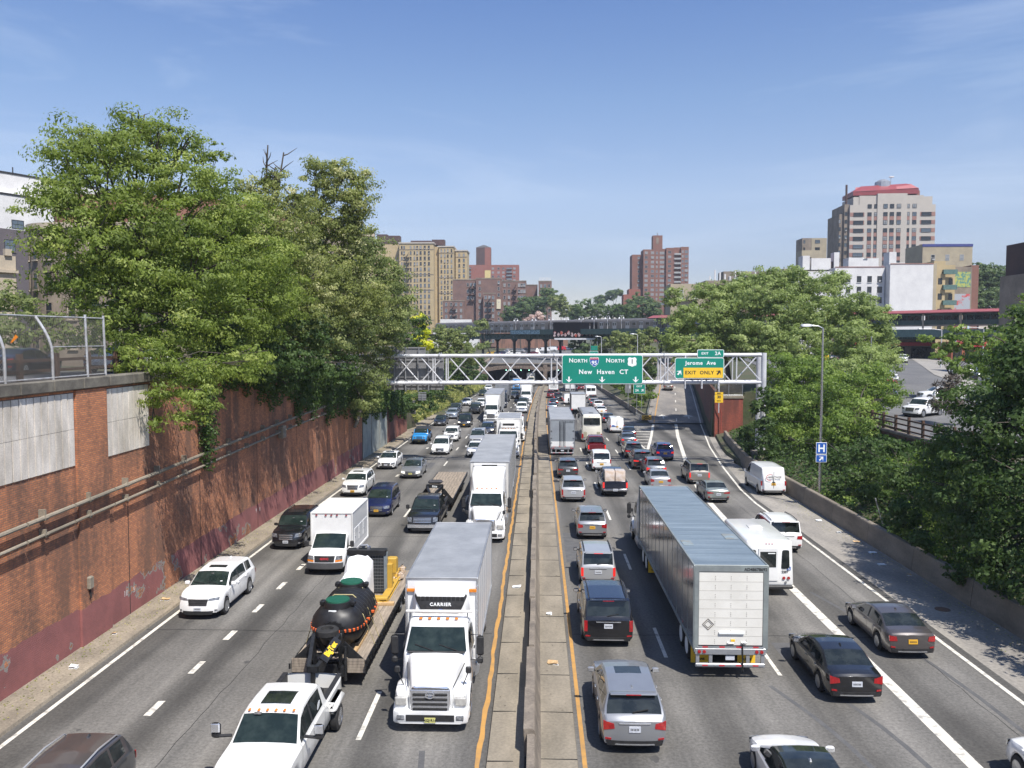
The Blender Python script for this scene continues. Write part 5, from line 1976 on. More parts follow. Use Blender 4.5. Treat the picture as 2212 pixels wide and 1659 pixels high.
b = MB(); b.tube([(-.1, 0, 1.95), (0, .02, 2.15), (.3, .02, 2.12), (.45, 0, 1.95)], .05, M_ALU, 8); b.rbox(-.15, .0, -.05, .1, 1.95, 2.1, M_STEEL, .02); b.build("filler_pipe", t, 40)
t = thing("engine_skid", "yellow steel skid frame beside the radiator on the flatbed", "machine frame", (TX + .75, 36.6, .906), pi)
M_YEL = pm("machine_yellow", (.55, .34, .05), (.45, .28, .05), 3, .5)
b = MB()
b.rbox(-.16,.16,-3.2,1.9,.16,.22,M_YEL,.01); b.rbox(-.03,.03,-3.2,1.9,0.02,.16,M_YEL,.01); b.rbox(-.16,.16,-3.2,1.9,.0,.04,M_YEL,.01)
b.rbox(-.18,.45,1.5,1.9,.05,.30,M_YEL,.02)
b.build("skid_rail", t)
b = MB(); b.rbox(-.1, .12, .0, .25, .2, 1.3, M_YEL, .02); b.rbox(-.25, .15, -.4, .0, .8, 1.5, M_YEL, .04); b.rbox(.1, .9, -2.6, -.8, .2, .9, M_YEL, .06); b.build("bracket", t)
b = MB()
rj = random.Random(8)
for k in range(18):
 x,y = rj.uniform(-.5,.5),rj.uniform(-.8,.8)
 b.rbox(x - .12, x + .14, y - .14, y + .12, 0, rj.uniform(.2, .55), pm("clear_wrap_cream", (.62, .52, .42), (.40, .30, .22), 7, .25, bump=1), .12)
on_trailer("wrapped_parts", "plastic-wrapped parts heaped at the tail of the flatbed", "wrapped load", b, -10.2, -.5, None)
for k, (x, y, l, w, lab) in enumerate(((-.75, -1.6, 2.6, .14, "long new plank on the flatbed beside the black tank"), (-.55, -4.6, 2.4, .2, "thick new beam on the flatbed beside the white wrapped load"), (-.85, -6.3, .25, .75, "short new wood block lying across the deck in front of the yellow skid"))):
 b = MB(); b.rbox(-w / 2,w / 2,-l / 2,l / 2,0,.12,M_PINE,.01)
 on_trailer("timber", lab, "timber", b, y, x)

# ---- GMC cutaway with service body
t = thing("service_truck", "small white service truck with utility box body and black bumper", "truck", (-10.98, 42.05 + 2.75, 0), pi, GL)
B = Body('van', 5.5, 2.0, 2.02)
B.build(t, C['white'], sidepanels=True)
for sg in (-1,1):
 make_wheel(t,sg * .88,B.d(.92),.37,.23,M_STEEL,sg,8)
 make_wheel(t,sg * .92,B.d(4.1),.37,.23,M_STEEL,sg,8,dual=True)
 b = MB(); b.rbox(sg * 1.20 - .10, sg * 1.20 + .10, B.d(1.25), B.d(1.13), 1.22, 1.55, M_TRIM, .04); b.bar((sg * .95, B.d(1.2), 1.25), (sg * 1.15, B.d(1.2), 1.3), .05, .05, M_TRIM); b.build("side_mirror", t, 40)
 c = [(1.0 * .56,.80),(1.0 * .90,.82),(1.0 * .90,1.0),(1.0 * .60,1.0)]
 B.patch(c if sg > 0 else B.mirrored(c), 1, M_LAMP, name="headlight", root=t)
 c = [(1.0 * .56,.70),(1.0 * .90,.72),(1.0 * .90,.80),(1.0 * .56,.79)]
 B.patch(c if sg > 0 else B.mirrored(c), 1, M_AMBER, name="turn_signal", root=t)
g = MB(); B.patch([(-.50,.70),(.50,.70),(.54,1.0),(-.54,1.0)],1,M_TRIM,.02,6,g)
for k in range(4):
 B.patch([(-.46,.73 + k * .065),(.46,.73 + k * .065),(.46,.745 + k * .065),(-.46,.745 + k * .065)],1,M_UNDER,.03,6,g)
g.build("grille", t)
text_mesh("GMC", .14, .004, M_SRED, "lettering", t, (0, B.bend(0, B.hy, .85) + .035, .86), (pi / 2, 0, pi), .01, 1.2, sx=1.3)
b = MB(); B.patch([(-.93, .36), (.93, .36), (.95, .66), (-.95, .66)], 1, pm("grey_plastic", (.05, .05, .052), (.07, .07, .07), 4, .6), .07, 8, b); b.build("bumper", t, 40)
cargo(t, -3.0, 1.05, 1.10, .70, 2.92, C['white'], M_WHITE, ribs=0, roofribs=0, corner=M_WHITE2)
b = MB()
for sg in (-1,1):
 for y in (.5,-.6,-1.7):
  b.rbox(sg * 1.105 - .012, sg * 1.105 + .012, y - 1.0, y, 1.15, 1.95, C['white'], .005)
  b.rbox(sg * 1.125 - .015,sg * 1.125 + .015,y - .12,y - .02,1.45,1.52,M_STEEL,.004)
for x in (-.8,-.3,0,.3,.8):
 b.box(x - .05,x + .05,1.08,1.11,2.78,2.83,M_RED)
b.build("locker_door", t)
b = MB(); b.bar((.05, 1.12, 1.28), (.5, 1.3, 1.22), .02, .02, M_SEAM); b.build("wiper", t)

# ---- dark Ford-like pickup with empty gooseneck flatbed
t, B = car('pickup', C['black'], -7.19, 51.3, -1, "black heavy-duty pickup with big chrome grille pulling an empty flatbed", "pickup truck", L=6.4, W=2.05, front='truck', plate='w', mirrors=M_TRIM, rim=M_STEEL, spokes=8, bed=True)
t = thing("flatbed_trailer", "empty gooseneck flatbed trailer with bare planks behind the black pickup", "trailer", (-7.19, 57.6, 0), pi, GL)
b = MB(); b.box(-1.22,1.22,-12.6,-.6,.84,.90,M_WOOD)
for k in range(11):
 b.box(-1.22 + k * .244 - .008,-1.22 + k * .244 + .008,-12.6,-.6,.9005,.902,M_SEAM)
b.build("deck", t)
b = MB()
for sg in (-1,1):
 b.box(sg * 1.24 - .03,sg * 1.24 + .03,-12.6,-.6,.66,.92,M_BLACKFR)
 b.bar((sg * .5,-.6,.8),(sg * .55,-.2,1.9),.12,.14,M_BLACKFR)
 b.bar((sg * .55,-.25,1.85),(sg * .2,1.0,1.6),.12,.2,M_BLACKFR)
 b.bar((sg * .55,-.3,1.6),(sg * 1.2,-.6,.7),.06,.3,M_BLACKFR)
b.box(-.6,.6,-.35,-.15,1.75,2.0,M_BLACKFR)
b.tube([(0,.95,1.6),(0,.95,.9)],.08,M_BLACKFR,8)
b.box(-1.24,1.24,-.66,-.6,.5,.95,M_BLACKFR)
o = b.build("gooseneck", t)
text_mesh("Rice", .2, .004, M_SIGNW, "lettering", o, (0, -.13, 1.87), (pi / 2, 0, pi), .006)
for y in (-8.6,-9.7):
 for sg in (-1,1):
  make_wheel(t,sg * 1.05,y,.38,.22,M_STEEL,sg,6,dual=True)
b = MB(); b.rbox(-.5, .5, -.55, -.05, .0, .25, pm("dark_tarp", (.03, .03, .035), (.05, .05, .06), 5, .7, bump=.8), .1)
o = b.build("tarp_bundle", None, None, (-7.19, 57.9, 2.0)); o.rotation_euler = (0, 0, pi); tag(o, "dark bundled tarp tied on the gooseneck of the empty flatbed", "tarp")

# ---- the long lorries on the left
t = place("semi_truck", "white sleeper semi with round chrome grille and ribbed grey trailer roof", "semi truck", -3.14, 49.05, -1)
tractor(t, C['white'], 3.78, True, 'round')
cargo(t,-21.2,-5.5,1.29,1.15,4.1,M_WHITE2,M_ALUW,ribs=.61,roofribs=.42)
trailer_gear(t,(-18.2,-19.4)); make_wheel(t,1.0,-5.9,.5,.28,M_STEEL,1,8,dual=True); make_wheel(t,-1.0,-5.9,.5,.28,M_STEEL,-1,8,dual=True)
b = MB(); b.rbox(-1.05, 1.05, -5.46, -5.36, 3.80, 3.98, M_WHITE, .03); b.box(-.5, .5, -5.37, -5.33, 3.84, 3.93, M_SEAM); b.build("nose_panel", t)
t = place("semi_truck", "white semi with wide black slatted grille and smooth grey trailer roof", "semi truck", -7.12, 126.8, -1)
tractor(t, C['white'], 3.85, True, 'square')
cargo(t,-21.0,-5.5,1.29,1.15,4.1,M_WHITE2,M_ALUW,ribs=.61,roofribs=0)
trailer_gear(t,(-18.2,-19.4))
t = place("semi_truck", "white sleeper semi near the tunnel behind the white pickup", "semi truck", -2.32, 168, -1)
tractor(t, C['white'], 3.8, True, 'round')
cargo(t,-21.0,-5.5,1.29,1.15,4.1,M_WHITE2,M_ALUW,ribs=0,roofribs=0)
trailer_gear(t,(-18.2,-19.4))
t = place("semi_truck", "dark-nosed semi with grey ribbed trailer in the lane behind the slatted-grille semi", "semi truck", -7.0, 158, -1)
tractor(t, C['ink'], 3.2, True, 'square')
cargo(t,-21.0,-5.5,1.29,1.15,4.1,M_ALU,M_ALUW,ribs=.61,roofribs=0)
trailer_gear(t,(-18.2,-19.4))
t = place("dump_truck", "bright blue lorry cab coming out of the tunnel mouth", "truck", -5.6, 226, -1)
tractor(t, C['blue'], 2.8, False, 'square')
cargo(t, -9.0, -3.6, 1.2, 1.2, 2.9, C['blue'], M_ALUW, ribs=.8, roofribs=0)
trailer_gear(t,(-6.5,-7.7))
t = place("box_truck", "white box truck with a lit square front inside the left tunnel arch", "truck", -7.8, 262, -1, z=zr(258))
tractor(t, C['white'], 2.8, False, 'white'); cargo(t, -11, -3.4, 1.25, 1.1, 3.9, M_WHITE, M_ALUW, ribs=0, roofribs=0); trailer_gear(t, (-8.6,))
t = place("box_truck", "cream box truck entering the tunnel arch beside the median", "truck", -2.0, 250, -1)
tractor(t, C['cream'], 2.8, False, 'white'); cargo(t, -11, -3.4, 1.25, 1.1, 3.8, C['cream'], M_ALUW, ribs=0, roofribs=0); trailer_gear(t, (-8.6,))
t = place("box_truck", "white refrigerated box truck with rounded cooling unit over its cab, half hidden", "truck", -3.1, 86.5, -1)
tractor(t, C['white'], 2.6, False, 'white')
cargo(t,-10.5,-3.2,1.26,1.05,3.85,M_WHITE,M_ALUW,ribs=0,roofribs=0,corner=M_WHITE2)
b = MB(); b.hull([(-2.75,.85,.78,2.95,3.45),(-2.95,1.0,.92,2.85,3.6),(-3.2,1.02,.95,2.8,3.62)],M_WHITE,.18)
b.rbox(-.62, .62, -2.76, -2.70, 3.18, 3.36, M_SEAM, .03); b.build("refrigeration_unit", t, 40); trailer_gear(t, (-8.0,))
t = place("scooter_transporter", "open low truck crowded with upright mopeds beside the orange line", "truck", -2.75, 101, -1)
tractor(t, C['white'], 2.2, False, 'white')
b = MB(); b.box(-1.1, 1.1, -14, -3.4, .9, 1.0, M_BLACKFR); b.box(-1.1, 1.1, -3.5, -3.4, 1, 2.3, M_BLACKFR); b.build("deck", t)
for sg in (-1,1):
 make_wheel(t,sg * 1.0,-10.5,.4,.24,M_STEEL,sg,6)
rj = random.Random(17)
for r_ in range(8):
 for sg in (-1,0,1):
  b = MB()
  cc = rj.choice((C['navy'], C['black'], C['red'], C['silver'], C['blue']))
  for yy in (-.55,.55):
   b.lathe_x(0,yy,.28,[(-.05,.18),(-.05,.27),(.05,.27),(.05,.18)],M_TYRE,12)
  b.tube([(0,.55,.3),(0,.42,.95),(0,.38,1.1)],.04,M_TRIM,6)
  b.tube([(-.33,.36,1.14),(.33,.36,1.14)],.025,M_TRIM,6)
  b.rbox(-.14,.14,.34,.55,.55,1.0,cc,.05)
  b.rbox(-.15,.15,-.6,.05,.5,.78,cc,.07)
  b.box(-.14,.14,0,.45,.28,.36,M_TRIM)
  b.rbox(-.13,.13,-.6,.0,.78,.86,M_TRIM,.03)
  b.rbox(-.2, .2, -.85, -.5, .80, 1.1, rj.choice((C['red'], M_TRIM, C['cream'])), .04)
  nm = {-1: "left", 0: "middle", 1: "right"}[sg]
  yy = -4.4 - r_ * 1.25
  o = b.build("moped", None, 40, (-2.75 - sg * .62, 101 - yy, zr(100) + 1.02)); o.rotation_euler = (rj.uniform(-.05, .05), 0, pi + rj.uniform(-.15, .15))
  tag(o, "upright moped packed among others on the open truck beside the orange line", "moped", "mopeds on the open truck")

# ---- right carriageway: the big grey trailer
t = place("semi_truck", "grey semi trailer with blue-grey roof and cream roll-up door, nearest lorry on the right", "semi truck", 6.92, 51.6, 1)
tractor(t, C['white'], 3.6, True, 'round')
M_TRSIDE = pm("glossy_grey_panel", (.33, .335, .34), (.25, .255, .26), .8, .16, .55, .5, detail=5)
M_TRROOF = pm("blue_grey_roof", (.20, .25, .29), (.14, .18, .215), 1.0, .5, .1, detail=9, fine=.1, stretch=(.3, 1.6, 1))
M_DOORC = pm("cream_door", (.74, .72, .66), (.66, .64, .58), 1.2, .5, detail=9)
c0,c1 = -22.05,-6.0
cg = cargo(t, c0, c1, 1.30, 1.12, 4.12, M_TRSIDE, M_TRROOF, ribs=1.22, roofribs=.75, corner=pm("trailer_frame_grey", (.27, .30, .29), (.20, .22, .22), 2, .5, .2))
b = MB()
for (x,y,w_,l_) in ((-.98,c0 + 3.3,.2,.8),(.95,c0 + 4.4,.26,.9)):
 b.rbox(x - w_, x + w_, y - l_ / 2, y + l_ / 2, 4.122, 4.14, pm("roof_patch", (.22, .29, .33), (.20, .20, .18), 3, .6, detail=9), .005)
b.build("roof_patch", cg)
d = MB()
d.box(-1.13,1.13,c0 - .03,c0 - .006,1.25,3.88,M_DOORC)
for k in range(1,8):
 z = 1.25 + 2.63 * k / 8
 d.box(-1.13, 1.13, c0 - .034, c0 - .029, z - .006, z + .006, pm("door_gap", (.48, .46, .41), (.42, .40, .35), 3, .6))
for x in (-.56,0,.56):
 for k in range(8):
  for q in (0.06,.12,.18):
   z = 1.25 + 2.63 * k / 8 + q
   d.box(x - .01,x + .01,c0 - .037,c0 - .03,z,z + .02,M_CONCD)
door = d.build("roll_up_door", t)
b = MB()
b.rbox(-.42,.48,c0 - .09,c0 - .03,1.66,1.74,M_SIGNW,.01)
b.rbox(-.12,.12,c0 - .08,c0 - .03,1.28,1.36,M_STEEL,.01); b.rbox(.38,.56,c0 - .1,c0 - .03,1.30,1.38,M_STEEL,.01)
b.box(.02,.16,c0 - .045,c0 - .03,1.38,1.46,M_SIGNY)
b.tube([(.42,c0 - .08,1.3),(.44,c0 - .1,.32)],.028,M_SEAM,6)
b.build("door_latch", t)
b = MB()      # diamond placard holder
for k in range(4):
 a0,a1 = pi / 2 * k,pi / 2 * (k + 1)
 b.bar((-.80 + .2 * cos(a0),c0 - .036,2.0 + .2 * sin(a0)),(-.80 + .2 * cos(a1),c0 - .036,2.0 + .2 * sin(a1)),.012,.02,M_CONCD)
 b.bar((-.80 + .13 * cos(a0),c0 - .036,2.0 + .13 * sin(a0)),(-.80 + .13 * cos(a1),c0 - .036,2.0 + .13 * sin(a1)),.01,.012,M_CONCD)
b.build("placard_holder", door)
b = MB(); b.box(-1.28, 1.28, c0 - .05, c0 - .01, 3.92, 4.08, MATS['trailer_frame_grey'])
for sg in (-1,1):
 b.box(sg * 1.22 - .075, sg * 1.22 + .075, c0 - .05, c0 - .01, 1.0, 3.92, MATS['trailer_frame_grey'])
fr = b.build("door_frame", t)
text_mesh("AD48678692", .15, .003, M_SIGNK, "lettering", fr, (.86, c0 - .055, 4.0), (pi / 2, 0, 0), .003, 1.0)
rear_frame(t,c0 - .02,1.26,1.12)
trailer_gear(t,(c0 + 2.0,c0 + 3.25))
trailer_gear(t,(-6.9,-8.15))
mudflaps(t, c0 + 1.1, 1.24, M_SIGNY, (("CAUTION", .11), ("WIDE", .2), ("TURNS", .11)))
mudflaps(t, -9.0, 1.24, M_SIGNY, (("CAUTION", .11), ("WIDE", .2), ("TURNS", .11)))
b = MB(); b.rbox(-1.31, -1.29, c0 + 2.2, c0 + 2.5, 1.3, 1.36, M_RED, .005); b.build("side_marker", t)

t = place("semi_truck", "grey double-door trailer behind the coach, throwing its shadow over the median", "semi truck", 2.68, 110.5, 1)
tractor(t, C['white'], 3.5, True, 'round')
c0 = -21.7
M_DOORG = pm("grey_steel_door", (.30, .33, .36), (.25, .27, .30), 1.2, .5, .1, detail=8)
cargo(t,c0,-5.9,1.30,1.12,4.1,M_ALU,M_ALUW,rear=M_DOORG,ribs=1.22,roofribs=.6)
b = MB()
b.face([(-1.2,c0 - .03,1.15),(1.2,c0 - .03,1.15),(1.2,c0 - .03,1.75),(-1.2,c0 - .03,1.75)],M_WHITE)
b.box(-.012,.012,c0 - .035,c0 - .01,1.2,4.0,M_SEAM)
for x in (-.28,-.14,.14,.28):
 b.tube([(x,c0 - .06,1.2),(x,c0 - .06,3.95)],.025,M_BLACKFR,6)
for x in (-1.2,1.2):
 for z in (1.6,2.1,2.9):
  b.box(x - .1,x + .1,c0 - .05,c0 - .01,z - .04,z + .04,M_STEEL)
dd = b.build("rear_doors", t)
text_mesh("EAGLE EXPRESS", .13, .003, M_SIGNK, "lettering", dd, (.72, c0 - .04, 3.85), (pi / 2, 0, 0), .003)
rear_frame(t,c0 - .02,1.26,1.12); trailer_gear(t,(c0 + 1.3,c0 + 2.5))

# ---- coach
t = place("coach_bus", "cream coach bus with black roof sides and wide dark rear window", "bus", 6.64, 113.4, 1)
b = MB()
CR = C['cream']
L_ = 12.1
b.hull([(-L_,1.22,1.02,.42,3.30),(-L_ + .10,1.28,1.12,.36,3.46),(-L_ + .5,1.29,1.16,.32,3.52),(-.5,1.29,1.16,.32,3.50),(-.06,1.22,1.06,.36,3.36),(0,1.15,1.0,.4,3.2)],CR,.26)
b.rbox(-.95,.95,-L_ + .7,-1.2,3.50,3.56,M_ALUW,.02)
b.rbox(-.28,.28,-L_ + 1.4,-L_ + 2.0,3.56,3.61,M_TRIM,.02)
b.build("body", t, 50)
def curved(b,x,z0,z1,y,mat,bow=.05,th=.04,sl=0.0):
 rows = [[(u * x,y + bow * u * u,z0),(u * x * .97,y + bow * u * u + sl,z1)] for u in np.linspace(-1,1,9)]
 b.grid(rows,mat); b.grid([[(p[0],p[1] + th,p[2]) for p in r_] for r_ in rows],mat)
b = MB(); curved(b, 1.0, 2.30, 3.12, -L_ - .05, M_GLASS, .01, .04, .0); b.build("rear_window", t, 50)
b = MB(); curved(b, .98, 2.19, 2.24, -L_ - .05, M_CHROME, .05); b.build("chrome_strip", t, 50)
for sg in (-1,1):
 b = MB(); b.rbox(sg * .80 - .20, sg * .80 + .20, -L_ - .03, -L_ + .05, .72, 1.42, pm("grille_beige", (.36, .34, .25), (.30, .28, .2), 20, .6), .06); b.build("engine_grille", t)
 b = MB(); b.hull([(-L_ - .03, .13, .09, .62, 1.16), (-L_ + .2, .14, .12, .62, 1.3)], M_RED, .05); b.v = [(x + sg * 1.13, y, z) for x, y, z in b.v]; b.build("taillight", t)
 b = MB()
 for k in range(7):
  y0 = -L_ + .5 + k * 1.55
  b.face([(sg * 1.262,y0,2.10),(sg * 1.262,y0 + 1.5,2.10),(sg * 1.19,y0 + 1.5,3.22),(sg * 1.19,y0,3.22)],M_GLASS)
 b.build("side_window", t)
 b = MB(); b.rbox(sg * 1.12 - .08, sg * 1.12 + .08, -L_ + .2, -.6, 3.32, 3.50, M_TRIM, .05); b.build("roof_edge", t, 40)
 for y in (-L_ + 2.6,-L_ + 3.8,-2.4):
  make_wheel(t,sg * 1.1,y,.5,.28,M_STEEL,sg,8)
 b = MB(); b.rbox(sg * 1.5 - .1, sg * 1.5 + .1, -.2, -.05, 2.0, 2.6, M_TRIM, .05); b.bar((sg * 1.15, -.2, 2.9), (sg * 1.5, -.12, 2.5), .05, .05, M_TRIM); b.build("side_mirror", t)
b = MB()
for x in (-.32,0,.32):
 b.rbox(x - .06,x + .06,-L_ - .01,-L_ + .04,3.30,3.34,M_AMBER,.01)
b.build("marker_light", t)
b = MB(); b.box(-.17, .17, -L_ - .03, -L_, .60, .76, M_PLATEW); b.build("number_plate", t)
b = MB(); b.rbox(-1.0,1.0,-L_ - .04,-L_ + .05,.40,.56,CR,.04)
for k in range(12):
 a0,a1 = 2 * pi * k / 12,2 * pi * (k + 1) / 12
 b.bar((.09 * cos(a0),-L_ - .03,1.08 + .09 * sin(a0)),(.09 * cos(a1),-L_ - .03,1.08 + .09 * sin(a1)),.02,.02,M_STEEL)
b.build("rear_trim", t)
# ---- shuttle bus
t = place("shuttle_bus", "white wheelchair-accessible shuttle bus half hidden by the big trailer", "bus", 11.0, 46.0, 1)
L_ = 6.6
b = MB()
b.hull([(-L_, 1.13, 1.02, .50, 2.58), (-L_ + .06, 1.18, 1.08, .45, 2.66), (-2.1, 1.18, 1.08, .45, 2.70), (-1.7, 1.14, 1.02, .45, 2.62), (-1.45, 1.05, .90, .45, 2.1)], C['white'], .14)
b.hull([(-1.7, 1.0, .90, .4, 1.9), (-1.1, .98, .86, .4, 1.28), (-.1, .95, .82, .4, 1.08), (0, .88, .8, .45, .98)], C['white'], .12)
b.rbox(-.35,.35,-4.2,-3.6,2.69,2.74,M_WHITE2,.02)
b.build("body", t, 50)
b = MB(); b.rbox(-.50, .42, -L_ - .035, -L_ - .005, .72, 2.28, C['white'], .01); b.build("rear_door", t)
b = MB(); b.rbox(-.42,.33,-L_ - .05,-L_ - .03,1.38,2.12,M_GLASS,.015)
b.rbox(-.06, .28, -L_ - .056, -L_ - .048, 2.02, 2.07, M_SIGNW, .004); b.build("rear_window", t)
for sg in (-1,1):
 b = MB(); b.hull([(-L_ - .03, .19, .16, 1.32, 2.18), (-L_, .20, .17, 1.30, 2.20)], M_GLASS, .07); b.v = [(x + sg * .78, y, z) for x, y, z in b.v]; b.build("rear_side_window", t)
 b = MB()
 for dx in (-.11,.11):
  b2 = MB(); b2.lathe_z(0, 0, [(0, .075), (.025, .07), (.03, .001)], M_RED, 12); o = b2.build("taillight", t, None, (sg * .82 + dx, -L_ - .02, .86)); o.rotation_euler = (pi / 2, 0, 0)
 b.lathe_z(0, 0, [(0, .06), (.02, .055), (.025, .001)], M_LAMP, 12); o = b.build("reversing_light", t, None, (sg * .8, -L_ - .02, .66)); o.rotation_euler = (pi / 2, 0, 0)
 b = MB()
 for k in range(3):
  y0 = -L_ + .6 + k * 1.3
  b.rbox(sg * 1.135 - .03,sg * 1.135 + .03,y0,y0 + 1.1,1.4,2.2,M_GLASS,.02)
 b.build("side_window", t)
 make_wheel(t,sg * 1.0,-L_ + 1.7,.38,.24,M_STEEL,sg,6,dual=True); make_wheel(t,sg * .95,-1.0,.38,.22,M_STEEL,sg,6)
b = MB(); b.rbox(-1.12, 1.12, -L_ - .16, -L_ + .02, .36, .52, M_TRIM, .04); b.build("bumper", t)
b = MB()
for x in (-.14,0,.14):
 b.rbox(x - .05,x + .05,-L_ - .01,-L_ + .03,2.47,2.51,M_RED,.01)
b.build("marker_light", t)
text_mesh("2207", .16, .002, M_TRIM, "lettering", t, (.76, -L_ - .02, 1.16), (pi / 2, 0, 0), .004)
b = MB(); b.box(.86, 1.02, -L_ - .022, -L_ - .01, 1.24, 1.40, M_BLUE); b.build("access_sign", t)
b = MB()
for k in range(8):
 a0,a1 = pi * .6 + k * .55,pi * .6 + (k + 1) * .55
 b.bar((.935 + .04 * cos(a0),-L_ - .028,1.29 + .04 * sin(a0)),(.935 + .04 * cos(a1),-L_ - .028,1.29 + .04 * sin(a1)),.01,.012,M_SIGNW)
b.bar((.935,-L_ - .028,1.38),(.935,-L_ - .028,1.30),.01,.014,M_SIGNW); b.bar((.935,-L_ - .028,1.31),(.985,-L_ - .028,1.29),.01,.014,M_SIGNW)
b.build("access_symbol", t)
b = MB(); b.lathe_z(0,0,[(0,.001),(.0,.001)],M_TRIM,3)

# ---- box lorries far away on the right
def boxlorry(label,x,y,way,L_,w,h,side,rear,roof=M_ALUW,front=None,z=None,rear_lit=False):
 t = place("box_truck", label, "truck", x, y + (L_ + 2.9 if way > 0 else 0), way, z=z)
 tractor(t, front or C['white'], 2.6, False, 'white')
 c0 = -2.9 - L_
 cargo(t,c0,-2.95,w,1.0,h,side,roof,rear=rear,ribs=0,roofribs=0)
 trailer_gear(t,(c0 + 1.9,))
 for sg in (-1,1):
  b = MB(); b.rbox(sg * (w - .12) - .07, sg * (w - .12) + .07, c0 - .04, c0, .86, 1.10, M_REDON if rear_lit else M_RED, .02); b.build("taillight", t)
 return t,c0
t, c0 = boxlorry("plain white roll-door box truck ahead of the coach bus", 7.1, 144, 1, 6.5, 1.25, 3.6, M_CONCD, M_WHITE, rear_lit=True)
t, c0 = boxlorry("white truck with red and orange sunburst on its rear near the tunnel", 4.1, 212, 1, 6.0, 1.22, 3.7, M_WHITE, M_WHITE, rear_lit=True)
b = MB()
for k,(c_,r0,r1) in enumerate(((M_SRED,.95,.75),(M_AMBER,.75,.55),(M_YLINE,.55,0.02))):
 P0 = [(r0 * cos(a),c0 - .02,2.35 + r0 * sin(a) * 1.0) for a in np.linspace(0,pi,13)]
 P1 = [(r1 * cos(a),c0 - .02,2.35 + r1 * sin(a) * 1.0) for a in np.linspace(0,pi,13)]
 b.rings([P0,P1],c_,False)
for z in (2.0,1.75,1.5):
 b.box(-.8,.8,c0 - .02,c0 - .012,z,z + .06,M_TRIM)
b.build("sunburst_decal", t)
t = place("semi_truck", "white semi trailer with twin rear doors heading into the right tunnel arch", "semi truck", 8.6, 240, 1)
tractor(t, C['white'], 3.5, True, 'round'); cargo(t, -21.7, -5.9, 1.3, 1.12, 4.1, M_WHITE2, M_ALUW, rear=M_WHITE, ribs=1.22, roofribs=0)
b = MB(); b.box(-.14, .14, -21.76, -21.71, 1.3, 4.0, M_ALU); b.build("rear_doors", t)
rear_frame(t,-21.72,1.26,1.12,False); trailer_gear(t,(-19.5,-20.6))
t = place("shuttle_bus", "small white bus with two rear windows in line for the tunnel", "bus", 12.1, 195.5, 1)
b = MB(); b.hull([(-7.6, 1.18, 1.08, .5, 2.85), (-7.5, 1.22, 1.12, .45, 2.95), (-.4, 1.22, 1.12, .45, 2.95), (0, 1.1, 1.0, .45, 2.7)], C['white'], .15); b.build("body", t, 50)
for sg in (-1,1):
 b = MB(); b.rbox(sg * .5 - .46, sg * .5 + .46, -7.64, -7.6, 1.9, 2.55, M_GLASS, .03); b.build("rear_window", t)
 b = MB(); b.rbox(sg * 1.0 - .1, sg * 1.0 + .1, -7.66, -7.6, .9, 1.1, M_RED, .02); b.build("taillight", t)
 b = MB(); b.rbox(sg * 1.17 - .03, sg * 1.17 + .03, -7.0, -1, 1.6, 2.4, M_GLASS, .02); b.build("side_window", t)
 make_wheel(t,sg * 1.05,-5.8,.42,.25,M_STEEL,sg,6); make_wheel(t,sg * 1.05,-1.4,.42,.25,M_STEEL,sg,6)
b = MB(); b.rbox(-1.1, 1.1, -7.72, -7.55, .4, .58, M_TRIM, .03); b.build("bumper", t)

# ------------------------------------------------------------------ cars
car('suv', C['dgrey'], -11.85, 17.4, -1, "dark grey-brown crossover with silver roof rails at the bottom left corner", "suv", L=4.6, rails=C['lsilver'], roof=C['brown'])
car('suv', C['white'], -14.72, 35.1, -1, "white three-row suv with black grille mouth, nearest car along the left wall", "suv", L=4.95, W=1.93, H=1.74, sunroof=(2.15, 2.6), front='slim', cladding=False)
car('boxsuv', C['black'], -14.52, 47.1, -1, "black boxy suv with bright headlights following the white suv along the wall", "suv", grille=M_CHROME, rails=M_TRIM, sunroof=(2.2, 2.8))
car('suv', C['pearl'], -14.32, 63.6, -1, "white suv with yellow number plate beside the dark blue minivan", "suv", plate='y', sunroof=(2.1, 2.5))
car('minivan', C['navy'], -11.01, 56.1, -1, "dark blue minivan with yellow number plate behind the service truck", "minivan", L=4.85, W=1.95, plate='y')
car('sedan', C['white'], -14.34, 77.9, -1, "white sedan with small grille next to the wall ahead of the gantry shadow", "sedan", sunroof=(2.3, 2.8))
car('sedan', C['silver'], -11.18, 72.5, -1, "silver sedan with wide oval grille and a yellow tag in its windscreen corner", "sedan", L=5.0, plate='g', lit=True, roof=C['slate'])
car('jeep', C['blue'], -14.06, 98.3, -1, "bright blue off-road jeep with black soft top and black bumper", "jeep", roof=M_TRIM, plate='g', mirrors=M_TRIM)
car('minivan', C['white'], -10.48, 88.6, -1, "white minivan with lit headlights just past the gantry shadow", "minivan", lit=True, rails=M_TRIM)
def hoodpatch(root,B):
 b = MB()
 rows = []
 for y in np.linspace(B.d(.45),B.d(1.15),5):
  rows.append([(x,y,B.top(y) + .03) for x in (-.45,-.2,.2,.45)])
 b.grid(rows, M_TRIM); b.build("hood_decal", root)
car('suv', C['white'], -10.62, 101.0, -1, "white suv with black hood patch peeking out behind the white minivan", "suv", lod=1, mirrors=M_TRIM, cladding=True, extra=hoodpatch)
car('van', C['black'], -10.58, 119.3, -1, "black passenger van with orange number plate in the second lane", "van", L=4.9, W=1.95, H=1.95, lod=1, plate='y', lit=True)
car('sedan', C['black'], -14.39, 121.4, -1, "black sedan with chrome grille bar behind the blue jeep", "sedan", L=5.1, lod=1)
car('suv', C['bsilver'], -13.88, 133.5, -1, "pale blue-grey wagon between the black sedan and a dark suv", "suv", H=1.62, lod=1)
car('boxsuv', C['ink'], -14.24, 142.8, -1, "dark blue-black suv behind the pale blue-grey wagon", "suv", lod=1)
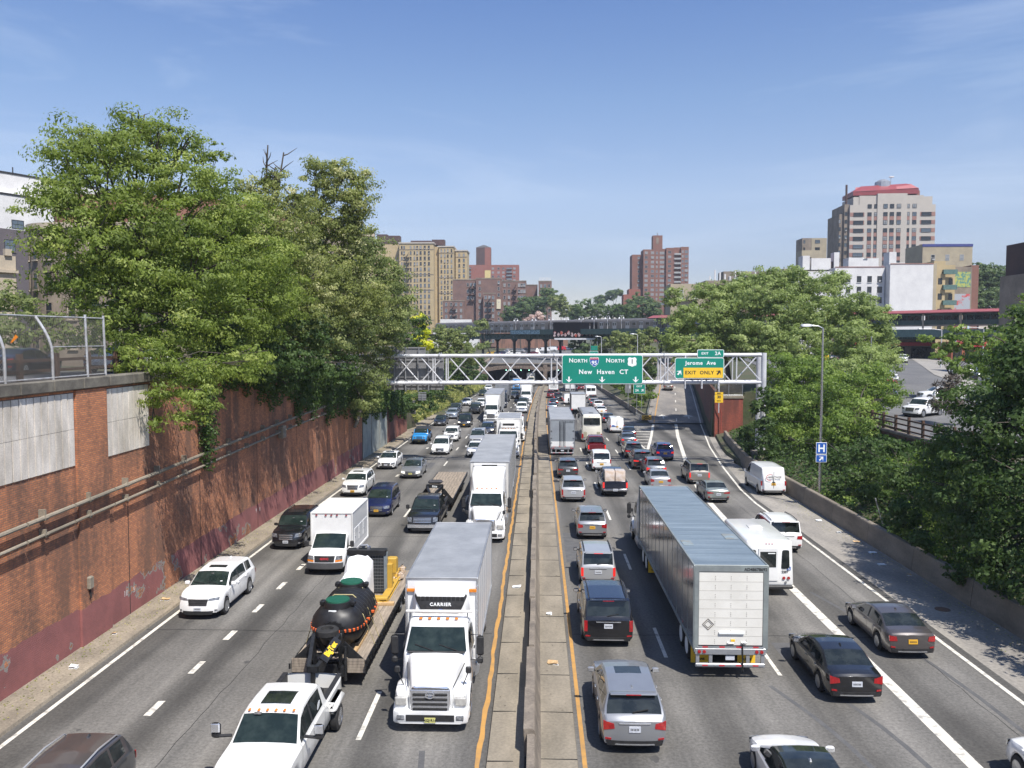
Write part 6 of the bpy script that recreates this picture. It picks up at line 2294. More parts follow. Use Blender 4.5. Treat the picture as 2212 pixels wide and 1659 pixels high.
car('sedan', C['white'], -14.11, 164.1, -1, "white sedan with twin grille at the foot of the grassy bank", "sedan", L=5.0, lod=1)
car('jeep', C['black'], -10.86, 143.5, -1, "black jeep with round headlights and one amber lamp in the second lane", "jeep", lod=1)
car('suv', C['white'], -10.88, 159.1, -1, "white suv half hidden behind the slatted-grille semi", "suv", lod=1)
car('boxsuv', C['white'], -12.86, 217, -1, "white suv nearest the tunnel mouth on the left edge", "suv", lod=1)
car('sedan', C['dkgreen'], -13.1, 198, -1, "dark green-black sedan in front of the white suv near the tunnel", "sedan", lod=1, plate='g')
car('sedan', C['black'], -9.3, 222, -1, "black car in the shade of the tunnel mouth, second lane", "sedan", lod=1)
car('pickup', C['white'], -2.76, 145.5, -1, "white pickup with large grille ahead of the sleeper semi", "pickup truck", lod=1, front='truck')
car('boxsuv', C['dkgreen'], -2.75, 160.5, -1, "dark suv squeezed between the white pickup and the sleeper semi", "suv", lod=1, L=4.6)
car('suv', C['ink'], -6.6, 108.5, -1, "dark blue sporty suv with round headlights beside the reefer truck", "suv", lod=1, lit=True, H=1.62)
car('minivan', C['lsilver'], -7.12, 97.5, -1, "silver-grey minivan with sunroof ahead of the dark sporty suv", "minivan", lod=1, sunroof=(2.2, 2.7))
car('sedan', C['white'], -6.58, 86.7, -1, "white sedan tucked against the long ribbed trailer", "sedan", L=4.8, lod=1)
car('suv', C['black'], -5.1, 187, -1, "black suv behind the grey ribbed trailer next to its rear wheels", "suv", lod=1)

car('suv', C['silver'], 2.87, 23.9, 1, "silver crossover with wide red lamps, nearest car right of the median", "suv", L=4.95, W=1.96, H=1.71, rear='ell', sunroof=(2.3, 3.0), roof=C['silver'])
car('boxsuv', C['black'], 2.82, 32.4, 1, "large dark suv with tall upright tail lamps behind the silver crossover", "suv", L=5.3, W=2.06, H=1.92, rear='vert', rails=M_TRIM, roof=C['ink'])
car('boxsuv', C['lsilver'], 3.0, 40.4, 1, "old silver suv with a dark band under its rear window and lit brake lamps", "suv", L=4.6, W=1.80, H=1.75, rear='vert', rails=M_TRIM, braking=True, mirrors=M_TRIM)
car('suv', C['silver'], 3.35, 50.1, 1, "silver crossover with yellow plate and V-shaped red lamps", "suv", L=4.6, W=1.86, H=1.69, rear='ell', plate='y', mirrors=M_TRIM)
car('suv', C['lsilver'], 2.71, 61.9, 1, "pale silver suv with vertical twin red lamps and black rear glass", "suv", L=4.8, W=1.90, rear='vert', mirrors=M_TRIM)
car('suv', C['dgrey'], 2.72, 73.2, 1, "dark grey crossover with a slim red light line behind the grey trailer", "suv", H=1.62, W=1.88, rear='slim')
car('coupe', C['white'], 7.0, 19.4, 1, "white coupe with black glass roof at the bottom edge of the right lanes", "car", roof=M_GLASS)
car('suv', C['white'], 14.15, 18.9, 1, "white car just entering the bottom right corner", "suv", H=1.62)
car('sedan', C['brown'], 14.27, 31.5, 1, "grey-brown sedan with orange number plate in the exit lane", "sedan", L=4.88, rear='std', plate='y', sunroof=None)
car('sedan', C['black'], 10.66, 27.5, 1, "glossy black sedan with chrome boot strip, nearest in the third lane", "sedan", L=4.93, W=1.86, rear='ell')
car('boxsuv', C['white'], 14.15, 47.3, 1, "white three-row suv with black rails beside the shuttle bus", "suv", L=4.85, W=1.98, H=1.84, rear='std', rails=M_TRIM)
car('boxsuv', C['tan'], 13.71, 70.3, 1, "taupe off-road suv with roof basket in the exit lane", "suv", L=4.55, W=1.84, H=1.85, rear='vert', rails=M_TRIM, cladding=True, mirrors=M_TRIM, braking=True)
car('sedan', C['green'], 13.52, 62.0, 1, "old grey-green sedan with full-width red lamps in the exit lane", "sedan", L=4.75, W=1.78, H=1.42, rear='slim')
car('suv', C['escape'], 13.07, 85.0, 1, "royal blue suv with yellow plate alone in the exit lane", "suv", L=4.55, W=1.86, plate='y', braking=True)
car('suv', C['black'], 10.04, 78.6, 1, "black suv with a lit light bar across its tail", "suv", L=4.9, W=1.95, rear='slim', braking=True)
car('suv', C['dgrey'], 10.08, 86.5, 1, "dark crossover directly ahead of the black suv with the light bar", "suv", H=1.62, rear='slim', braking=True)
car('sedan', C['slate'], 10.71, 97.1, 1, "slate grey sedan in the brake-light queue of the third lane", "sedan", lod=1, braking=True)
car('sedan', C['black'], 11.75, 105.0, 1, "black sedan with orange plate drifting over the striped gore", "sedan", lod=1, plate='y', rz=-.06)
car('suv', C['slate'], 10.54, 74.4 - .9, 1, "grey crossover with yellow plate and big lit brake lamps", "suv", L=4.75, W=1.84, plate='y', rear='ell', braking=True)
car('sedan', C['lsilver'], 10.02, 67.3, 1, "silver-grey hybrid hatchback with clear lamps beside the red car", "car", L=4.5, W=1.74, H=1.49, rear='ell', plate='y')
car('suv', C['red'], 9.6, 58.2, 1, "bright red car just visible above the front of the big trailer", "suv", L=4.4, W=1.82, H=1.62)
car('pickup', C['maroon'], 6.38, 88.9, 1, "dark red pickup between the coach and the white compact van", "pickup truck", rear='pickup', bed=True, braking=True, mirrors=M_TRIM, W=2.0)
car('cabvan', C['white'], 6.0, 77.3, 1, "white compact van with curved black rear window", "van", L=4.8, rear='van', plate='y', mirrors=M_TRIM)
t_, B_ = car('pickup', C['ink'], 6.05, 64.3, 1, "dark pickup carrying two plastic-wrapped pallets of boxes", "pickup truck", rear='pickup', bed=True, braking=True, mirrors=M_TRIM)
M_CART = pm("wrapped_cardboard", (.52, .38, .26), (.66, .58, .52), 2.4, .28, 0, .6, detail=9, bump=.8)
for sg, lab in ((-1, "plastic-wrapped pallet of cardboard boxes, left one in the dark pickup's bed"), (1, "plastic-wrapped pallet of cardboard boxes, right one in the dark pickup's bed")):
 b = MB()
 P = []
 rj = random.Random(5 + sg)
 for z,k in ((0,1),(.6,.99),(1.15,1.0),(1.22,.93)):
  P.append([(x * k + rj.uniform(-.012,.012),y * k + rj.uniform(-.012,.012),z) for x,y in ((-.38,-.5),(0,-.52),(.38,-.5),(.40,0),(.38,.5),(0,.52),(-.38,.5),(-.4,0))])
 b.rings(P,M_CART,True,True)
 o = b.build("wrapped_pallet", None, 40, (6.05 + sg * .41, 65.0, zr(65) + .82)); tag(o, lab, "pallet load", "wrapped pallets in the dark pickup")
t_, B_ = car('van', C['white'], 18.5, 65.3, 1, "white panel van parked on the right shoulder by the barrier", "van", L=5.6, W=2.06, H=2.25, rear='van', plate='y', sidepanels=True, mirrors=M_TRIM)
yb = B_.bend(0,-B_.hy,1.2)
tt = text_mesh("VANTAGE", .22, .003, M_TRIM, "lettering", t_, (.08, -B_.hy - .03, 1.48), (pi / 2, 0, 0), .004)
b = MB()
for k in range(16):
 a0,a1 = radians(60 + k * 14),radians(60 + (k + 1) * 14)
 b.bar((-.28 + .30 * cos(a0),-B_.hy - .03,1.46 + .24 * sin(a0)),(-.28 + .30 * cos(a1),-B_.hy - .03,1.46 + .24 * sin(a1)),.015,.035,M_SRED)
b.build("logo_arc", t_)
b = MB(); b.box(-.01, .01, -B_.hy - .02, -B_.hy + .02, .6, 1.9, M_SEAM); b.rbox(-.12, .12, -B_.hy - .03, -B_.hy, 1.05, 1.12, M_TRIM, .02); b.build("door_split", t_)
t_, B_ = car('van', C['white'], 10.75, 112.2, 1, "white cargo van with blue wave decal and roof vent behind the coach", "van", L=5.7, W=2.02, H=2.12, rear='van', plate='y', lod=1, sidepanels=True)
b = MB()
rows = [[(-.75 + .1 * k,-B_.hy - .03,.96),(-.75 + .1 * k,-B_.hy - .03,1.08 + .07 * sin(k * .8))] for k in range(8)]
b.grid(rows, M_BLUE); b.build("wave_decal", t_)
b = MB(); b.lathe_z(.2, -1.8, [(2.1, .28), (2.22, .24), (2.24, .1)], M_WHITE, 14); b.build("roof_vent", t_)
b = MB(); b.box(-.01, .01, -B_.hy - .02, -B_.hy + .02, .6, 1.9, M_SEAM); b.build("door_split", t_)
car('sedan', C['ink'], 10.9, 127, 1, "dark blue-black sedan in front of the white cargo van", "sedan", lod=1, braking=True)
car('sedan', C['white'], 11.0, 142.5, 1, "white sedan with yellow plate behind a white wagon near the island", "sedan", lod=1, plate='y')
car('suv', C['white'], 11.55, 157, 1, "white wagon with dark rear glass, one of the queue beside the island barrier", "suv", lod=1, H=1.6)
car('sedan', C['slate'], 11.35, 164, 1, "grey-blue sedan partly hidden by the white wagon", "sedan", lod=1, braking=True)
car('suv', C['tan'], 11.6, 173, 1, "grey-brown suv directly behind the small white bus", "suv", lod=1, braking=True)
car('sedan', C['dgrey'], 13.1, 214, 1, "dark grey sedan turning out ahead of the small white bus", "sedan", lod=1)
car('suv', C['maroon'], 11.9, 226, 1, "dark red suv at the shaded mouth of the right tunnel arch", "suv", lod=1)
car('sedan', C['red'], 13.4, 205, 1, "reddish car beside the barrier just beyond the small white bus", "car", lod=1)
car('suv', C['ink'], 9.8, 219, 1, "black car entering the right tunnel arch next to the white trailer", "suv", lod=1)
car('sedan', C['bsilver'], 2.7, 151, 1, "pale blue-grey sedan directly ahead of the double-door trailer", "sedan", lod=1)
car('sedan', C['black'], 3.24, 164.4, 1, "black sedan with red lamps ahead of the pale blue-grey sedan", "sedan", lod=1, braking=True)
car('boxsuv', C['black'], 4.5, 179.6, 1, "big black suv with lit brake lamps leaning into the next lane", "suv", lod=1, braking=True, rear='vert', L=5.2, W=2.0)
car('suv', C['maroon'], 3.1, 190, 1, "dark maroon suv close to the median behind the sunburst truck", "suv", lod=1)
car('van', C['white'], 6.3, 168.7, 1, "white van showing only its lit left lamps beside the roll-door truck", "van", lod=1, rear='van', braking=True, sidepanels=True, L=5.2)
def rampz(y):
 return z_ramp(y)
car('suv', C['tan'], 27.2, 171.5, 1, "taupe suv climbing the exit ramp beyond the gantry", "suv", lod=1, z=rampz(173.8), rz=-.16, group="vehicles on the exit ramp")
car('sedan', C['dgrey'], 36.7, 232, 1, "dark sedan far up the exit ramp seen through the gantry truss", "sedan", lod=1, z=rampz(234), rz=-.16, group="vehicles on the exit ramp")

# ------------------------------------------------------------------ foliage
def leaf_mat(name,c1,c2,c3,trans=0.38):
 m,nt,bs,N,L = _new(name)
 at = N.new("ShaderNodeAttribute"); at.attribute_name = "tint"
 cr = N.new("ShaderNodeValToRGB")
 e = cr.color_ramp.elements
 e[0].position = 0.0; e[0].color = (*c1,1)
 e[1].position = 1.0; e[1].color = (*c3,1)
 k = e.new(.55); k.color = (*c2,1)
 L.new(at.outputs['Fac'], cr.inputs['Fac'])
 L.new(cr.outputs['Color'], bs.inputs['Base Color'])
 bs.inputs['Roughness'].default_value = .55
 bs.inputs['Specular IOR Level'].default_value = .3
 tr = N.new("ShaderNodeBsdfTranslucent")
 hs = N.new("ShaderNodeHueSaturation"); hs.inputs['Value'].default_value = 2.1; hs.inputs['Saturation'].default_value = 1.1
 L.new(cr.outputs['Color'], hs.inputs['Color']); L.new(hs.outputs['Color'], tr.inputs['Color'])
 mx = N.new("ShaderNodeMixShader"); mx.inputs['Fac'].default_value = trans
 L.new(bs.outputs['BSDF'], mx.inputs[1]); L.new(tr.outputs['BSDF'], mx.inputs[2])
 L.new(mx.outputs['Shader'], N['Material Output'].inputs['Surface'])
 return m


LF = dict(
locust=leaf_mat("locust_leaf", (0.087, 0.122, 0.023), (0.186, 0.243, 0.047), (0.360, 0.401, 0.117)),
pale=leaf_mat("flowering_locust_leaf", (0.101, 0.128, 0.032), (0.221, 0.250, 0.073), (0.558, 0.535, 0.304)),
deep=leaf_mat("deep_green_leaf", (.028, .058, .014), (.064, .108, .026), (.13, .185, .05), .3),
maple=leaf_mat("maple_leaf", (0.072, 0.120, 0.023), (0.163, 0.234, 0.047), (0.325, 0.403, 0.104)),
plane=leaf_mat("plane_tree_leaf", (0.111, 0.156, 0.042), (0.240, 0.299, 0.098), (0.442, 0.494, 0.221)),
yellow=leaf_mat("golden_leaf", (0.286, 0.351, 0.023), (0.600, 0.600, 0.046), (0.600, 0.600, 0.091)),
olive=leaf_mat("olive_leaf", (0.104, 0.137, 0.047), (0.195, 0.234, 0.078), (0.338, 0.364, 0.156)),
far=leaf_mat("distant_leaf", (0.058, 0.101, 0.044), (0.124, 0.176, 0.068), (0.208, 0.260, 0.104)),
ivy=leaf_mat("ivy_leaf", (.030, .064, .018), (.070, .118, .030), (.14, .20, .055), .3),
weed=leaf_mat("weed_leaf", (0.117, 0.156, 0.039), (0.286, 0.299, 0.098), (0.494, 0.455, 0.182)),
pink=leaf_mat("blossom", (0.390, 0.286, 0.260), (0.546, 0.429, 0.377), (0.600, 0.546, 0.468)),
twig=leaf_mat("dry_twig", (0.065, 0.052, 0.039), (0.098, 0.078, 0.058), (0.130, 0.111, 0.078), .05),
)
M_BARK = pm("bark", (.055, .045, .035), (.10, .085, .07), 3, .95, detail=9, stretch=(2, 2, .4))


def leaf_mesh(name,P,size,mat,parent,tint,flat=.5,aspect=1.8,droop=0.0,hint=None):
 """P: Nx3 leaf centres; one quad per leaf"""
 n = len(P)
 nrm = rng.normal(size=(n,3))
 if hint is None:
  nrm[:,2] = np.abs(nrm[:,2]) + flat
 else:
  nrm = nrm * .42 + hint; nrm[:,2] += .35 * flat
 nrm /= np.linalg.norm(nrm,axis=1)[:,None]
 a = rng.normal(size=(n,3)); a[:,2] -= droop
 a -= (a * nrm).sum(1)[:,None] * nrm
 a /= np.linalg.norm(a,axis=1)[:,None] + 1e-9
 b = np.cross(nrm,a)
 s = size * rng.uniform(.6,1.35,n)[:,None]
 a = a * s * .5 * aspect ** .5
 b = b * s * .5 / aspect ** .5
 V = np.empty((n,4,3),np.float32)
 V[:,0] = P - a; V[:,1] = P + b - a * .1; V[:,2] = P + a; V[:,3] = P - b - a * .1
 me = bpy.data.meshes.new(name)
 me.vertices.add(n * 4)
 me.vertices.foreach_set("co", V.reshape(-1))
 me.loops.add(n * 4)
 me.loops.foreach_set("vertex_index", np.arange(n * 4, dtype=np.int32))
 me.polygons.add(n)
 me.polygons.foreach_set("loop_start", np.arange(0, n * 4, 4, dtype=np.int32))
 me.polygons.foreach_set("loop_total", np.full(n, 4, dtype=np.int32))
 at = me.attributes.new("tint", 'FLOAT', 'POINT')
 at.data.foreach_set("value", np.repeat(np.clip(tint, 0, 1), 4).astype(np.float32))
 me.materials.append(mat)
 me.update()
 o = bpy.data.objects.new(name,me)
 COL.objects.link(o)
 o.parent = parent
 return o


def cluster_points(blobs,dens,csize,per,shell=.55,flatten=.55):
 """leaf positions in clumps spread through the outer part of each lobe"""
 allP,allT,allN = [],[],[]
 for (bx,by,bz,br,*sc_) in blobs:
  sx,sy,sz = (sc_ + [1,1,1])[:3] if sc_ else (1,1,.85)
  nc = max(4,int(dens * br * br))
  d = rng.normal(size=(nc,3)); d /= np.linalg.norm(d,axis=1)[:,None]
  r = br * (shell + (1 - shell) * rng.random(nc) ** .6) * (1 + .16 * rng.normal(size=nc))
  c = np.array([bx,by,bz]) + d * r[:,None] * np.array([sx,sy,sz])
  ct = rng.normal(.42,.20,nc)
  k = int(per)
  off = rng.normal(size=(nc,k,3))
  off = off / np.linalg.norm(off,axis=2)[:,:,None] * (rng.random((nc,k,1)) ** .38) * (1 + .22 * np.abs(rng.normal(size=(nc,k,1))))
  off = off * (csize * rng.uniform(.5,1.25,nc))[:,None,None] * np.array([1,1,flatten]) * .72
  allP.append((c[:,None,:] + off).reshape(-1,3))
  on = off / (np.linalg.norm(off,axis=2)[:,:,None] + 1e-6)
  allN.append((on * .9 + d[:,None,:] * .5).reshape(-1,3))
  allT.append((ct[:,None] + rng.normal(0,.08,(nc,k))).reshape(-1))
 return np.concatenate(allP),np.concatenate(allT),np.concatenate(allN)


def tree(name, label, base, blobs, leaf, size, dens=9, csize=.7, per=26, group=None, trunk_r=.25, shell=.5, bare=(), trunks=None, droop=.3, flat=1.0, aspect=1.8, cat="tree", flatten=.45):
 t = thing(name,label,cat,base,0,group)
 bx,by,bz = base
 cx = sum(b_[0] * b_[3] for b_ in blobs) / sum(b_[3] for b_ in blobs)
 cy = sum(b_[1] * b_[3] for b_ in blobs) / sum(b_[3] for b_ in blobs)
 cz = sum(b_[2] * b_[3] for b_ in blobs) / sum(b_[3] for b_ in blobs)
 tr = MB()
 rj_ = random.Random(int(abs(bx * 13 + by * 7)))
 if trunk_r > 0:
  zt = bz + max(.6,(cz - bz) * .5)
  fork = Vector((bx + (cx - bx) * .35,by + (cy - by) * .35,zt))
  tr.tube([(bx,by,bz - .4),(bx + (fork.x - bx) * .3,by + (fork.y - by) * .3,bz + (zt - bz) * .5),fork],[trunk_r,trunk_r * .8,trunk_r * .62],M_BARK,8)
  for (x,y,z,r,*_r) in blobs:
   e = Vector((x,y,z))
   m1 = fork.lerp(e,.5) + Vector((rj_.uniform(-.3,.3),rj_.uniform(-.3,.3),.25 * (e - fork).length * .4))
   k = min(1,.35 + r * .12)
   tr.tube([fork,m1,e],[trunk_r * .45 * k,trunk_r * .28 * k,trunk_r * .14],M_BARK,5)
   for q in range(3):
    a = rj_.uniform(0,2 * pi)
    tip = e + Vector((cos(a) * r * .8,sin(a) * r * .8,rj_.uniform(-.1,.75) * r))
    tr.tube([m1.lerp(e,.6),e.lerp(tip,.5) + Vector((0,0,.1 * r)),tip],[trunk_r * .14,trunk_r * .09,trunk_r * .04],M_BARK,4)
  for (x,y,z,r) in bare:      # leafless crooked branches at the top
   e = Vector((x,y,z))
   tr.tube([fork,fork.lerp(e,.55) + Vector((.2,0,.2)),e],[trunk_r * .4,trunk_r * .3,.05],M_BARK,5)
   for q in range(9):
    a = rj_.uniform(0,2 * pi)
    s0 = fork.lerp(e,rj_.uniform(.7,1))
    m_ = s0 + Vector((cos(a) * r * .4,sin(a) * r * .3,rj_.uniform(.1,.5) * r))
    tip = m_ + Vector((cos(a + rj_.uniform(-.8,.8)) * r * .6,sin(a) * r * .4,rj_.uniform(.2,.7) * r))
    tr.tube([s0,m_,tip],[.05,.035,.012],M_BARK,4)
  o = tr.build("trunk", t, 60)
  o.location = (-bx,-by,-bz)
 P,T,NH = cluster_points(blobs,dens,csize,per,shell,flatten)
 o = leaf_mesh("crown" if cat == "tree" else "foliage", P, size, LF[leaf], t, T, flat, aspect, droop, NH)
 o.location = (-bx,-by,-bz)
 return t


GT = "trees above the left wall"
tree("locust_tree", "tallest bright green locust tree leaning over the left brick wall", (-21.5, 43, 10.1), [
(-21.0,44.0,23.7,1.03),(-19.9,44.0,23.0,1.27),(-18.8,44.0,22.4,1.03),(-21.2,43.0,22.2,1.19),(-23.2,42.0,22.5,1.17),(-22.0,42.0,21.7,1.45),(-23.3,41.0,20.9,1.41),(-23.3,40.0,19.3,1.22),
(-20.4,43.0,20.6,2.03),(-18.6,44.0,20.2,1.83),(-21.6,41.0,19.4,1.94),(-22.9,40.0,18.1,1.67),(-23.3,39.0,16.8,0.97),(-21.5,40.0,16.7,1.89),(-20.2,42.0,17.6,2.22),(-18.1,43.0,17.9,2.15),(-16.8,46.0,18.1,1.92),
(-22.7,40.0,15.2,1.33),(-21.4,41.0,14.3,2.05),(-19.6,42.0,15.1,2.22),(-17.3,43.0,15.6,2.39),(-15.8,46.0,16.6,2.04),(-17.7,46.0,20.7,1.18),(-17.8,50.0,20.3,1.17),(-17.2,46.0,19.3,1.48),(-18.4,42.0,12.9,2.22),(-16.5,44.0,13.2,2.32),(-20.7,41.0,12.5,1.37),(-15.4,47.0,14.3,2.09)],
"locust", .125, dens=13, csize=.92, per=84, group=GT, trunk_r=.42, shell=.45, droop=.7, aspect=2.4)
tree("locust_tree", "low locust limbs spilling over the wall coping beside the chain-link fence", (-19.2, 38.5, 10.2), [
(-18.4,38.0,11.7,0.89),(-17.2,37.5,11.0,1.21),(-19.2,38.0,11.0,0.68),(-15.8,37.0,10.5,1.07),(-15.1,38.0,10.8,1.06),(-16.8,36.5,9.6,0.77),(-15.1,36.5,9.6,0.85),(-15.7,36.3,8.7,0.60),(-14.6,36.5,8.9,0.49),(-14.4,40.0,10.9,1.11),(-17.0,36.5,8.5,0.41),(-14.2,42.0,11.3,0.93)],
"locust", .12, dens=20, csize=.62, per=56, group=GT, trunk_r=.16, shell=.3, droop=.8, aspect=2.4)
tree("small_tree", "feathery little tree sticking out behind the tallest locust crown", (-21, 50, 9.9), [(-20.0, 50.0, 23.6, 0.89), (-19.3, 50.0, 23.1, 0.78), (-20.6, 50.0, 23.1, 0.67), (-19.7, 50.0, 21.8, 0.72)], "locust", .17, dens=14, csize=.5, per=22, group=GT, trunk_r=.14, shell=.2)
tree("locust_tree", "half-bare locust with crooked dead top branches against the sky", (-21, 58, 9.8), [
(-18.0,58.0,23.3,1.10),(-18.6,57.0,21.7,1.46),(-16.8,58.0,21.6,1.48),(-19.6,57.0,22.7,0.89),(-18.7,56.0,19.7,1.93),(-16.5,56.0,18.8,2.12),(-17.5,56.0,16.6,2.49),(-15.5,58.0,16.5,2.42),(-16.3,56.0,13.5,2.49),(-18.2,54.0,12.3,1.80)],
"pale", .15, dens=13, csize=.9, per=60, group=GT, trunk_r=.30, shell=.4, bare=[(-18.7, 58.0, 25.6, 1.10), (-17.6, 58.0, 25.1, 0.97), (-18.2, 58.0, 24.1, 0.84)], droop=.5)
tree("locust_tree", "pale flowering locust with creamy blossom on the right of the tall trees", (-21.5, 68, 8.8), [
(-17.2,66.0,25.4,1.39),(-15.4,66.0,25.3,1.47),(-14.0,66.0,24.5,1.32),(-14.1,66.0,22.9,1.47),(-14.5,66.0,20.7,1.47),(-16.9,66.0,23.6,1.76),(-14.8,66.0,22.7,1.54),(-18.1,64.0,22.2,1.42),(-15.6,66.0,20.7,1.91),(-17.2,66.0,21.4,1.91),(-16.9,66.0,18.5,2.27),(-14.9,67.0,18.6,1.86),(-16.2,66.0,15.6,2.57),(-14.0,68.0,15.7,2.27)],
"pale", .16, dens=13, csize=.95, per=60, group=GT, trunk_r=.32, shell=.3, droop=.5)
tree("broadleaf_tree", "dense mid-green tree filling the gap below the pale locust", (-21.8, 76, 7.8), [
(-17.0,66.0,12.6,2.20),(-16.5,72.0,12.3,2.48),(-15.2,76.0,20.1,1.94),(-14.1,78.0,18.3,1.99),(-15.3,76.0,17.4,2.53),(-13.8,80.0,15.8,2.31),(-14.8,78.0,14.0,2.86),(-16.1,74.0,14.3,2.47),(-14.4,84.0,13.7,1.77),(-15.4,80.0,11.4,2.22),(-15.3,77.0,8.2,1.54),(-15.9,76.0,6.3,1.27),(-14.7,79.0,9.3,0.88)],
"olive", .18, dens=13, csize=1.0, per=60, group=GT, trunk_r=.3, shell=.4)
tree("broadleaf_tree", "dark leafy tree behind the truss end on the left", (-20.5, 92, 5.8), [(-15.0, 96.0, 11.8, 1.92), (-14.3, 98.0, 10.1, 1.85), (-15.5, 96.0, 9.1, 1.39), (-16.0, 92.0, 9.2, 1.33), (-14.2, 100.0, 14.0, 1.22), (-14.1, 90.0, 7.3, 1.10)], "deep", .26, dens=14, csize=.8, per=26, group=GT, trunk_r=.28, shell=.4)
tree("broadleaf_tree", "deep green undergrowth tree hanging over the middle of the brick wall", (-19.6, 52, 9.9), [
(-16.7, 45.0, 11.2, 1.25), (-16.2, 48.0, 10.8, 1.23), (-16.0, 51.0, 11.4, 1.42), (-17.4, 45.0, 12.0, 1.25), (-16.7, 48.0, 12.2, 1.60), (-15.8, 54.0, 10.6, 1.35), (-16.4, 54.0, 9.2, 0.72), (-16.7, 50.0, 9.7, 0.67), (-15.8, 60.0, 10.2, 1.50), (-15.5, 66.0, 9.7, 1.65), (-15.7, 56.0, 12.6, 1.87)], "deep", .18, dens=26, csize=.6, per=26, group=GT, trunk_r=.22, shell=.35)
tree("golden_tree", "small golden yellow tree glowing beside the dark green ones", (-22, 126, 5), [(-17.9, 126.0, 15.1, 1.12), (-17.2, 126.0, 13.6, 1.26), (-18.1, 126.0, 12.0, 1.54), (-16.9, 126.0, 11.3, 1.12)], "yellow", .3, dens=16, csize=.6, per=22, trunk_r=.14, shell=.4)
tree("olive_tree", "soft olive-green tree between the golden tree and the viaduct", (-21, 160, 4.5), [(-17.9, 160.0, 12.8, 2.31), (-15.7, 160.0, 11.9, 2.49), (-18.6, 158.0, 10.2, 2.11), (-14.3, 160.0, 10.2, 2.31), (-12.7, 162.0, 8.3, 1.62), (-16.8, 158.0, 8.4, 2.11)], "olive", .34, dens=13, csize=.8, per=24, trunk_r=.2, shell=.4)
tree("broadleaf_tree", "dark tree between the reversed sign and the stone arch", (-22, 195, 4.2), [(-17.0, 190.0, 6.1, 2.53), (-15.3, 195.0, 4.3, 2.17), (-18.1, 180.0, 5.4, 2.20), (-14.3, 200.0, 6.9, 1.78), (-14.4, 205.0, 2.7, 1.82), (-19.0, 170.0, 4.3, 1.70), (-17.0, 190.0, 2.9, 1.90)], "deep", .40, dens=11, csize=.9, per=24, trunk_r=.22, shell=.4)
tree("broadleaf_tree", "shady tree under the reversed sign on the left bank", (-21.5, 130, 4.0), [(-16.8, 122.0, 3.8, 1.76), (-17.5, 118.0, 3.1, 1.44), (-15.7, 130.0, 3.6, 1.44), (-15.7, 122.0, 2.1, 1.08), (-18.5, 112.0, 4.2, 1.24)], "deep", .28, dens=13, csize=.8, per=24, trunk_r=.18, shell=.4)

tree("broadleaf_tree", "shadowy back row tree closing the view behind the tall locusts", (-27, 70, 9.2), [
(-33.5,64.0,16.2,3.20),(-30.7,66.0,18.5,4.03),(-27.0,68.0,18.7,4.53),(-22.7,70.0,18.1,4.28),(-19.8,74.0,17.6,4.11),(-30.8,66.0,13.4,3.30),(-25.6,66.0,13.4,3.67),(-21.6,70.0,13.1,3.50),(-18.3,78.0,14.0,3.47)],
"deep", .30, dens=11, csize=.9, per=28, group=GT, trunk_r=.35, shell=.5)
tree("locust_tree", "mid-height locust between the two tallest crowns", (-21, 50, 9.9), [
(-17.9,50.0,17.0,1.83),(-16.8,50.0,15.3,1.94),(-16.2,52.0,17.2,1.62),(-18.1,49.0,15.0,1.63),(-15.7,52.0,14.9,1.73),(-16.8,50.0,13.1,1.56)],
"locust", .14, dens=13, csize=.9, per=64, group=GT, trunk_r=.25, shell=.4, droop=.6, aspect=2.2)
def ivy(label,boxes,dens=260,size=.15):
 """boxes: (y0, y1, z_low, z_high)"""
 y0 = boxes[0][0]
 t = thing("ivy", label, "ivy", (-17.6, y0, boxes[0][3]), 0, "ivy on the left wall")
 Ps = []
 for (a,c,zl_,zh) in boxes:
  n = int(dens * (c - a) * (zh - zl_) * .5)
  y = rng.uniform(a,c,n)
  prof = .5 + .5 * np.sin(y * 2.1) * np.sin(y * .83 + 1)
  z = zh - (zh - zl_) * rng.random(n) ** 1.4 * (.5 + .5 * prof)
  x = -17.75 + .85 * rng.random(n) ** 1.5 * (.35 + .65 * (z - zl_) / (zh - zl_ + .01))
  Ps.append(np.stack([x,y,z],1))
 P = np.concatenate(Ps)
 o = leaf_mesh("foliage", P, size, LF['ivy'], t, rng.normal(.42, .2, len(P)), .2, 1.3, .6)
 o.location = (17.6,-y0,-boxes[0][3])
 b = MB()
 for (a,c,zl_,zh) in boxes:
  y = a + .4
  while y < c:
   b.tube([(-17.72,y,zh),(-17.7,y + .2,(zl_ + zh) / 2),(-17.72,y - .1,zl_ + (zh - zl_) * .3)],.02,M_BARK,4); y += .8
 b.build("stem", t, None, (17.6, -y0, -boxes[0][3]))
ivy("narrow ivy tongue hanging down past the pipes below the low locust limbs", [(42.6, 44.4, 5.3, 10.4), (43, 44.1, 4.6, 7.5)])
ivy("ivy fringe along the wall top under the half-bare locust", [(46, 52, 8.6, 10.7), (52, 60, 7.2, 10.5)])
ivy("thick ivy curtain hanging low over the far half of the brick wall", [(60, 68, 5.6, 9.9), (68, 78, 4.6, 9.4), (78, 84, 3.6, 8.6)], size=.18)
ivy("ivy over the grey rendered and red ends of the wall", [(84, 90, 3.4, 8.0), (90, 98, 3.0, 7.2), (98, 106, 2.2, 5.8), (106, 113, 1.4, 4.6)], size=.2)

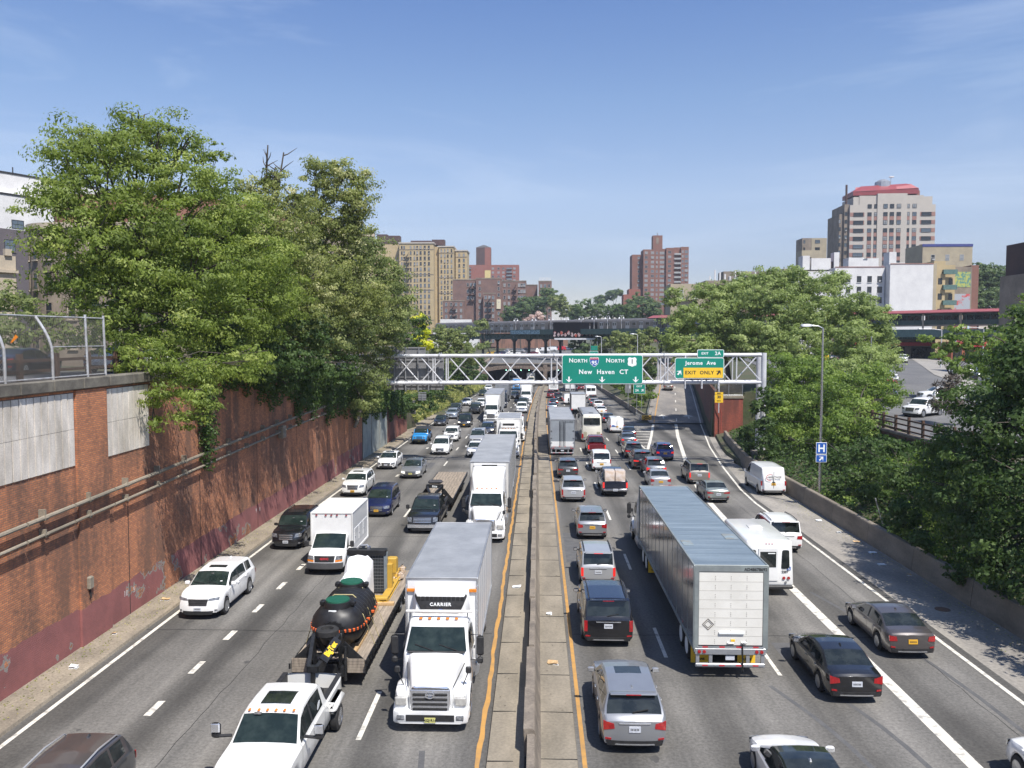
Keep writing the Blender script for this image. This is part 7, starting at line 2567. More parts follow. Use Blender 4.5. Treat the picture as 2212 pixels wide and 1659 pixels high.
# ---- right side
GRT = "trees on the right bank"
tree("plane_tree", "large pale plane tree behind the Jerome Ave sign", (27, 118, 6), [
(19.9,125.0,18.5,1.53),(21.1,120.0,15.0,2.67),(19.1,118.0,12.0,1.97),(24.7,122.0,18.4,2.58),(25.2,118.0,14.3,3.61),(21.9,114.0,10.4,2.53),(28.7,122.0,18.4,2.98),(30.5,124.0,20.5,1.79),(28.5,118.0,13.0,3.93),(19.1,112.0,9.8,1.24)],
"plane", .26, dens=11, csize=1.25, per=58, group=GRT, trunk_r=.4, shell=.4)
tree("plane_tree", "broad plane tree in the middle of the right bank, below the white houses", (33, 112, 6.5), [
(31.7,116.0,20.6,2.06),(29.9,114.0,17.3,2.91),(34.8,116.0,19.9,2.71),(33.1,112.0,16.0,3.61),(38.0,114.0,18.6,2.91),(37.9,110.0,14.7,3.42),(29.6,110.0,12.3,3.42),(34.0,108.0,11.1,3.72),(41.1,116.0,20.6,1.42)],
"plane", .25, dens=11, csize=1.2, per=58, group=GRT, trunk_r=.4, shell=.4)
tree("plane_tree", "plane tree reaching out to the station canopy on the right", (40, 104, 6), [
(40.7,108.0,16.4,2.28),(42.5,108.0,14.7,2.52),(43.7,108.0,12.3,2.16),(38.7,104.0,11.7,3.24),(39.4,100.0,9.0,2.89),(43.5,104.0,10.0,1.39),(35.5,98.0,8.0,3.05)],
"plane", .24, dens=11, csize=1.15, per=58, group=GRT, trunk_r=.35, shell=.4)
tree("maple_tree", "dark maple under the gantry's right column", (25.5, 88, 3.5), [
(26.2,90.0,8.8,2.40),(28.1,88.0,7.5,2.74),(24.6,86.0,6.1,2.20),(27.3,84.0,4.9,2.61),(24.4,82.0,3.7,2.28),(25.9,98.0,4.2,0.76),(30.8,92.0,8.8,2.35),(24.1,90.0,2.4,0.80)],
"maple", .2, dens=13, csize=1.0, per=54, group=GRT, trunk_r=.3, shell=.4)
tree("maple_tree", "bright maple behind the tall lamp post, in front of the parked cars", (28, 74, 4.2), [
(29.0,80.0,7.0,2.49),(31.6,80.0,8.3,2.04),(31.7,78.0,6.7,1.73),(28.8,76.0,5.2,2.36),(26.1,74.0,4.1,2.06),(28.5,72.0,4.4,1.44),(32.1,76.0,7.3,1.10),(25.2,76.0,2.6,1.69)],
"maple", .18, dens=14, csize=.95, per=54, group=GRT, trunk_r=.28, shell=.4)
tree("maple_tree", "deep shaded maple on the slope beside the van", (23.8, 76, 2.2), [
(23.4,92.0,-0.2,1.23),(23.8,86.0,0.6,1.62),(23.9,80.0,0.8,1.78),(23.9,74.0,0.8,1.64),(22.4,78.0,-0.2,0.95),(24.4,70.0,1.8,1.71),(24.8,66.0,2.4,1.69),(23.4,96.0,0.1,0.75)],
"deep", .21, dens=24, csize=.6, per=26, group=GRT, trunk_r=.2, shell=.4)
tree("shrub", "sunlit shrub row climbing over the barrier beside the blue hospital sign", (22.2, 58, 1.2), [
(21.2,60.0,0.8,0.73),(21.7,58.0,0.9,0.77),(22.8,58.0,1.4,0.97),(23.6,57.0,1.9,1.01),(23.2,60.0,2.3,1.00),(23.6,54.0,1.5,1.02),(24.7,54.0,2.7,1.08),(24.5,58.0,3.3,0.97),(22.7,55.0,0.7,0.55)],
"maple", .17, dens=38, csize=.5, per=24, group="shrubs on the right slope", trunk_r=.06, shell=.3, cat="shrub")
tree("shrub", "bright bush with pale leaf tips above the barrier, left of the big dark tree", (23.5, 48, 1.4), [
(20.8,47.0,1.6,0.78),(20.9,45.0,1.3,0.90),(21.9,48.0,2.3,0.91),(22.4,46.0,2.1,1.02),(23.8,52.0,4.5,0.98),(23.0,48.0,3.5,1.17),(20.9,42.0,1.3,0.93),(20.5,39.0,1.2,0.87)],
"maple", .16, dens=38, csize=.5, per=24, group="shrubs on the right slope", trunk_r=.06, shell=.3, cat="shrub")
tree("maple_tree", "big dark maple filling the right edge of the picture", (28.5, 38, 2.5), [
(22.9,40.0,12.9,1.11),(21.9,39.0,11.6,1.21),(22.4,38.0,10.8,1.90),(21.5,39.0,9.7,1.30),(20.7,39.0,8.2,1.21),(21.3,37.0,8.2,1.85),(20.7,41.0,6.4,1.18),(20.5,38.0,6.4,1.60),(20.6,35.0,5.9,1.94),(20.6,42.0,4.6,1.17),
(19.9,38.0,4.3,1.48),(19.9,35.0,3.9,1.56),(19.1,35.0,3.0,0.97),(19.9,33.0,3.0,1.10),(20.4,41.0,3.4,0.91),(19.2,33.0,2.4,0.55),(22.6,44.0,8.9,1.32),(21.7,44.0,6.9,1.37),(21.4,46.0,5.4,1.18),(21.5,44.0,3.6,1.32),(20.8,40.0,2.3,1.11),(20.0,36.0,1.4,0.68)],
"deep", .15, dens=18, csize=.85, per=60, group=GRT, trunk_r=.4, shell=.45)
tree("maple_tree", "lit upper branches of a maple at the right edge below the dark building", (33, 47, 3.8), [(29.8, 52.0, 14.2, 0.98), (27.8, 50.0, 12.2, 0.94), (27.6, 48.0, 11.5, 1.28), (27.0, 50.0, 10.3, 0.83), (26.4, 47.0, 8.9, 0.89)], "maple", .14, dens=17, csize=.8, per=50, group=GRT, trunk_r=.25, shell=.35)
tree("street_tree", "small street tree in front of the parked cars on the right", (48, 100, 5.2), [(46.4, 96.0, 11.5, 1.28), (48.1, 96.0, 12.0, 1.49), (49.8, 96.0, 10.2, 1.28), (46.2, 95.0, 9.4, 1.16), (48.2, 95.0, 8.7, 1.16), (44.9, 95.0, 10.5, 0.74), (50.5, 96.0, 12.0, 1.71), (50.0, 94.0, 9.2, 1.57), (47.2, 96.0, 13.1, 1.07), (48.7, 90.0, 6.9, 1.40), (44.9, 98.0, 12.3, 0.76)], "maple", .26, dens=15, csize=.7, per=24, group=GRT, trunk_r=.2, shell=.35)
tree("dry_bush", "dead brown twiggy bush beside the white parked jeep", (38, 74, 4.6), [(36.3, 75.0, 7.8, 1.00), (35.5, 74.0, 6.6, 1.07), (36.7, 74.0, 6.2, 0.99), (36.9, 75.0, 8.8, 0.58)], "twig", .22, dens=26, csize=.5, per=20, trunk_r=.08, shell=.1, aspect=9, flat=.0, cat="bush")
tree("maple_tree", "hillside trees behind the painted end wall on the right", (142, 275, 9), [(140.8, 275.0, 27.7, 4.12), (143.2, 275.0, 32.6, 4.89), (147.6, 275.0, 31.9, 4.89), (138.7, 270.0, 23.5, 3.90), (145.2, 270.0, 24.2, 4.80)], "far", .5, dens=10, csize=1.3, per=26, group="distant trees", trunk_r=.4, shell=.5)
tree("shrub", "dark ivy-clad shrubs swallowing the foot of the gantry's right column", (22.5, 82, .8), [
(20.9,79.0,5.8,1.05),(22.1,79.0,6.5,1.05),(21.4,79.0,4.0,1.23),(21.1,84.0,2.8,0.84),(21.3,77.0,2.5,1.20),(21.8,84.0,1.1,1.03),(21.7,79.6,7.5,0.62)],
"deep", .2, dens=34, csize=.5, per=24, group="shrubs on the right slope", trunk_r=.08, shell=.3, cat="shrub")
tree("shrub", "low dark shrubs in front of the red ramp wall", (24.5, 100, .3), [
(23.5,100.0,-0.7,0.94),(23.1,104.0,-0.8,0.46),(25.9,101.0,0.0,1.12),(23.8,95.0,-1.1,0.95),(23.4,88.0,-0.9,0.98),(23.9,98.0,-1.0,0.76)],
"deep", .22, dens=30, csize=.5, per=24, group="shrubs on the right slope", trunk_r=.08, shell=.3, cat="shrub")
tree("maple_tree", "tall maple just outside the right edge, throwing its shadow over the exit lane", (27.5, 22, 2.2), [
(21.8,30,8.5,1.6),(22.3,33,9.6,1.8),(21.4,27,8,1.5),(22.9,36,10.5,1.7),(22.2,22,8.5,1.6),(21.3,34.5,7.2,1.1),(22.6,24,7.5,1.6),(24.3,23,9.0,2.2),(22.8,20.5,8.2,1.7),(25.5,20,11,2.4),(23.4,27.5,8.6,1.5),(25.6,25.5,11.5,2.0),(26.5,22,7,2.4),(23.2,17.5,9,1.6)],
"deep", .2, dens=22, csize=.7, per=28, group=GRT, trunk_r=.35, shell=.4)
tree("shrub", "dark waist-deep undergrowth between the lamp post and the big dark maple", (24, 52, 1.8), [
(21.8,50.0,3.9,1.22),(22.0,54.0,3.8,0.96),(20.3,46.0,2.6,1.07),(22.0,55.0,2.1,0.92),(19.8,43.0,1.9,0.67),(19.9,39.0,1.3,0.69),(21.8,58.0,2.6,0.84),(21.6,60.0,1.6,0.67),(23.7,56.0,4.9,0.93),(23.5,60.0,4.2,1.00)],
"deep", .18, dens=34, csize=.5, per=26, group="shrubs on the right slope", trunk_r=.08, shell=.3, cat="shrub")
tree("honey_locust", "yellow-green tree on the island between highway and exit ramp", (21.5, 172, 1.5), [(18.8, 185.0, 11.4, 2.47), (22.9, 185.0, 11.9, 2.67), (19.0, 182.0, 8.4, 2.22), (23.5, 182.0, 8.4, 2.63), (17.5, 188.0, 13.4, 1.04), (25.5, 186.0, 13.4, 1.65)], "olive", .34, dens=17, csize=.8, per=24, trunk_r=.2, shell=.4)
tree("shrub", "green bushes in the island behind the small Exit 2A sign", (19.5, 152, .6), [(14.5, 175.0, 4.2, 1.75), (15.9, 165.0, 3.7, 1.83), (17.1, 155.0, 2.9, 1.72), (18.3, 147.0, 2.2, 1.47), (20.5, 155.0, 3.8, 1.38), (19.1, 165.0, 5.1, 1.65), (20.0, 145.0, 2.3, 0.81), (16.9, 142.0, 1.2, 0.71)], "maple", .26, dens=26, csize=.6, per=24, group="island shrubs", trunk_r=.08, shell=.35, cat="shrub")
tree("shrub", "dark undergrowth along the ramp side of the island", (24, 190, 2.5), [(25.1, 190.0, 6.1, 1.69), (22.9, 185.0, 5.2, 1.44), (25.0, 180.0, 4.9, 1.00), (18.2, 195.0, 4.9, 1.30), (20.9, 200.0, 5.8, 1.56)], "deep", .34, dens=16, csize=.8, per=22, group="island shrubs", trunk_r=.08, shell=.35, cat="shrub")
FT = "distant trees"
k_ = 0
for (lab,x_,y_,z_,bl,lf_) in (
("distant round tree left of the apartment blocks' foot, behind the train", -8, 400, 7, [(-11.3, 400.0, 24.8, 4.89), (-5.8, 400.0, 28.1, 4.44), (-14.7, 400.0, 22.6, 2.67)], "far"),
("distant tall tree behind the middle of the train", 5, 420, 7, [(-0.3, 420.0, 28.9, 6.07), (5.5, 420.0, 33.5, 5.13), (-2.6, 420.0, 24.3, 3.73)], "far"),
("distant pale tree right of the tall one behind the train", 12, 400, 7, [(9.7, 400.0, 29.2, 4.89), (14.1, 400.0, 25.4, 4.00)], "olive"),
("distant dark tree mass behind the billboard", 25, 390, 7, [(21.3, 390.0, 26.0, 5.20), (27.7, 390.0, 25.1, 4.33), (17.0, 390.0, 23.4, 3.03)], "far"),
("distant dark round tree left of the brown tower", 58, 400, 8, [(49.3, 400.0, 26.9, 7.56), (43.3, 395.0, 24.6, 5.27), (54.8, 400.0, 25.9, 4.44)], "far"),
("distant dark tree right of the billboard", 38, 380, 7, [(34.4, 380.0, 24.1, 4.64), (38.5, 380.0, 24.8, 3.80)], "deep"),
("bushes at the foot of the viaduct on the left", -15, 270, 5.5, [(-18.1, 270.0, 17.0, 2.10), (-20.8, 265.0, 14.7, 2.36), (-16.9, 262.0, 10.3, 1.75)], "olive"),
("green trees growing under the viaduct near the green direction signs", 17, 262, 5.5, [(12.9, 262.0, 8.1, 2.04), (15.1, 262.0, 9.9, 1.75), (11.7, 268.0, 10.3, 1.49)], "far"),
("leafy tree right of the green direction signs", 24, 255, 5.5, [(19.8, 258.0, 8.9, 2.01), (21.8, 256.0, 11.1, 1.99), (18.7, 262.0, 11.0, 1.46)], "olive")):
 tree("distant_tree", lab, (x_, y_, z_), bl, lf_, .75, dens=3.6, csize=1.7, per=26, group=FT, trunk_r=.35, shell=.5)
tree("blossom_tree", "faded pinkish blossom tree just above the train roof", (0, 350, 6.5), [(-2.2, 350.0, 20.7, 2.33), (0.7, 350.0, 21.5, 2.33), (-4.1, 350.0, 19.9, 1.36)], "pink", .5, dens=8, csize=1.0, per=24, trunk_r=.2)
for lab, bl in (("lone flat-topped tree on the skyline, left one", (45.8, 620.0, 40.9, 4.13)), ("lone flat-topped tree on the skyline, right one beside the tower", (55.6, 620.0, 44.6, 4.82))):
 tree("skyline_tree", lab, (bl[0], bl[1], 14), [bl, (bl[0] + 4, bl[1], bl[2] + 1.5, bl[3] * .6)], "far", 1.1, dens=2.6, csize=2.0, per=26, group=FT, trunk_r=.5, shell=.4)
tree("street_tree", "leafy trees behind the chain-link fence on the left street", (-33, 52, 10.2), [(-31.9, 50.0, 12.5, 0.94), (-29.7, 50.0, 12.1, 0.83), (-26.3, 48.0, 12.0, 0.75), (-25.1, 48.0, 13.1, 0.80), (-35.7, 56.0, 14.5, 1.24), (-33.2, 54.0, 13.8, 1.08), (-38.0, 58.0, 15.2, 1.29), (-35.0, 52.0, 13.1, 1.44), (-31.7, 54.0, 13.5, 0.90), (-31.1, 50.0, 12.3, 0.67), (-29.6, 52.0, 12.6, 0.87), (-28.4, 52.0, 13.4, 0.69)], "olive", .20, dens=17, csize=.7, per=24, group=GT, trunk_r=.2, shell=.4)
tree("dry_tree", "thin leafless brown tree in front of the round-cornered building", (-31, 60, 10.2), [(-35.2, 62.0, 16.8, 1.03), (-34.5, 62.0, 15.4, 0.90), (-36.3, 62.0, 15.8, 0.76)], "twig", .3, dens=9, csize=.8, per=12, trunk_r=.14, shell=.1, aspect=10, flat=0)
b_ = []
P = []
n = 42000
y = 114 + 136 * rng.random(n) ** 1.15
xq = np.array([xs(a) for a in y])
s = rng.random(n)
x = -18.4 - .2 + xq * 1.0 - 8 * s + 1.6 * np.clip((y - 113) / 60,0,1)
zz = np.array([zr(a) for a in y]) + .25 + 4.2 * s * np.clip((y - 108) / 20,.2,1) + rng.random(n) ** 2 * 1.3 * (.4 + .6 * np.abs(np.sin(y * .35) * np.cos(x * .9)))
gb = leaf_mesh("roadside_weeds", np.stack([x, y, zz], 1), .34, LF['weed'], None, rng.normal(.45, .25, n), .1, 2.6, -.8)
tag(gb, kind='stuff')
n = 30000
y = rng.uniform(24,104,n); s = rng.random(n) ** .8
x = 20.3 + np.array([max(0,ramp_r(a) - 17.8) for a in y]) + 9.5 * s
zz = .45 + 3.9 * s + .35 * rng.random(n)
gb = leaf_mesh("slope_ground_cover", np.stack([x, y, zz], 1), .22, LF['ivy'], None, rng.normal(.4, .2, n), .6, 1.4, 0)
tag(gb, kind='stuff')

n = 2600
yy = rng.uniform(16,110,n)
P1 = np.stack([-17.75 + 1.1 * rng.random(n) ** 1.6,yy,np.array([zr(a) for a in yy]) + .155],1)
yy = rng.uniform(30,80,n // 2)
P2 = np.stack([np.array([max(19.5,ramp_r(a) + 1.6) for a in yy]) - 1.5 * rng.random(n // 2) ** 2.2,yy,np.array([zr(a) for a in yy]) + .012],1)
yy = rng.uniform(18,120,500)
P3 = np.stack([np.where(rng.random(500) < .5,rng.uniform(.1,1.1,500),rng.uniform(-1.35,-.7,500)),yy,np.array([zr(a) for a in yy]) + .135],1)
for nm, P_, s_ in (("roadside_debris", P1, .055), ("shoulder_debris", P2, .05), ("median_debris", P3, .04)):
 g_ = leaf_mesh(nm, P_, s_, LF['twig'] if nm == "median_debris" else LF['weed'], None, rng.random(len(P_)), 3.0, 1.5, 0)
 tag(g_, kind='stuff')

# ------------------------------------------------------------------ summer haze: one closed box of thin air
m_ = bpy.data.materials.new("haze_air")
m_.use_nodes = True
m_.node_tree.nodes.clear()
o_ = m_.node_tree.nodes.new("ShaderNodeOutputMaterial")
v_ = m_.node_tree.nodes.new("ShaderNodeVolumePrincipled")
v_.inputs['Color'].default_value = (.80, .88, 1.0, 1)
v_.inputs['Density'].default_value = 0.00022
v_.inputs['Anisotropy'].default_value = .2
m_.node_tree.links.new(v_.outputs['Volume'], o_.inputs['Volume'])
b = MB(); b.box(-950,950,-80,900,-6,108,m_)
tag(b.build("haze"), kind='stuff')

# ------------------------------------------------------------------ stone tunnel bridge
M_STONE = pm("rubble_stone", (.22, .17, .135), (.12, .092, .075), 2.2, .95, detail=6, bump=1.2, lo=.40, hi=.60, fine=.2)
M_DARK = pm("tunnel_shade", (.02, .02, .02), (.035, .033, .03), 2, .95)  # near-black colour paints the darkness inside the tunnel and at its blocked end
t = thing("stone_bridge", "old stone bridge with two low arches swallowing the highway", "bridge", (0, 252, 0))
b = MB()
zd = zr(252)
def arch(x0,x1,zs_,zc,ztop):
 n = 16
 pts = []
 for k in range(n + 1):
  x = x0 + (x1 - x0) * k / n
  u = 2 * k / n - 1
  pts.append((x,zs_ + (zc - zs_) * (1 - u * u)))
 for (xa,za),(xb,zb_) in zip(pts[:-1],pts[1:]):
  b.face([(xa,252,za),(xb,252,zb_),(xb,252,ztop),(xa,252,ztop)],M_STONE)
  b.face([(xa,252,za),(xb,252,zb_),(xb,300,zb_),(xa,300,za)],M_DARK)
  b.face([(xa + .02,251.8,za),(xb - .02,251.8,zb_),(xb - .02,251.8,zb_ + 1.15),(xa + .02,251.8,za + 1.15)],M_STONE)
  b.face([(xa + .02,251.8,za),(xb - .02,251.8,zb_),(xb - .02,252.3,zb_),(xa + .02,252.3,za)],M_STONE)
arch(-15.0,1.75,2.35,3.25,4.5)
arch(2.95,17.0,2.35,3.2,4.5)
for x0,x1 in ((-17.2,-15.0),(1.75,2.95),(17.0,19.2)):
 b.box(x0,x1,251.7,300,zd - 1,4.5,M_STONE)
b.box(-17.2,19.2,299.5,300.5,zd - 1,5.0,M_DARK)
b.box(-17.2,19.2,252,300.4,4.45,4.75,M_STONE)
b.build("arch_wall", t, None, (0, -252, 0))
b = MB()
b.rbox(-17.4, 19.4, 251.6, 252.2, 4.5, 4.95, pm("parapet_cap", (.24, .21, .18), (.15, .13, .11), 1, .9), .05)
b.rbox(-17.6,-16.0,251.4,252.4,4.5,6.3,M_STONE,.08)
b.build("parapet", t, None, (0, -252, 0))
b = MB()
for k in range(19):
 x = -15.6 + k * 1.95
 b.box(x - .05,x + .05,251.8,251.9,4.9,6.3,M_ALU)
for z in (5.3,5.75,6.25):
 b.box(-15.6,19.4,251.8,251.86,z,z + .07,M_ALU)
b.build("railing", t, None, (0, -252, 0))
b = MB()
M_TL = pm("tunnel_lamp", (.5, .9, .7), (.4, .8, .6), 4, .4, emit=(.45, 1, .75), estr=6)
for x in (-9.7,-8.4,-5.1,-2.6,6.5,9.0):
 b.rbox(x - .13,x + .13,258,258.3,2.45,2.6,M_TL,.04)
b.build("ceiling_lamp", t, None, (0, -252, 0))

# ---- the plateau street behind the bridge
b = MB()
b.grid([[(px,py,interp(py,[300,340,420,500],[5.6,6.2,7.0,8.0]) + .05) for px in (-16,-5,6,18)] for py in (302,330,360,420,470)],M_CITY)
tag(b.build("plateau_street"), kind='structure')
b = MB()
b.grid([[(-15.5,py,interp(py,[252,300],[4.80,5.66])),(18.9,py,interp(py,[252,300],[4.80,5.66]))] for py in (252.3,276,303)],M_CITY)
tag(b.build("bridge_deck"), kind='structure')
FC = "cars packed on the street beyond the stone bridge"
rj = random.Random(31)
far = [
("white pickup side-on just above the truss, beyond the bridge", 'pickup', 'white', -9.2, 312, 1.45), ("dark blue suv left of the side-on white pickup", 'suv', 'navy', -15.2, 316, .4),
("white suv in the second row beyond the bridge", 'suv', 'white', -12.0, 336, .5), ("dark car behind the second-row white suv", 'sedan', 'dgrey', -14.0, 328, .3),
("silver wagon in the second row beyond the bridge", 'suv', 'lsilver', -7.4, 345, 1.2), ("dark grey suv behind the silver wagon", 'boxsuv', 'dgrey', -5.6, 355, 1.3),
("yellow car at the far left of the packed street", 'sedan', 'tan', -17.5, 322, 1.4), ("maroon car low behind the truss beyond the bridge", 'sedan', 'maroon', -2.0, 322, 1.5),
("blue car at the left foot of the viaduct column", 'sedan', 'navy', -13.4, 320, 1.5), ("white van nearest the yellow barrier beyond the bridge", 'van', 'white', 2.6, 358, 1.2),
("white van right of the second viaduct column", 'van', 'white', 6.2, 372, 1.3), ("red van under the billboard pipe", 'van', 'red', 10.6, 384, 1.35),
("dark suv above the white van, beyond the bridge", 'boxsuv', 'ink', 3.6, 392, 1.2), ("navy suv next to the dark one on the packed street", 'boxsuv', 'navy', 8.0, 402, 1.3),
("silver car behind the red van", 'sedan', 'silver', 11.8, 412, 1.4), ("white suv right of the red van", 'suv', 'white', 14.8, 396, 1.3),
("white car at the far right end of the packed street", 'sedan', 'white', 17.4, 410, 1.4), ("pale car in the last row under the billboard", 'sedan', 'lsilver', 13.0, 428, 1.4),
("grey car in the last row left of the pale one", 'sedan', 'slate', 7.6, 430, 1.3)]
for lab,kd,cl,x,y,a in far:
 zf = interp(y,[300,340,420,500],[5.6,6.2,7.0,8.0]) + .06
 car(kd, C[cl] if 'yellow car' not in lab else paint('cab_yellow', (.7, .42, .03)), x, y, 1, lab, {'suv': 'suv', 'boxsuv': 'suv', 'sedan': 'sedan', 'van': 'van', 'pickup': 'pickup truck'}[kd], lod=1, z=zf, rz=a, group=FC)
t = thing("construction_barrier", "white tent-like cover and fence panels beside the packed street", "barrier", (-1.5, 330, 6.0))
b = MB(); b.rings([[(0, -1.5, 0), (3, -1.5, 0), (3, 1.5, 0), (0, 1.5, 0)], [(1.2, -.2, 2.6), (1.5, -.2, 2.6), (1.5, .2, 2.6), (1.2, .2, 2.6)]], M_WHITE, True, True); b.build("cover", t)
b = MB()
for k in range(8):
 b.box(-4 + k * 1.2,-3.9 + k * 1.2,-3,-2.9,0,1.6,M_ALU)
b.box(-4, 5, -3, -2.95, 1.5, 1.6, M_ALU); b.box(-4, 5, -3, -2.95, .8, .87, M_ALU); b.build("fence_panel", t)
t = thing("brick_embankment", "low reddish brick wall across the street below the train", "wall", (-20, 440, 7))
b = MB(); b.box(-12, 36, 0, 1, 0, 9.5, brick_mat("far_brick", False, (.34, .17, .12), (.28, .14, .10))); b.build("face", t)

# ---- elevated railway
VD = Vector((.692,-.722,0)); VN = Vector((-.722,-.692,0))       # along,and towards the camera
VO = Vector((-22.2,305,0))
def vp(s,n,z):
 p = VO + VD * s + VN * n
 return (p.x,p.y,z)
def vbox(b,s0,s1,n0,n1,z0,z1,mat):
 i = len(b.v)
 b.v += [vp(s0,n0,z0),vp(s1,n0,z0),vp(s1,n1,z0),vp(s0,n1,z0),vp(s0,n0,z1),vp(s1,n0,z1),vp(s1,n1,z1),vp(s0,n1,z1)]
 k = b.mi(mat)
 for q in [(0,3,2,1),(4,5,6,7),(0,1,5,4),(1,2,6,5),(2,3,7,6),(3,0,4,7)]:
  b.f.append(tuple(i + a for a in q)); b.m.append(k)
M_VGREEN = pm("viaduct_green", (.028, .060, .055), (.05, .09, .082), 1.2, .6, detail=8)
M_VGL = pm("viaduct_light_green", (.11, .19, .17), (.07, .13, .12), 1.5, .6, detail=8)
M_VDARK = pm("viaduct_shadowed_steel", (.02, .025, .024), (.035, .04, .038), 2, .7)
M_TIMB = pm("tie_timber", (.07, .05, .035), (.04, .03, .025), 3, .9)
t = thing("elevated_railway", "dark green elevated railway crossing behind the trees", "viaduct", (0, 0, 0))
b = MB()
vbox(b,-34,200,.2,.5,12.1,14.0,M_VGREEN); vbox(b,-34,200,-7.5,-7.2,12.1,14.0,M_VGREEN); vbox(b,-34,200,-7.2,.2,13.5,13.9,M_VDARK)
vbox(b,-34,200,.45,.62,13.85,14.02,M_VGL); vbox(b,-34,200,.45,.62,12.1,12.2,M_VGL)
b.build("girder", t)
b = MB()
s = -33.0
while s < 198:
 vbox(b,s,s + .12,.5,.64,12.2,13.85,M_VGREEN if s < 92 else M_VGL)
 if s < 70:
  vbox(b,s + .4,s + .7,-.1,.3,12.15,12.9,M_VGL)
 s += 1.15
o = b.build("stiffener", t); o["kind"] = "stuff"
for s in (-14,3.5,20.5,36,52,68,84,100,116,132,150,168):
 for n_ in (0.0,-7.0):
  b = MB(); vbox(b,s - .35,s + .35,n_ - .3,n_ + .3,5.0,12.2,M_VDARK)
  for k in range(4):
   vbox(b,s - .45 - k * .35,s + .45 + k * .35,n_ - .25,n_ + .25,11.0 + k * .3,11.3 + k * .3,M_VDARK)
  b.build("column", t)
b = MB()
for z in (14.4,14.9,15.35):
 vbox(b,-34,22,1.2,1.28,z,z + .07,M_ALU)
s = -33
while s < 22:
 vbox(b,s,s + .1,1.15,1.25,14.0,15.4,M_ALU); s += 1.9
vbox(b,-34,200,.5,1.5,13.9,14.05,M_TIMB)
b.build("walkway_rail", t)
b = MB()
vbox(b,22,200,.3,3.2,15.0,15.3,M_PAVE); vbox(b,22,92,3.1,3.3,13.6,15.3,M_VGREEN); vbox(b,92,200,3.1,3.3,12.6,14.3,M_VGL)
b.build("platform", t)
b = MB()
s = 23.5
M_GRW = [pm("graffiti_blue", (.22, .34, .42), (.04, .09, .12), 3, .6, lo=.45, hi=.55), pm("graffiti_grey", (.42, .38, .38), (.16, .07, .07), 3.5, .6, lo=.45, hi=.55)]
vbox(b,22.2,36.5,3.3,3.34,13.8,15.1,M_GRW[0])
b.build("graffiti_panel", t)
st = thing("station_canopy", "red-roofed green station canopy with glazed windscreens on the right", "station", (0, 0, 0))
b = MB()
rows = [[vp(95,4.4,17.95),vp(95,3.0,18.55),vp(95,-1.6,18.4)],[vp(205,4.4,17.95),vp(205,3.0,18.55),vp(205,-1.6,18.4)]]
b.grid(rows, pm("canopy_red", (.30, .08, .085), (.24, .065, .07), 1, .6)); vbox(b, 95, 205, 4.3, 4.45, 17.8, 17.97, MATS['canopy_red']); vbox(b, 95, 205, -1.6, 4.3, 17.7, 17.8, M_VDARK)
rows = [[vp(82,4.0,18.2),vp(82,1.2,19.0),vp(82,-1.6,18.2)],[vp(96,4.0,18.2),vp(96,1.2,19.0),vp(96,-1.6,18.2)]]
b.grid(rows, MATS['canopy_red']); vbox(b, 82, 96, -1.6, 4.0, 18.0, 18.19, M_VDARK)
b.build("roof", st)
b = MB(); vbox(b, 95, 205, 3.25, 3.35, 15.3, 16.3, M_VGREEN); vbox(b, 95, 205, 3.25, 3.36, 17.3, 17.8, M_VGREEN); b.build("windscreen_panel", st)
b = MB()
s = 95.0
k = 0
while s < 205:
 vbox(b,s,s + .14,3.22,3.42,15.3,17.8,M_VGREEN); s += 1.55
b.build("mullion", st)
s = 96.5
while s < 204:
 b = MB(); vbox(b, s, s + .34, 3.4, 3.62, 14.2, 17.9, pm("beige_post", (.36, .33, .27), (.3, .28, .23), 2, .7)); b.build("post", st)
 b = MB(); vbox(b, s + .5, s + 7.6, 3.27, 3.30, 16.3, 17.3, M_GLASS if int(s) % 3 else M_DOORG); b.build("window_pane", st)
 s += 7.8
M_TRAIN = pm("stainless_train", (.19, .175, .165), (.14, .13, .12), 1.0, .42, .35, detail=7)
tn = thing("subway_train", "grey stainless subway train standing on the elevated railway", "train", (0, 0, 0))
s = -26.0
for k in range(9):
 b = MB()
 L_ = 15.4
 prof = [(-1.3,15.0),(-1.34,15.4),(-1.34,17.4),(-1.22,17.9),(-.8,18.25),(0,18.4),(.8,18.25),(1.22,17.9),(1.34,17.4),(1.34,15.4),(1.3,15.0)]
 b.rings([[vp(s + a,-1.9 - q,z) for q,z in prof] for a in (0,L_)],M_TRAIN,True,True)
 vbox(b,s + .2,s + L_ - .2,-3.2,-.6,14.4,15.0,M_VDARK)
 vbox(b,s - .3,s + .05,-2.6,-1.2,15.0,17.9,M_SEAM)
 car_ = b.build("train_car", tn)
 for c_ in (1.6,6.9,12.2):
  b = MB()
  for q in (0,.78):
   vbox(b,s + c_ + q,s + c_ + q + .70,-.56,-.53,15.35,17.45,M_ALU)
   vbox(b,s + c_ + q + .15,s + c_ + q + .55,-.53,-.515,16.3,17.2,M_GLASS)
  b.build("door", car_)
 for c_ in (4.2,9.4):
  b = MB(); vbox(b, s + c_, s + c_ + 1.5, -.56, -.52, 16.25, 17.25, M_ALU); vbox(b, s + c_ + .08, s + c_ + 1.42, -.52, -.51, 16.32, 17.18, M_GLASS); b.build("window", car_)
 s += 15.75
GLMP = "platform lamps"
b = MB()
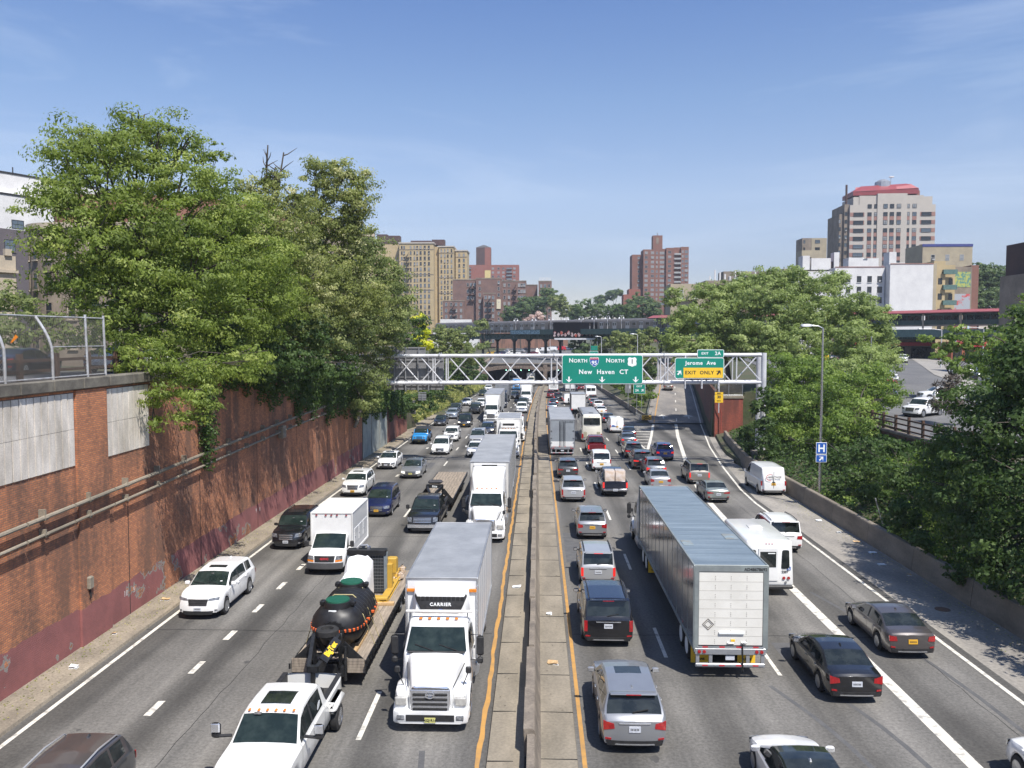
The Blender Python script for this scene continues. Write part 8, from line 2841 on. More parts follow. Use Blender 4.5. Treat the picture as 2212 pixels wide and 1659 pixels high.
for i,s in enumerate((24.5,33.5,41.5,48.5,55.0,60.5,66,71.5)):
 nm = "first second third fourth fifth sixth seventh eighth".split()[i]
 t = thing("platform_lamp", f"white twin-arm platform lamp, {nm} from the left along the train", "lamp", vp(s, 3.0, 15.3), math.atan2(-.722, .692), GLMP)
 b = MB(); b.tube([(0, 0, 0), (0, 0, 3.4)], .07, M_GAN, 6); b.build("pole", t)
 for sg in (-1,1):
  b = MB(); b.tube([(0, 0, 3.3), (sg * .1, 0, 3.75), (sg * .45, 0, 3.95), (sg * .78, 0, 3.75), (sg * .82, 0, 3.4)], .05, M_GAN, 6); b.build("arm", t)
  b = MB(); b.lathe_z(sg * .82, 0, [(3.0, .34), (3.12, .28), (3.35, .12), (3.45, .08)], M_GAN, 12); b.build("lamp_shade", t)
def figure(x,y,z,rz,top,legs,label,hair=(.02,.015,.01),s=1.0):
 t = thing("person", label, "person", (x, y, z), rz, "people waiting on the platform")
 b = MB()
 sec = lambda z_,rx,ry,cx=0,cy=0,n=10: [(cx + rx * cos(2 * pi * k / n),cy + ry * sin(2 * pi * k / n),z_) for k in range(n)]
 M_SK = pm("skin", (.35, .2, .13), (.3, .17, .11), 4, .6)
 body = [sec(.82,.15,.11),sec(1.0,.17,.12),sec(1.2,.19,.13),sec(1.4,.21,.12),sec(1.46,.10,.09),sec(1.52,.06,.06),sec(1.56,.075,.085),sec(1.66,.085,.10),sec(1.74,.07,.085),sec(1.78,.02,.03)]
 b.rings(body,M_SK,True,True)
 for sg in (-1,1):
  b.rings([sec(0.0,.055,.11,sg * .10,.04),sec(.08,.045,.06,sg * .10),sec(.45,.06,.065,sg * .10),sec(.85,.085,.09,sg * .08)],M_SK,True,True)
  b.rings([sec(.80,.03,.035,sg * .27,.05),sec(1.1,.04,.042,sg * .26),sec(1.42,.05,.05,sg * .2)],M_SK,True,True)
 b.build("body", t, 70)
 b = MB(); b.rings([sec(.86,.17,.13),sec(1.1,.19,.14),sec(1.38,.225,.135),sec(1.46,.12,.10)],top,True,True)
 for sg in (-1,1):
  b.rings([sec(.95,.05,.05,sg * .265,.02),sec(1.2,.055,.055,sg * .255),sec(1.43,.06,.06,sg * .2)],top,True,True)
 b.build("shirt", t, 70)
 b = MB()
 for sg in (-1,1):
  b.rings([sec(.06,.07,.08,sg * .10),sec(.45,.075,.08,sg * .10),sec(.9,.10,.11,sg * .08)],legs,True,True)
 b.build("trousers", t, 70)
 b = MB(); b.rings([sec(1.62, .092, .105), sec(1.74, .085, .098), sec(1.80, .03, .03)], pm("hair", hair, hair, 3, .8), True, True); b.build("hair", t, 70)
p_ = vp(49.5, 2.2, 15.3); figure(p_[0], p_[1], p_[2], .8, M_WHITE, M_TRIM, "person in a white shirt standing on the platform near the billboard")
p_ = vp(58.0, 2.2, 15.3); figure(p_[0], p_[1], p_[2], .8, M_TRIM, M_ALU, "person in dark clothes with a pale hat further right on the platform", hair=(.5, .45, .35))

t = thing("billboard", "black billboard with red and grey graffiti along its lower edge", "billboard", (12.3, 263, 0))
b = MB(); b.box(-7.4, 7.3, 0, .5, 13.1, 17.4, pm("billboard_black", (.006, .006, .008), (.010, .010, .012), 1, .95, spec=.05)); b.box(-7.4, 7.3, .0, .6, 12.55, 13.05, MATS['billboard_black']); b.build("panel", t)
b = MB()
rj = random.Random(6)
for k in range(13):
 x = -6.9 + k * 1.1
 for q in range(3):
  cx,cz,rr = x + rj.uniform(-.15,.15),13.7 + rj.uniform(-.5,.6),rj.uniform(.28,.45)
  P = [(cx + rr * (1 + .25 * sin(3 * a + k)) * cos(a),-.02 - .004 * q,cz + rr * 1.2 * (1 + .2 * cos(4 * a)) * sin(a)) for a in np.linspace(0,2 * pi,13)[:-1]]
  b.face(P,M_GRW[1] if (k + q) % 4 else M_REDP)
b.build("graffiti", t)
b = MB(); b.box(-7.0, 6.9, -1.6, -1.0, 11.9, 12.45, M_GAN); b.box(-6.8, 6.9, -1.3, .5, 12.4, 12.5, M_VDARK); b.build("catwalk", t)
b = MB()
for x in (2.6,6.4):
 b.box(x - .35,x + .35,.1,.7,5,13,M_VDARK)
b.build("post", t)
t = thing("direction_sign", "cluster of small green direction signs on posts under the billboard", "sign", (17.2, 255, 4.9))
b = MB()
for x in (-1.1,1.0):
 b.box(x - .07,x + .07,0,.1,0,6.5,M_ALU)
b.build("post", t)
b = MB(); b.box(-1.2, 1.2, -.1, 0, 1.9, 3.5, M_SIGNG); b.box(-1.28, 1.28, -.08, .0, 1.82, 3.58, M_SIGNW); b.box(-.9, 1.1, -.1, 0, 3.8, 4.5, M_SIGNG); b.box(-.9, 1.1, -.1, 0, 4.6, 5.2, M_SIGNG); b.build("board", t)
arrow(t,0.1,2.6,.8,radians(90),M_SIGNW).location = (0,-.12,0)

# ------------------------------------------------------------------ posts,lamps and small signs
def cobra(name,label,x,y,z,h,arm,adir,r=.11,mat=None,group=None):
 """street lamp: pole, arm reaching in direction adir, flat head"""
 t = thing(name, label, "street lamp", (x, y, z), adir, group)
 m = mat or M_STEEL
 b = MB(); b.tube([(0, 0, 0), (0, 0, h * .5), (0, 0, h)], [r, r * .8, r * .6], m, 10); b.build("pole", t, 50)
 b = MB(); b.tube([(0, 0, h - .05), (arm * .4, 0, h + .12), (arm, 0, h + .16)], r * .42, m, 6); b.build("arm", t, 50)
 b = MB(); b.hull([(0,.10,.08,-.06,.08),(.25,.19,.14,-.09,.12),(.75,.19,.15,-.09,.12),(.85,.12,.1,-.04,.07)],M_ALU,.05)
 b.v = [(y_ + arm - .1,x_,z_ + h + .15) for x_,y_,z_ in b.v]
 b.build("lamp_head", t, 50)
 return t
lp = cobra("street_lamp", "tall steel highway lamp post carrying the blue hospital sign", 20.62, 61, .6, 12.4, .85, pi)
t = thing("hospital_sign", "blue H hospital sign with an arrow plate fixed to the lamp post", "sign", (20.6, 60.78, 4.0))
b = MB(); b.rbox(-.39, .39, -.03, 0, -.15, .70, M_SIGNW, .01); b.rbox(-.39, .39, -.03, 0, -.75, -.19, M_SIGNW, .01); b.build("board", t)
b = MB(); b.rbox(-.36, .36, -.036, -.02, -.12, .67, M_BLUE, .01); b.rbox(-.36, .36, -.036, -.02, -.72, -.22, M_BLUE, .01); b.build("face", t)
b = MB(); b.box(-.23, -.12, -.045, -.034, 0, .55, M_SIGNW); b.box(.12, .23, -.045, -.034, 0, .55, M_SIGNW); b.box(-.12, .12, -.045, -.034, .22, .33, M_SIGNW); b.build("letter_h", t)
o = arrow(t,0,-.47,.40,radians(135),M_SIGNW,shaft=.5); o.location = (0,-.025,0)
GS = "street lamps far away"
for lab, u in (("lamp post standing left of the Exit sign trees beyond the arch", (20.18, 175.00, 13.07)), ("lamp post between the billboard and the island tree", (14.95, 205.00, 12.65))):
 zt = u[2]; zb = 1.5
 cobra("street_lamp", lab, u[0] + .7, u[1], zb, zt - zb, .8, pi, .1, M_GAN, GS)
for lab, x, y, z, h, arm in (("curved-arm lamp in front of the station canopy, left one", 57, 138, 6.5, 6.9, 3.2), ("curved-arm lamp in front of the station canopy, middle one", 71.5, 150, 7, 6.8, 3.4), ("curved-arm lamp in front of the station canopy, right one", 83, 158, 7.2, 7, 3.4),
       ("curved-arm lamp near the packed street beyond the bridge", 4.5, 300, 5.6, 8.5, 2.5)):
 cobra("street_lamp", lab, x, y, z, h, arm, pi if x > 20 else 0, .13, M_GAN, GS)
cobra("street_lamp", "curved lamp arm sticking out behind the chain-link fence", -31.5, 62, 10.2, 4.4, 2.6, pi, .07, M_ALU, GS)
for lab, x, y, z, h in (("thin white pole left of the stone bridge", -16.6, 190, 1.2, 11), ("thin white pole on the weedy bank", -17.3, 135, .3, 8)):
 b = MB(); b.tube([(0, 0, 0), (0, 0, h)], .07, M_GAN, 6); o = b.build("white_pole", None, 50, (x, y, z)); tag(o, lab, "pole")
t = thing("exit_gore_sign", "small green Exit 2A gore sign standing in the island shrubs", "sign", (17.07, 140.00, 3.83))
b = MB(); b.rbox(-1.0, 1.0, -.03, 0, -.8, .8, M_SIGNW, .02); b.build("board", t)
b = MB(); b.rbox(-.95, .95, -.04, -.02, -.75, .75, M_SIGNG, .02); b.build("face", t)
sgn(t, "EXIT", 0, .42, .42, bold=.01, sp=1.1, y=-.046); sgn(t, "2A", -.38, -.26, .55, bold=.012, y=-.046)
o = arrow(t,.52,-.25,.55,radians(142),M_SIGNW); o.location = (0,-.03,0)
b = MB()
b.box(-.45, -.38, 0, .08, -4.0, -.8, M_ALU); b.box(.38, .45, 0, .08, -4.0, -.8, M_ALU); b.build("post", t)
t = thing("sign_reverse", "grey back of a small sign in the island shrubs beside the Exit 2A sign", "sign", (16.30, 150.00, 3.40))
b = MB(); b.box(-.55, .55, 0, .03, -.9, .9, M_SIGNBK); b.build("board", t); b = MB(); b.box(-.05, .05, -.06, 0, -3.6, 3.0, M_ALU); b.build("post", t)
t = thing("speed_sign", "yellow Exit 30 mph advisory sign beside the ramp wall", "sign", (22.0, 101.5, 5.15))
b = MB(); b.rbox(-.5, .5, -.03, 0, -.68, .6, M_SIGNY, .02); b.build("board", t)
b = MB()
b.box(-.5, .5, -.038, -.03, .29, .31, M_SIGNK); b.build("rule", t)
sgn(t, "EXIT", 0, .44, .22, M_SIGNK, bold=.008, y=-.04); sgn(t, "30", 0, .0, .44, M_SIGNK, bold=.014, y=-.04); sgn(t, "M.P.H.", 0, -.45, .19, M_SIGNK, bold=.006, y=-.04)
b = MB(); b.tube([(0, .06, -1.9), (0, .06, 4.0)], .07, M_GAN, 8); b.bar((0, .06, 3.0), (0, 1.5, 3.0), .06, .06, M_GAN); b.build("post", t)
for lab, a, w, h, pz in (("back of a small louvred sign on a post at the end of the brick wall", (-18.14, 118.00, 2.57), .8, 1.1, -3.6), ("little grey sign back hanging under the big reversed sign", (-15.57, 112.00, 4.39), .55, .5, -.5)):
 t = thing("sign_reverse", lab, "sign", a)
 b = MB(); b.box(-w,w,0,.04,-h,h * .8,M_SIGNBK)
 for k in range(3):
  b.box(-w,w,-.04,0,-h + .3 + k * .7 * h,-h + .42 + k * .7 * h,M_ALU)
 b.build("board", t)
 b = MB(); b.box(-.05, .05, -.1, -.04, pz, h * .8, M_ALU); b.build("post", t)
t = thing("marker_sign", "small yellow marker board on the island barrier near the tunnel", "sign", (19.2, 215, .6))
b = MB(); b.box(-.35, .35, 0, .04, 0, 1.4, M_SIGNY); b.build("board", t); b = MB(); b.box(-.05, .05, .04, .1, -2, 1.4, M_ALU); b.build("post", t)
t = thing("bent_pole", "old dark pole lamp bending down the red ramp wall", "pole", (23.05, 107.6, .4))
b = MB(); b.tube([(.6, 0, 0), (.6, 0, 2.3), (0, -.1, 4.0)], .07, M_REDP, 6); b.build("pole", t); b = MB(); b.rbox(-.3, .1, -.2, .1, 3.9, 4.1, M_ALU, .04); b.build("lamp_head", t)

rj = random.Random(77)
spots = [(-17.2,37.5),(-17.0,29.5),(-16.9,44.6),(-17.3,33),(-17.1,58),(-16.8,86),(-17.3,101),(18.9,56),(19.0,52.5),(19.2,50),(19.1,47.5),(18.6,45),(19.2,43),(.55,36),(-1.0,40),(.6,30.5)]
names = ["beside the white three-row suv", "beneath the brick wall's patched corner", "by the wall behind the boxy black suv", "on the walkway in front of the white suv", "on the walkway next to the minivan lane", "under the ivy curtain", "by the red end of the wall",
  "furthest up the right shoulder", "second furthest along the right barrier", "third along the right barrier", "fourth along the right barrier", "on the shoulder edge near the white suv", "nearest against the right barrier", "on the median walk by the dark suv", "on the left median walk", "on the median walk near the silver crossover"]
for i,(x,y) in enumerate(spots):
 b = MB()
 s = rj.uniform(.10,.22)
 P = [[(rj.uniform(-.03,.03) + s * u,rj.uniform(-.03,.03) + s * .8 * v,.02 + rj.uniform(0,.07)) for u in (-1,0,1)] for v in (-1,0,1)]
 b.grid(P,M_SIGNW if i % 3 else M_PINE)
 b.grid([[(p[0],p[1],0.0) for p in r_] for r_ in P],M_SIGNW)
 o = b.build("litter", None, None, (x, y, zr(y) + (.14 if x < -16 else .115 if abs(x) < 2 else .006)))
 tag(o, "crumpled scrap of litter " + names[i], "litter", "scraps of litter")
b = MB(); b.lathe_z(0, 0, [(0, .33), (.012, .33), (.013, .001)], pm("manhole_iron", (.16, .09, .05), (.1, .06, .04), 6, .8), 20)
o = b.build("manhole_cover", None, None, (18.3, 37.6, .004)); tag(o, "rusty round manhole cover in the right shoulder", "manhole cover")
for lab, x, y in (("drain grate beside the right orange line behind the dark grey crossover", 1.75, 71.8), ("drain grate beside the left orange line next to the reefer truck", -1.9, 80.5), ("drain grate by the white edge line in the exit lane", 17.3, 82)):
 b = MB(); b.box(-.35,.35,-.55,.55,0,.012,M_TRIM)
 for k in range(5):
  b.box(-.3,.3,-.45 + k * .2,-.38 + k * .2,.012,.016,M_SEAM)
 o = b.build("drain_grate", None, None, (x, y, zr(y) + .002)); tag(o, lab, "drain")
b = MB(); b.tube([(0, 0, 0), (-.5, 0, 1.7)], .035, M_GALV, 6); o = b.build("leaning_pipe", None, None, (20.9, 50.5, .9)); tag(o, "thin grey pipe leaning out of the bushes behind the barrier", "pipe")
b = MB(); b.tube([(-1, 0, 0), (.6, .4, .35)], .04, M_GALV, 6); o = b.build("fallen_pipe", None, None, (21.3, 47.0, 1.25)); tag(o, "thin grey pipe lying in the bushes behind the barrier", "pipe")
b = MB(); b.rbox(-.3, .3, -.3, .3, 0, .35, pm("orange_plastic", (.75, .12, .03), (.6, .1, .03), 4, .5), .1); o = b.build("orange_barrel", None, None, (21.2, 45.8, 1.0)); tag(o, "bit of orange plastic barrel in the greenery behind the barrier", "barrel")
b = MB(); b.rings([[(0,0,0),(.1,0,0),(.1,.02,0),(0,.02,0)],[(.35,0,.5),(.5,0,.35),(.5,.02,.35),(.35,.02,.5)]],M_AMBER,True,True)
o = b.build("orange_rag", None, None, (-18.3, 28.4, 12.05)); o.scale = (.6, .6, .6); tag(o, "torn orange rag caught on the chain-link fence", "rag")

# ------------------------------------------------------------------ streets and parked cars on the right
b = MB()
rows = []
for y in (60,70,80,95,110,130,150,170,190,230):
 z = z_street(y) + .06
 xl_ = interp(y,[60,80,110,130,190,230],[30.2,31,35,37,46,56])
 rows.append([(xl_,y,z),(interp(y,[60,80,110,190,230],[75,85,100,140,160]),y,z)])
b.grid(rows,M_CITY)
tag(b.build("side_street"), kind='structure')
b = MB()
b.grid([[(interp(y,[60,90,130,190],[43,51,61,84]),y,z_street(y) + .12),(interp(y,[60,90,130,190],[46,55.5,66,90]),y,z_street(y) + .12)] for y in (84,95,110,130,160,190)],M_PAVE)
tag(b.build("side_pavement"), kind='structure')
PC = "cars parked on the right-hand street"
for lab,kd,cl,x,y,a in (
("white jeep-like suv parked behind the twiggy bush on the right", 'boxsuv', 'white', 37.2, 79.0, 2.2), ("white car side-on behind the parked white suv", 'suv', 'white', 45.0, 92, 1.5),
("black car parked first in the kerb row on the right street", 'sedan', 'black', 39.8, 96, .35 + pi), ("dark grey car parked second in the kerb row", 'sedan', 'slate', 43.0, 103.5, .35 + pi),
("red car parked third in the kerb row", 'sedan', 'red', 46.0, 110.5, .35 + pi), ("white suv parked fourth in the kerb row", 'suv', 'white', 49.0, 117.5, .35 + pi), ("small pale car at the far end of the kerb row", 'sedan', 'lsilver', 52.0, 125, .35 + pi),
("red car turning at the far junction on the right", 'sedan', 'red', 38.5, 124, 2.9), ("dark car next to the red one at the far junction", 'sedan', 'ink', 42.5, 132, 2.9),
("silver car under the small street tree on the right", 'sedan', 'lsilver', 53, 96, 1.4), ("white suv waiting under the station girder", 'suv', 'white', 73.5, 168, 2.8), ("dark car crossing under the station girder", 'sedan', 'black', 57, 150, 1.5),
("tan car parked in the lot behind the small street tree", 'suv', 'tan', 60, 108, 1.5), ("black suv parked in the lot behind the small street tree", 'boxsuv', 'black', 64, 118, 1.5), ("white sedan parked deeper in the lot on the right", 'sedan', 'white', 66, 128, 1.45),
("maroon sedan heading up the right street", 'sedan', 'maroon', 45.5, 142, .3), ("silver suv heading up the right street", 'suv', 'silver', 49, 152, .3), ("blue suv further up the right street", 'suv', 'navy', 53, 163, .3), ("yellow cab-like sedan under the girder", 'sedan', 'tan', 60, 172, .3),
("grey car at the right edge of the street, behind the lit maple", 'suv', 'slate', 52.5, 88.5, 1.5)):
 car(kd, C[cl], x, y, 1, lab, {'suv': 'suv', 'boxsuv': 'suv', 'sedan': 'sedan'}[kd], lod=1, z=z_street(y) + .07, rz=a, group=PC)
t = thing("traffic_light", "yellow traffic light box beside the street under the station", "traffic light", (41.5, 121, 6.3))
b = MB(); b.tube([(0, 0, 0), (0, 0, 3.2)], .08, M_GAN, 6); b.build("pole", t); b = MB(); b.rbox(-.25, .25, -.2, .2, 2.6, 3.6, M_SIGNY, .04); b.build("signal_head", t)
t = thing("street_name_sign", "small green street name sign on a pole by the parked cars", "sign", (39.5, 100, 5.3))
b = MB(); b.tube([(0, 0, 0), (0, 0, 7.2)], .1, M_STEEL, 8); b.build("pole", t); b = MB(); b.box(.1, 1.8, -.03, .03, 3.6, 4.0, M_SIGNG); b.build("board", t)
for lab, x, y, w, d, h, m in (("low shop building with a dark front under the station", 80, 196, 24, 8, 5.5, M_CONCD), ("orange-fronted shop on the far side of the junction", 92, 178, 10, 6, 4, pm("shop_orange", (.4, .12, .06), (.3, .1, .05), 2, .7))):
 t = thing("shop", lab, "shop", (x, y, 7.6)); b = MB(); b.box(-w / 2, w / 2, 0, d, -2, h, m); b.build("wall", t)
 for k in range(4):
  b = MB(); b.box(-w / 2 + w * (k + .1) / 4, -w / 2 + w * (k + .85) / 4, -.05, -.02, 0, 2.8, M_GLASS); b.build("window", t)
 b = MB(); b.box(-w / 2, w / 2, -.4, 0, 3.0, 3.8, M_SRED); b.build("awning", t)

# ------------------------------------------------------------------ buildings
M_WFR = pm("window_frame", (.42, .42, .41), (.34, .34, .33), 3, .6)
M_PANES = [pm("pane_dark", (.018, .022, .026), (.04, .046, .052), .3, .08, detail=2), pm("pane_blind", (.30, .31, .31), (.20, .21, .22), .4, .4, detail=2), pm("pane_sky", (.08, .11, .14), (.14, .17, .2), .3, .06, detail=2)]
WCACHE = {}


def wmesh(w,h,frame,pane,sill,ac=False):
 key = (round(w,2),round(h,2),frame.name,pane.name,sill,ac)
 if key in WCACHE:
  return WCACHE[key]
 b = MB()
 f = min(.10,w * .09)
 b.box(-w / 2,w / 2,-.06,.05,-h / 2,-h / 2 + f,frame); b.box(-w / 2,w / 2,-.06,.05,h / 2 - f,h / 2,frame)
 b.box(-w / 2,-w / 2 + f,-.06,.05,-h / 2 + f,h / 2 - f,frame); b.box(w / 2 - f,w / 2,-.06,.05,-h / 2 + f,h / 2 - f,frame)
 b.box(-w / 2 + f,w / 2 - f,-.012,.03,-h / 2 + f,h / 2 - f,pane)
 b.box(-w / 2 + f,w / 2 - f,-.035,-.013,-f * .35,f * .35,frame)
 if ac:
  b.box(-.36,.36,-.42,-.02,-h / 2 + f,-h / 2 + f + .45,M_WFR)
 if w > 1.4:
  b.box(-f * .3,f * .3,-.035,-.013,-h / 2 + f,h / 2 - f,frame)
 if sill:
  b.box(-w / 2 - .08,w / 2 + .08,-.16,.02,-h / 2 - .12,-h / 2,sill if not isinstance(sill,bool) else M_WFR)
 me_o = b.build("window")
 me = me_o.data
 bpy.data.objects.remove(me_o)
 WCACHE[key] = me
 return me


class Bldg:
 def __init__(s,name,label,cat,x,y,z,rz=0.0,group=None):
  s.t = thing(name,label,cat,(x,y,z),rz,group)
  s.wall = MB()
  s.nwin = 0
  s.rest = []

 def block(s, x0, x1, y0, y1, z0, z1, mat, roof=None, name="wall"):
  b = MB(); b.box(x0,x1,y0,y1,z0,z1,mat,roof or mat)
  return b.build(name,s.t)

 def windows(s,face,a0,a1,na,z0,z1,nz,w,h,off,frame=None,sill=None,skip=(),panes=(0,0,1,2),seed=1,xs_=None):
  """face 'S' (towards -y), 'W' (towards -x) or 'E'; a along the wall"""
  rj_ = random.Random(seed)
  frame = frame or M_WFR
  cols = xs_ or [a0 + (a1 - a0) * (i + .5) / na for i in range(na)]
  for k in range(nz):
   z = z0 + (z1 - z0) * (k + .5) / nz
   for i,a in enumerate(cols):
    if (i,k) in skip:
     continue
    ww = w[i] if isinstance(w,(list,tuple)) else w
    me = wmesh(ww,h,frame,M_PANES[rj_.choice(panes)],sill if sill else False,rj_.random() < .22)
    if face == 'S':
     loc,r = (a,off - .012,z),0
    elif face == 'W':
     loc,r = (off - .012,a,z),-pi / 2
    else:
     loc,r = (off + .012,a,z),pi / 2
    s.rest.append((me,loc,r))

 def finish(s):
  for i,(me,loc,r) in enumerate(s.rest[:98]):
   o = bpy.data.objects.new("window", me); COL.objects.link(o); o.parent = s.t; o.location = loc; o.rotation_euler = (0, 0, r)
  if len(s.rest) > 98:
   b = MB()
   for me,loc,r in s.rest[98:]:
    M_ = Matrix.Translation(loc) @ Matrix.Rotation(r, 4, 'Z')
    base = len(b.v)
    b.v += [tuple(M_ @ v.co) for v in me.vertices]
    idx = [b.mi(m) for m in me.materials]
    for p in me.polygons:
     b.f.append(tuple(base + q for q in p.vertices)); b.m.append(idx[p.material_index])
   o = b.build("further_windows", s.t); o['kind'] = 'stuff'

 def fire_escape(s,x,y,z0,z1,n,w=3.2):
  b = MB()
  for k in range(n):
   z = z0 + (z1 - z0) * k / n
   b.box(x - w / 2,x + w / 2,y - 1.1,y,z,z + .08,M_BLACKFR)
   for q in range(8):
    b.box(x - w / 2 + w * q / 7 - .03,x - w / 2 + w * q / 7 + .03,y - 1.12,y - 1.06,z,z + .9,M_BLACKFR)
   b.box(x - w / 2,x + w / 2,y - 1.12,y - 1.05,z + .88,z + .95,M_BLACKFR)
   b.bar((x - w * .4,y - .5,z),(x + w * .35,y - .5,z + (z1 - z0) / n),.5,.08,M_BLACKFR)
  b.build("fire_escape", s.t)

 def tank(s,x,y,z,r=1.4,h=2.4,m=None):
  b = MB(); b.lathe_z(x,y,[(z + .8,r),(z + .8 + h,r),(z + 1.7 + h,.1)],m or M_TIMB,14)
  for sx_ in (-1,1):
   for sy_ in (-1,1):
    b.box(x + sx_ * r * .6 - .1,x + sx_ * r * .6 + .1,y + sy_ * r * .6 - .1,y + sy_ * r * .6 + .1,z,z + .9,M_BLACKFR)
  b.build("water_tank", s.t)


def bricky(name,c,c2=None):
 return pm(name,c,c2 or tuple(a * .78 for a in c),.35,.9,detail=9,fine=.12)


M_YB = bricky("yellow_brick", (.50, .39, .22), (.42, .33, .19)); M_YBS = bricky("yellow_brick_base", (.24, .19, .15))
M_BRB = bricky("brown_brick", (.215, .13, .105), (.16, .10, .085)); M_RB = bricky("red_brick", (.30, .115, .085), (.25, .10, .075)); M_DKB = bricky("dark_brick", (.10, .055, .045), (.07, .042, .038))
M_TB = bricky("tower_brick", (.24, .115, .085), (.20, .10, .075)); M_CRM = bricky("cream_render", (.50, .455, .40), (.46, .42, .37)); M_PNK = bricky("salmon_render", (.36, .20, .165))
M_WHT = bricky("white_painted_wall", (.72, .71, .69), (.62, .61, .60)); M_BEI = bricky("beige_brick", (.42, .36, .25), (.34, .29, .21)); M_GRB = bricky("grey_brown_brick", (.13, .11, .115), (.105, .092, .098))
M_TAN = bricky("tan_stone", (.30, .245, .19), (.19, .155, .12)); M_RF = pm("tar_roof", (.06, .06, .062), (.09, .09, .09), 1, .9); M_CAST = bricky("castle_stone", (.52, .44, .33), (.40, .34, .26))
M_ROOFRED = pm("red_metal_roof", (.27, .05, .052), (.23, .045, .048), .6, .45, detail=5); M_ROOFPK = pm("pink_metal_roof", (.42, .15, .14), (.37, .13, .125), .6, .45, detail=5)

g = Bldg("apartment_block", "tall yellow brick apartment block with three stepped wings", "building", -61, 486, 8, .0)
z1 = 59.5
for i,(x0,x1,y0,z_) in enumerate(((-19.5,.5,0,z1),(3.0,11.5,6,z1 - 1.4),(12.2,19,12,z1 - 3.2))):
 g.block(x0,x1,y0,y0 + 16,0,z_,M_YB,M_RF)
 b = MB(); b.box(x0 - .4,x1 + .4,y0 - .4,y0 + 16.4,z_ + .0,z_ + .7,M_CRM);
 for zc in (z_ - 3.6,z_ - 18,z_ - 27,15):
  b.box(x0 - .15,x1 + .15,y0 - .15,y0 + .0,zc,zc + .35,M_TAN)
 b.build("cornice", g.t)
g.block(.5,3.0,8,16,0,z1 - 1,M_YB); g.block(11.5,12.2,14,24,0,z1 - 2,M_YB)
g.windows('S', -9, .2, 3, z1 - 54, z1 - .6, 17, 1.25, 2.0, 0, frame=M_TAN, sill=M_TAN, xs_=[-7.0, -4.6, -2.2], seed=2)
g.windows('S', 4, 11, 4, z1 - 54, z1 - 2, 17, .95, 1.9, 6, frame=M_TAN, sill=M_TAN, xs_=[4.4, 6.4, 8.2, 10.4], seed=3)
g.windows('S', 13, 18.5, 2, z1 - 56, z1 - 4, 17, 1.2, 1.9, 12, frame=M_TAN, sill=M_TAN, seed=4)
g.windows('S', -19, -9, 5, z1 - 45, z1 - .6, 14, 1.0, 1.9, 0, frame=M_TAN, sill=M_TAN, xs_=[-18, -16.6, -12.8, -10.6, -9.0], seed=5)
g.fire_escape(-14.7,0,z1 - 42,z1 - 5,12,2.6)
g.block(-19.6,-8,-.06,.0,0,16,M_YBS)
g.block(-38.2,-19.5,4,20,0,z1 + .02,M_YB,M_RF)
for x0,x1,h in ((-34,-28,6.4),(-28,-20.5,5.6),(-14,-2,2.6),(-1.5,6,3.2)):
 g.block(x0, x1, 8, 14, z1, z1 + h, M_DKB, M_RF, "penthouse")
g.block(-37.5, -35.0, 5, 8, z1, z1 + 7.2, M_TAN, name="chimney")
g.finish()
g = Bldg("apartment_block", "sprawling brown brick apartment house with black fire escapes", "building", -20, 440, 8, 0)
for x0,x1,y0,z_ in ((-30,-18.5,0,24),(-25,-12,3,35.3),(-12.5,1,1,35.8),(-8.5,-2,-2,27.8),(1,14,4,34.6),(14,20,12,33),(20.5,27.5,6,34.6)):
 g.block(x0,x1,y0,y0 + 12,0,z_,M_BRB,M_RF)
 b = MB(); b.box(x0 - .1, x1 + .1, y0 - .12, y0 + .1, z_, z_ + .5, M_TAN); b.build("coping", g.t)
for x0,x1,n_,y0,zt,nz,sd in ((-29.5,-19,4,0,24,7,1),(-12,-9,1,1,35.5,10,2),(-8.2,-2.3,3,-2,27.5,8,3),(-1.8,.8,1,1,35.5,10,5),(1.3,6,2,4,34.3,10,6),(9.5,13.7,3,4,34.3,10,7),(20.8,27.2,3,6,34,10,8)):
 g.windows('S', x0, x1, n_, zt - 3.25 * nz, zt, nz, 1.15, 1.75, y0, frame=M_WFR, sill=M_TAN, seed=sd)
g.windows('S', -17.8, -12.6, 3, 24.2, 34.6, 3, 1.15, 1.75, 3, frame=M_WFR, sill=M_TAN, seed=9)
g.fire_escape(-24.5,0,2,23,6); g.fire_escape(-5.5,-2,2,26,8); g.fire_escape(7.8,4,2,33,10,2.4); g.fire_escape(-15.2,3,24,34,3)
b = MB()
for k in range(9):
 b.box(21 + k * .7,21.25 + k * .7,7,7.2,35,37,M_WHT)
b.build("antenna", g.t)
g.block(-1.6, .6, .6, .98, 20, 25, pm("cream_patch", (.66, .6, .44), (.6, .54, .4), 1, .8), name="painted_patch")
g.block(-8, -5, 4, 6, 35.8, 40.5, pm("yellow_hut", (.62, .50, .24), (.55, .45, .2), 1, .8), name="stair_hut")
g.finish()
g = Bldg("apartment_block", "red brick slab with stacked balconies and a tall chimney-like core", "building", -42, 740, 10, 0)
g.block(-25.5,25.5,0,16,0,67.5,M_RB,M_RF); g.block(-25.6,-14,-3,0,0,65,M_RB,M_RF)
g.block(-12.5, .5, 2, 12, 67, 83, M_DKB, name="lift_core"); g.block(-4.8, .6, 1.8, 2.1, 67, 83, M_RB, name="lift_core_face")
b = MB(); b.rings([[(-12.5, 2, 83), (.5, 2, 83), (.5, 12, 83), (-12.5, 12, 83)], [(-7, 6, 85.5), (-5, 6, 85.5), (-5, 8, 85.5), (-7, 8, 85.5)]], M_RF, True, True); b.build("roof", g.t)
g.windows('S', 2, 24.5, 6, 45, 66, 6, 2.0, 1.9, 0, frame=M_WFR, seed=3, panes=(0, 1, 1), xs_=[2.5, 7.5, 11.8, 21.5])
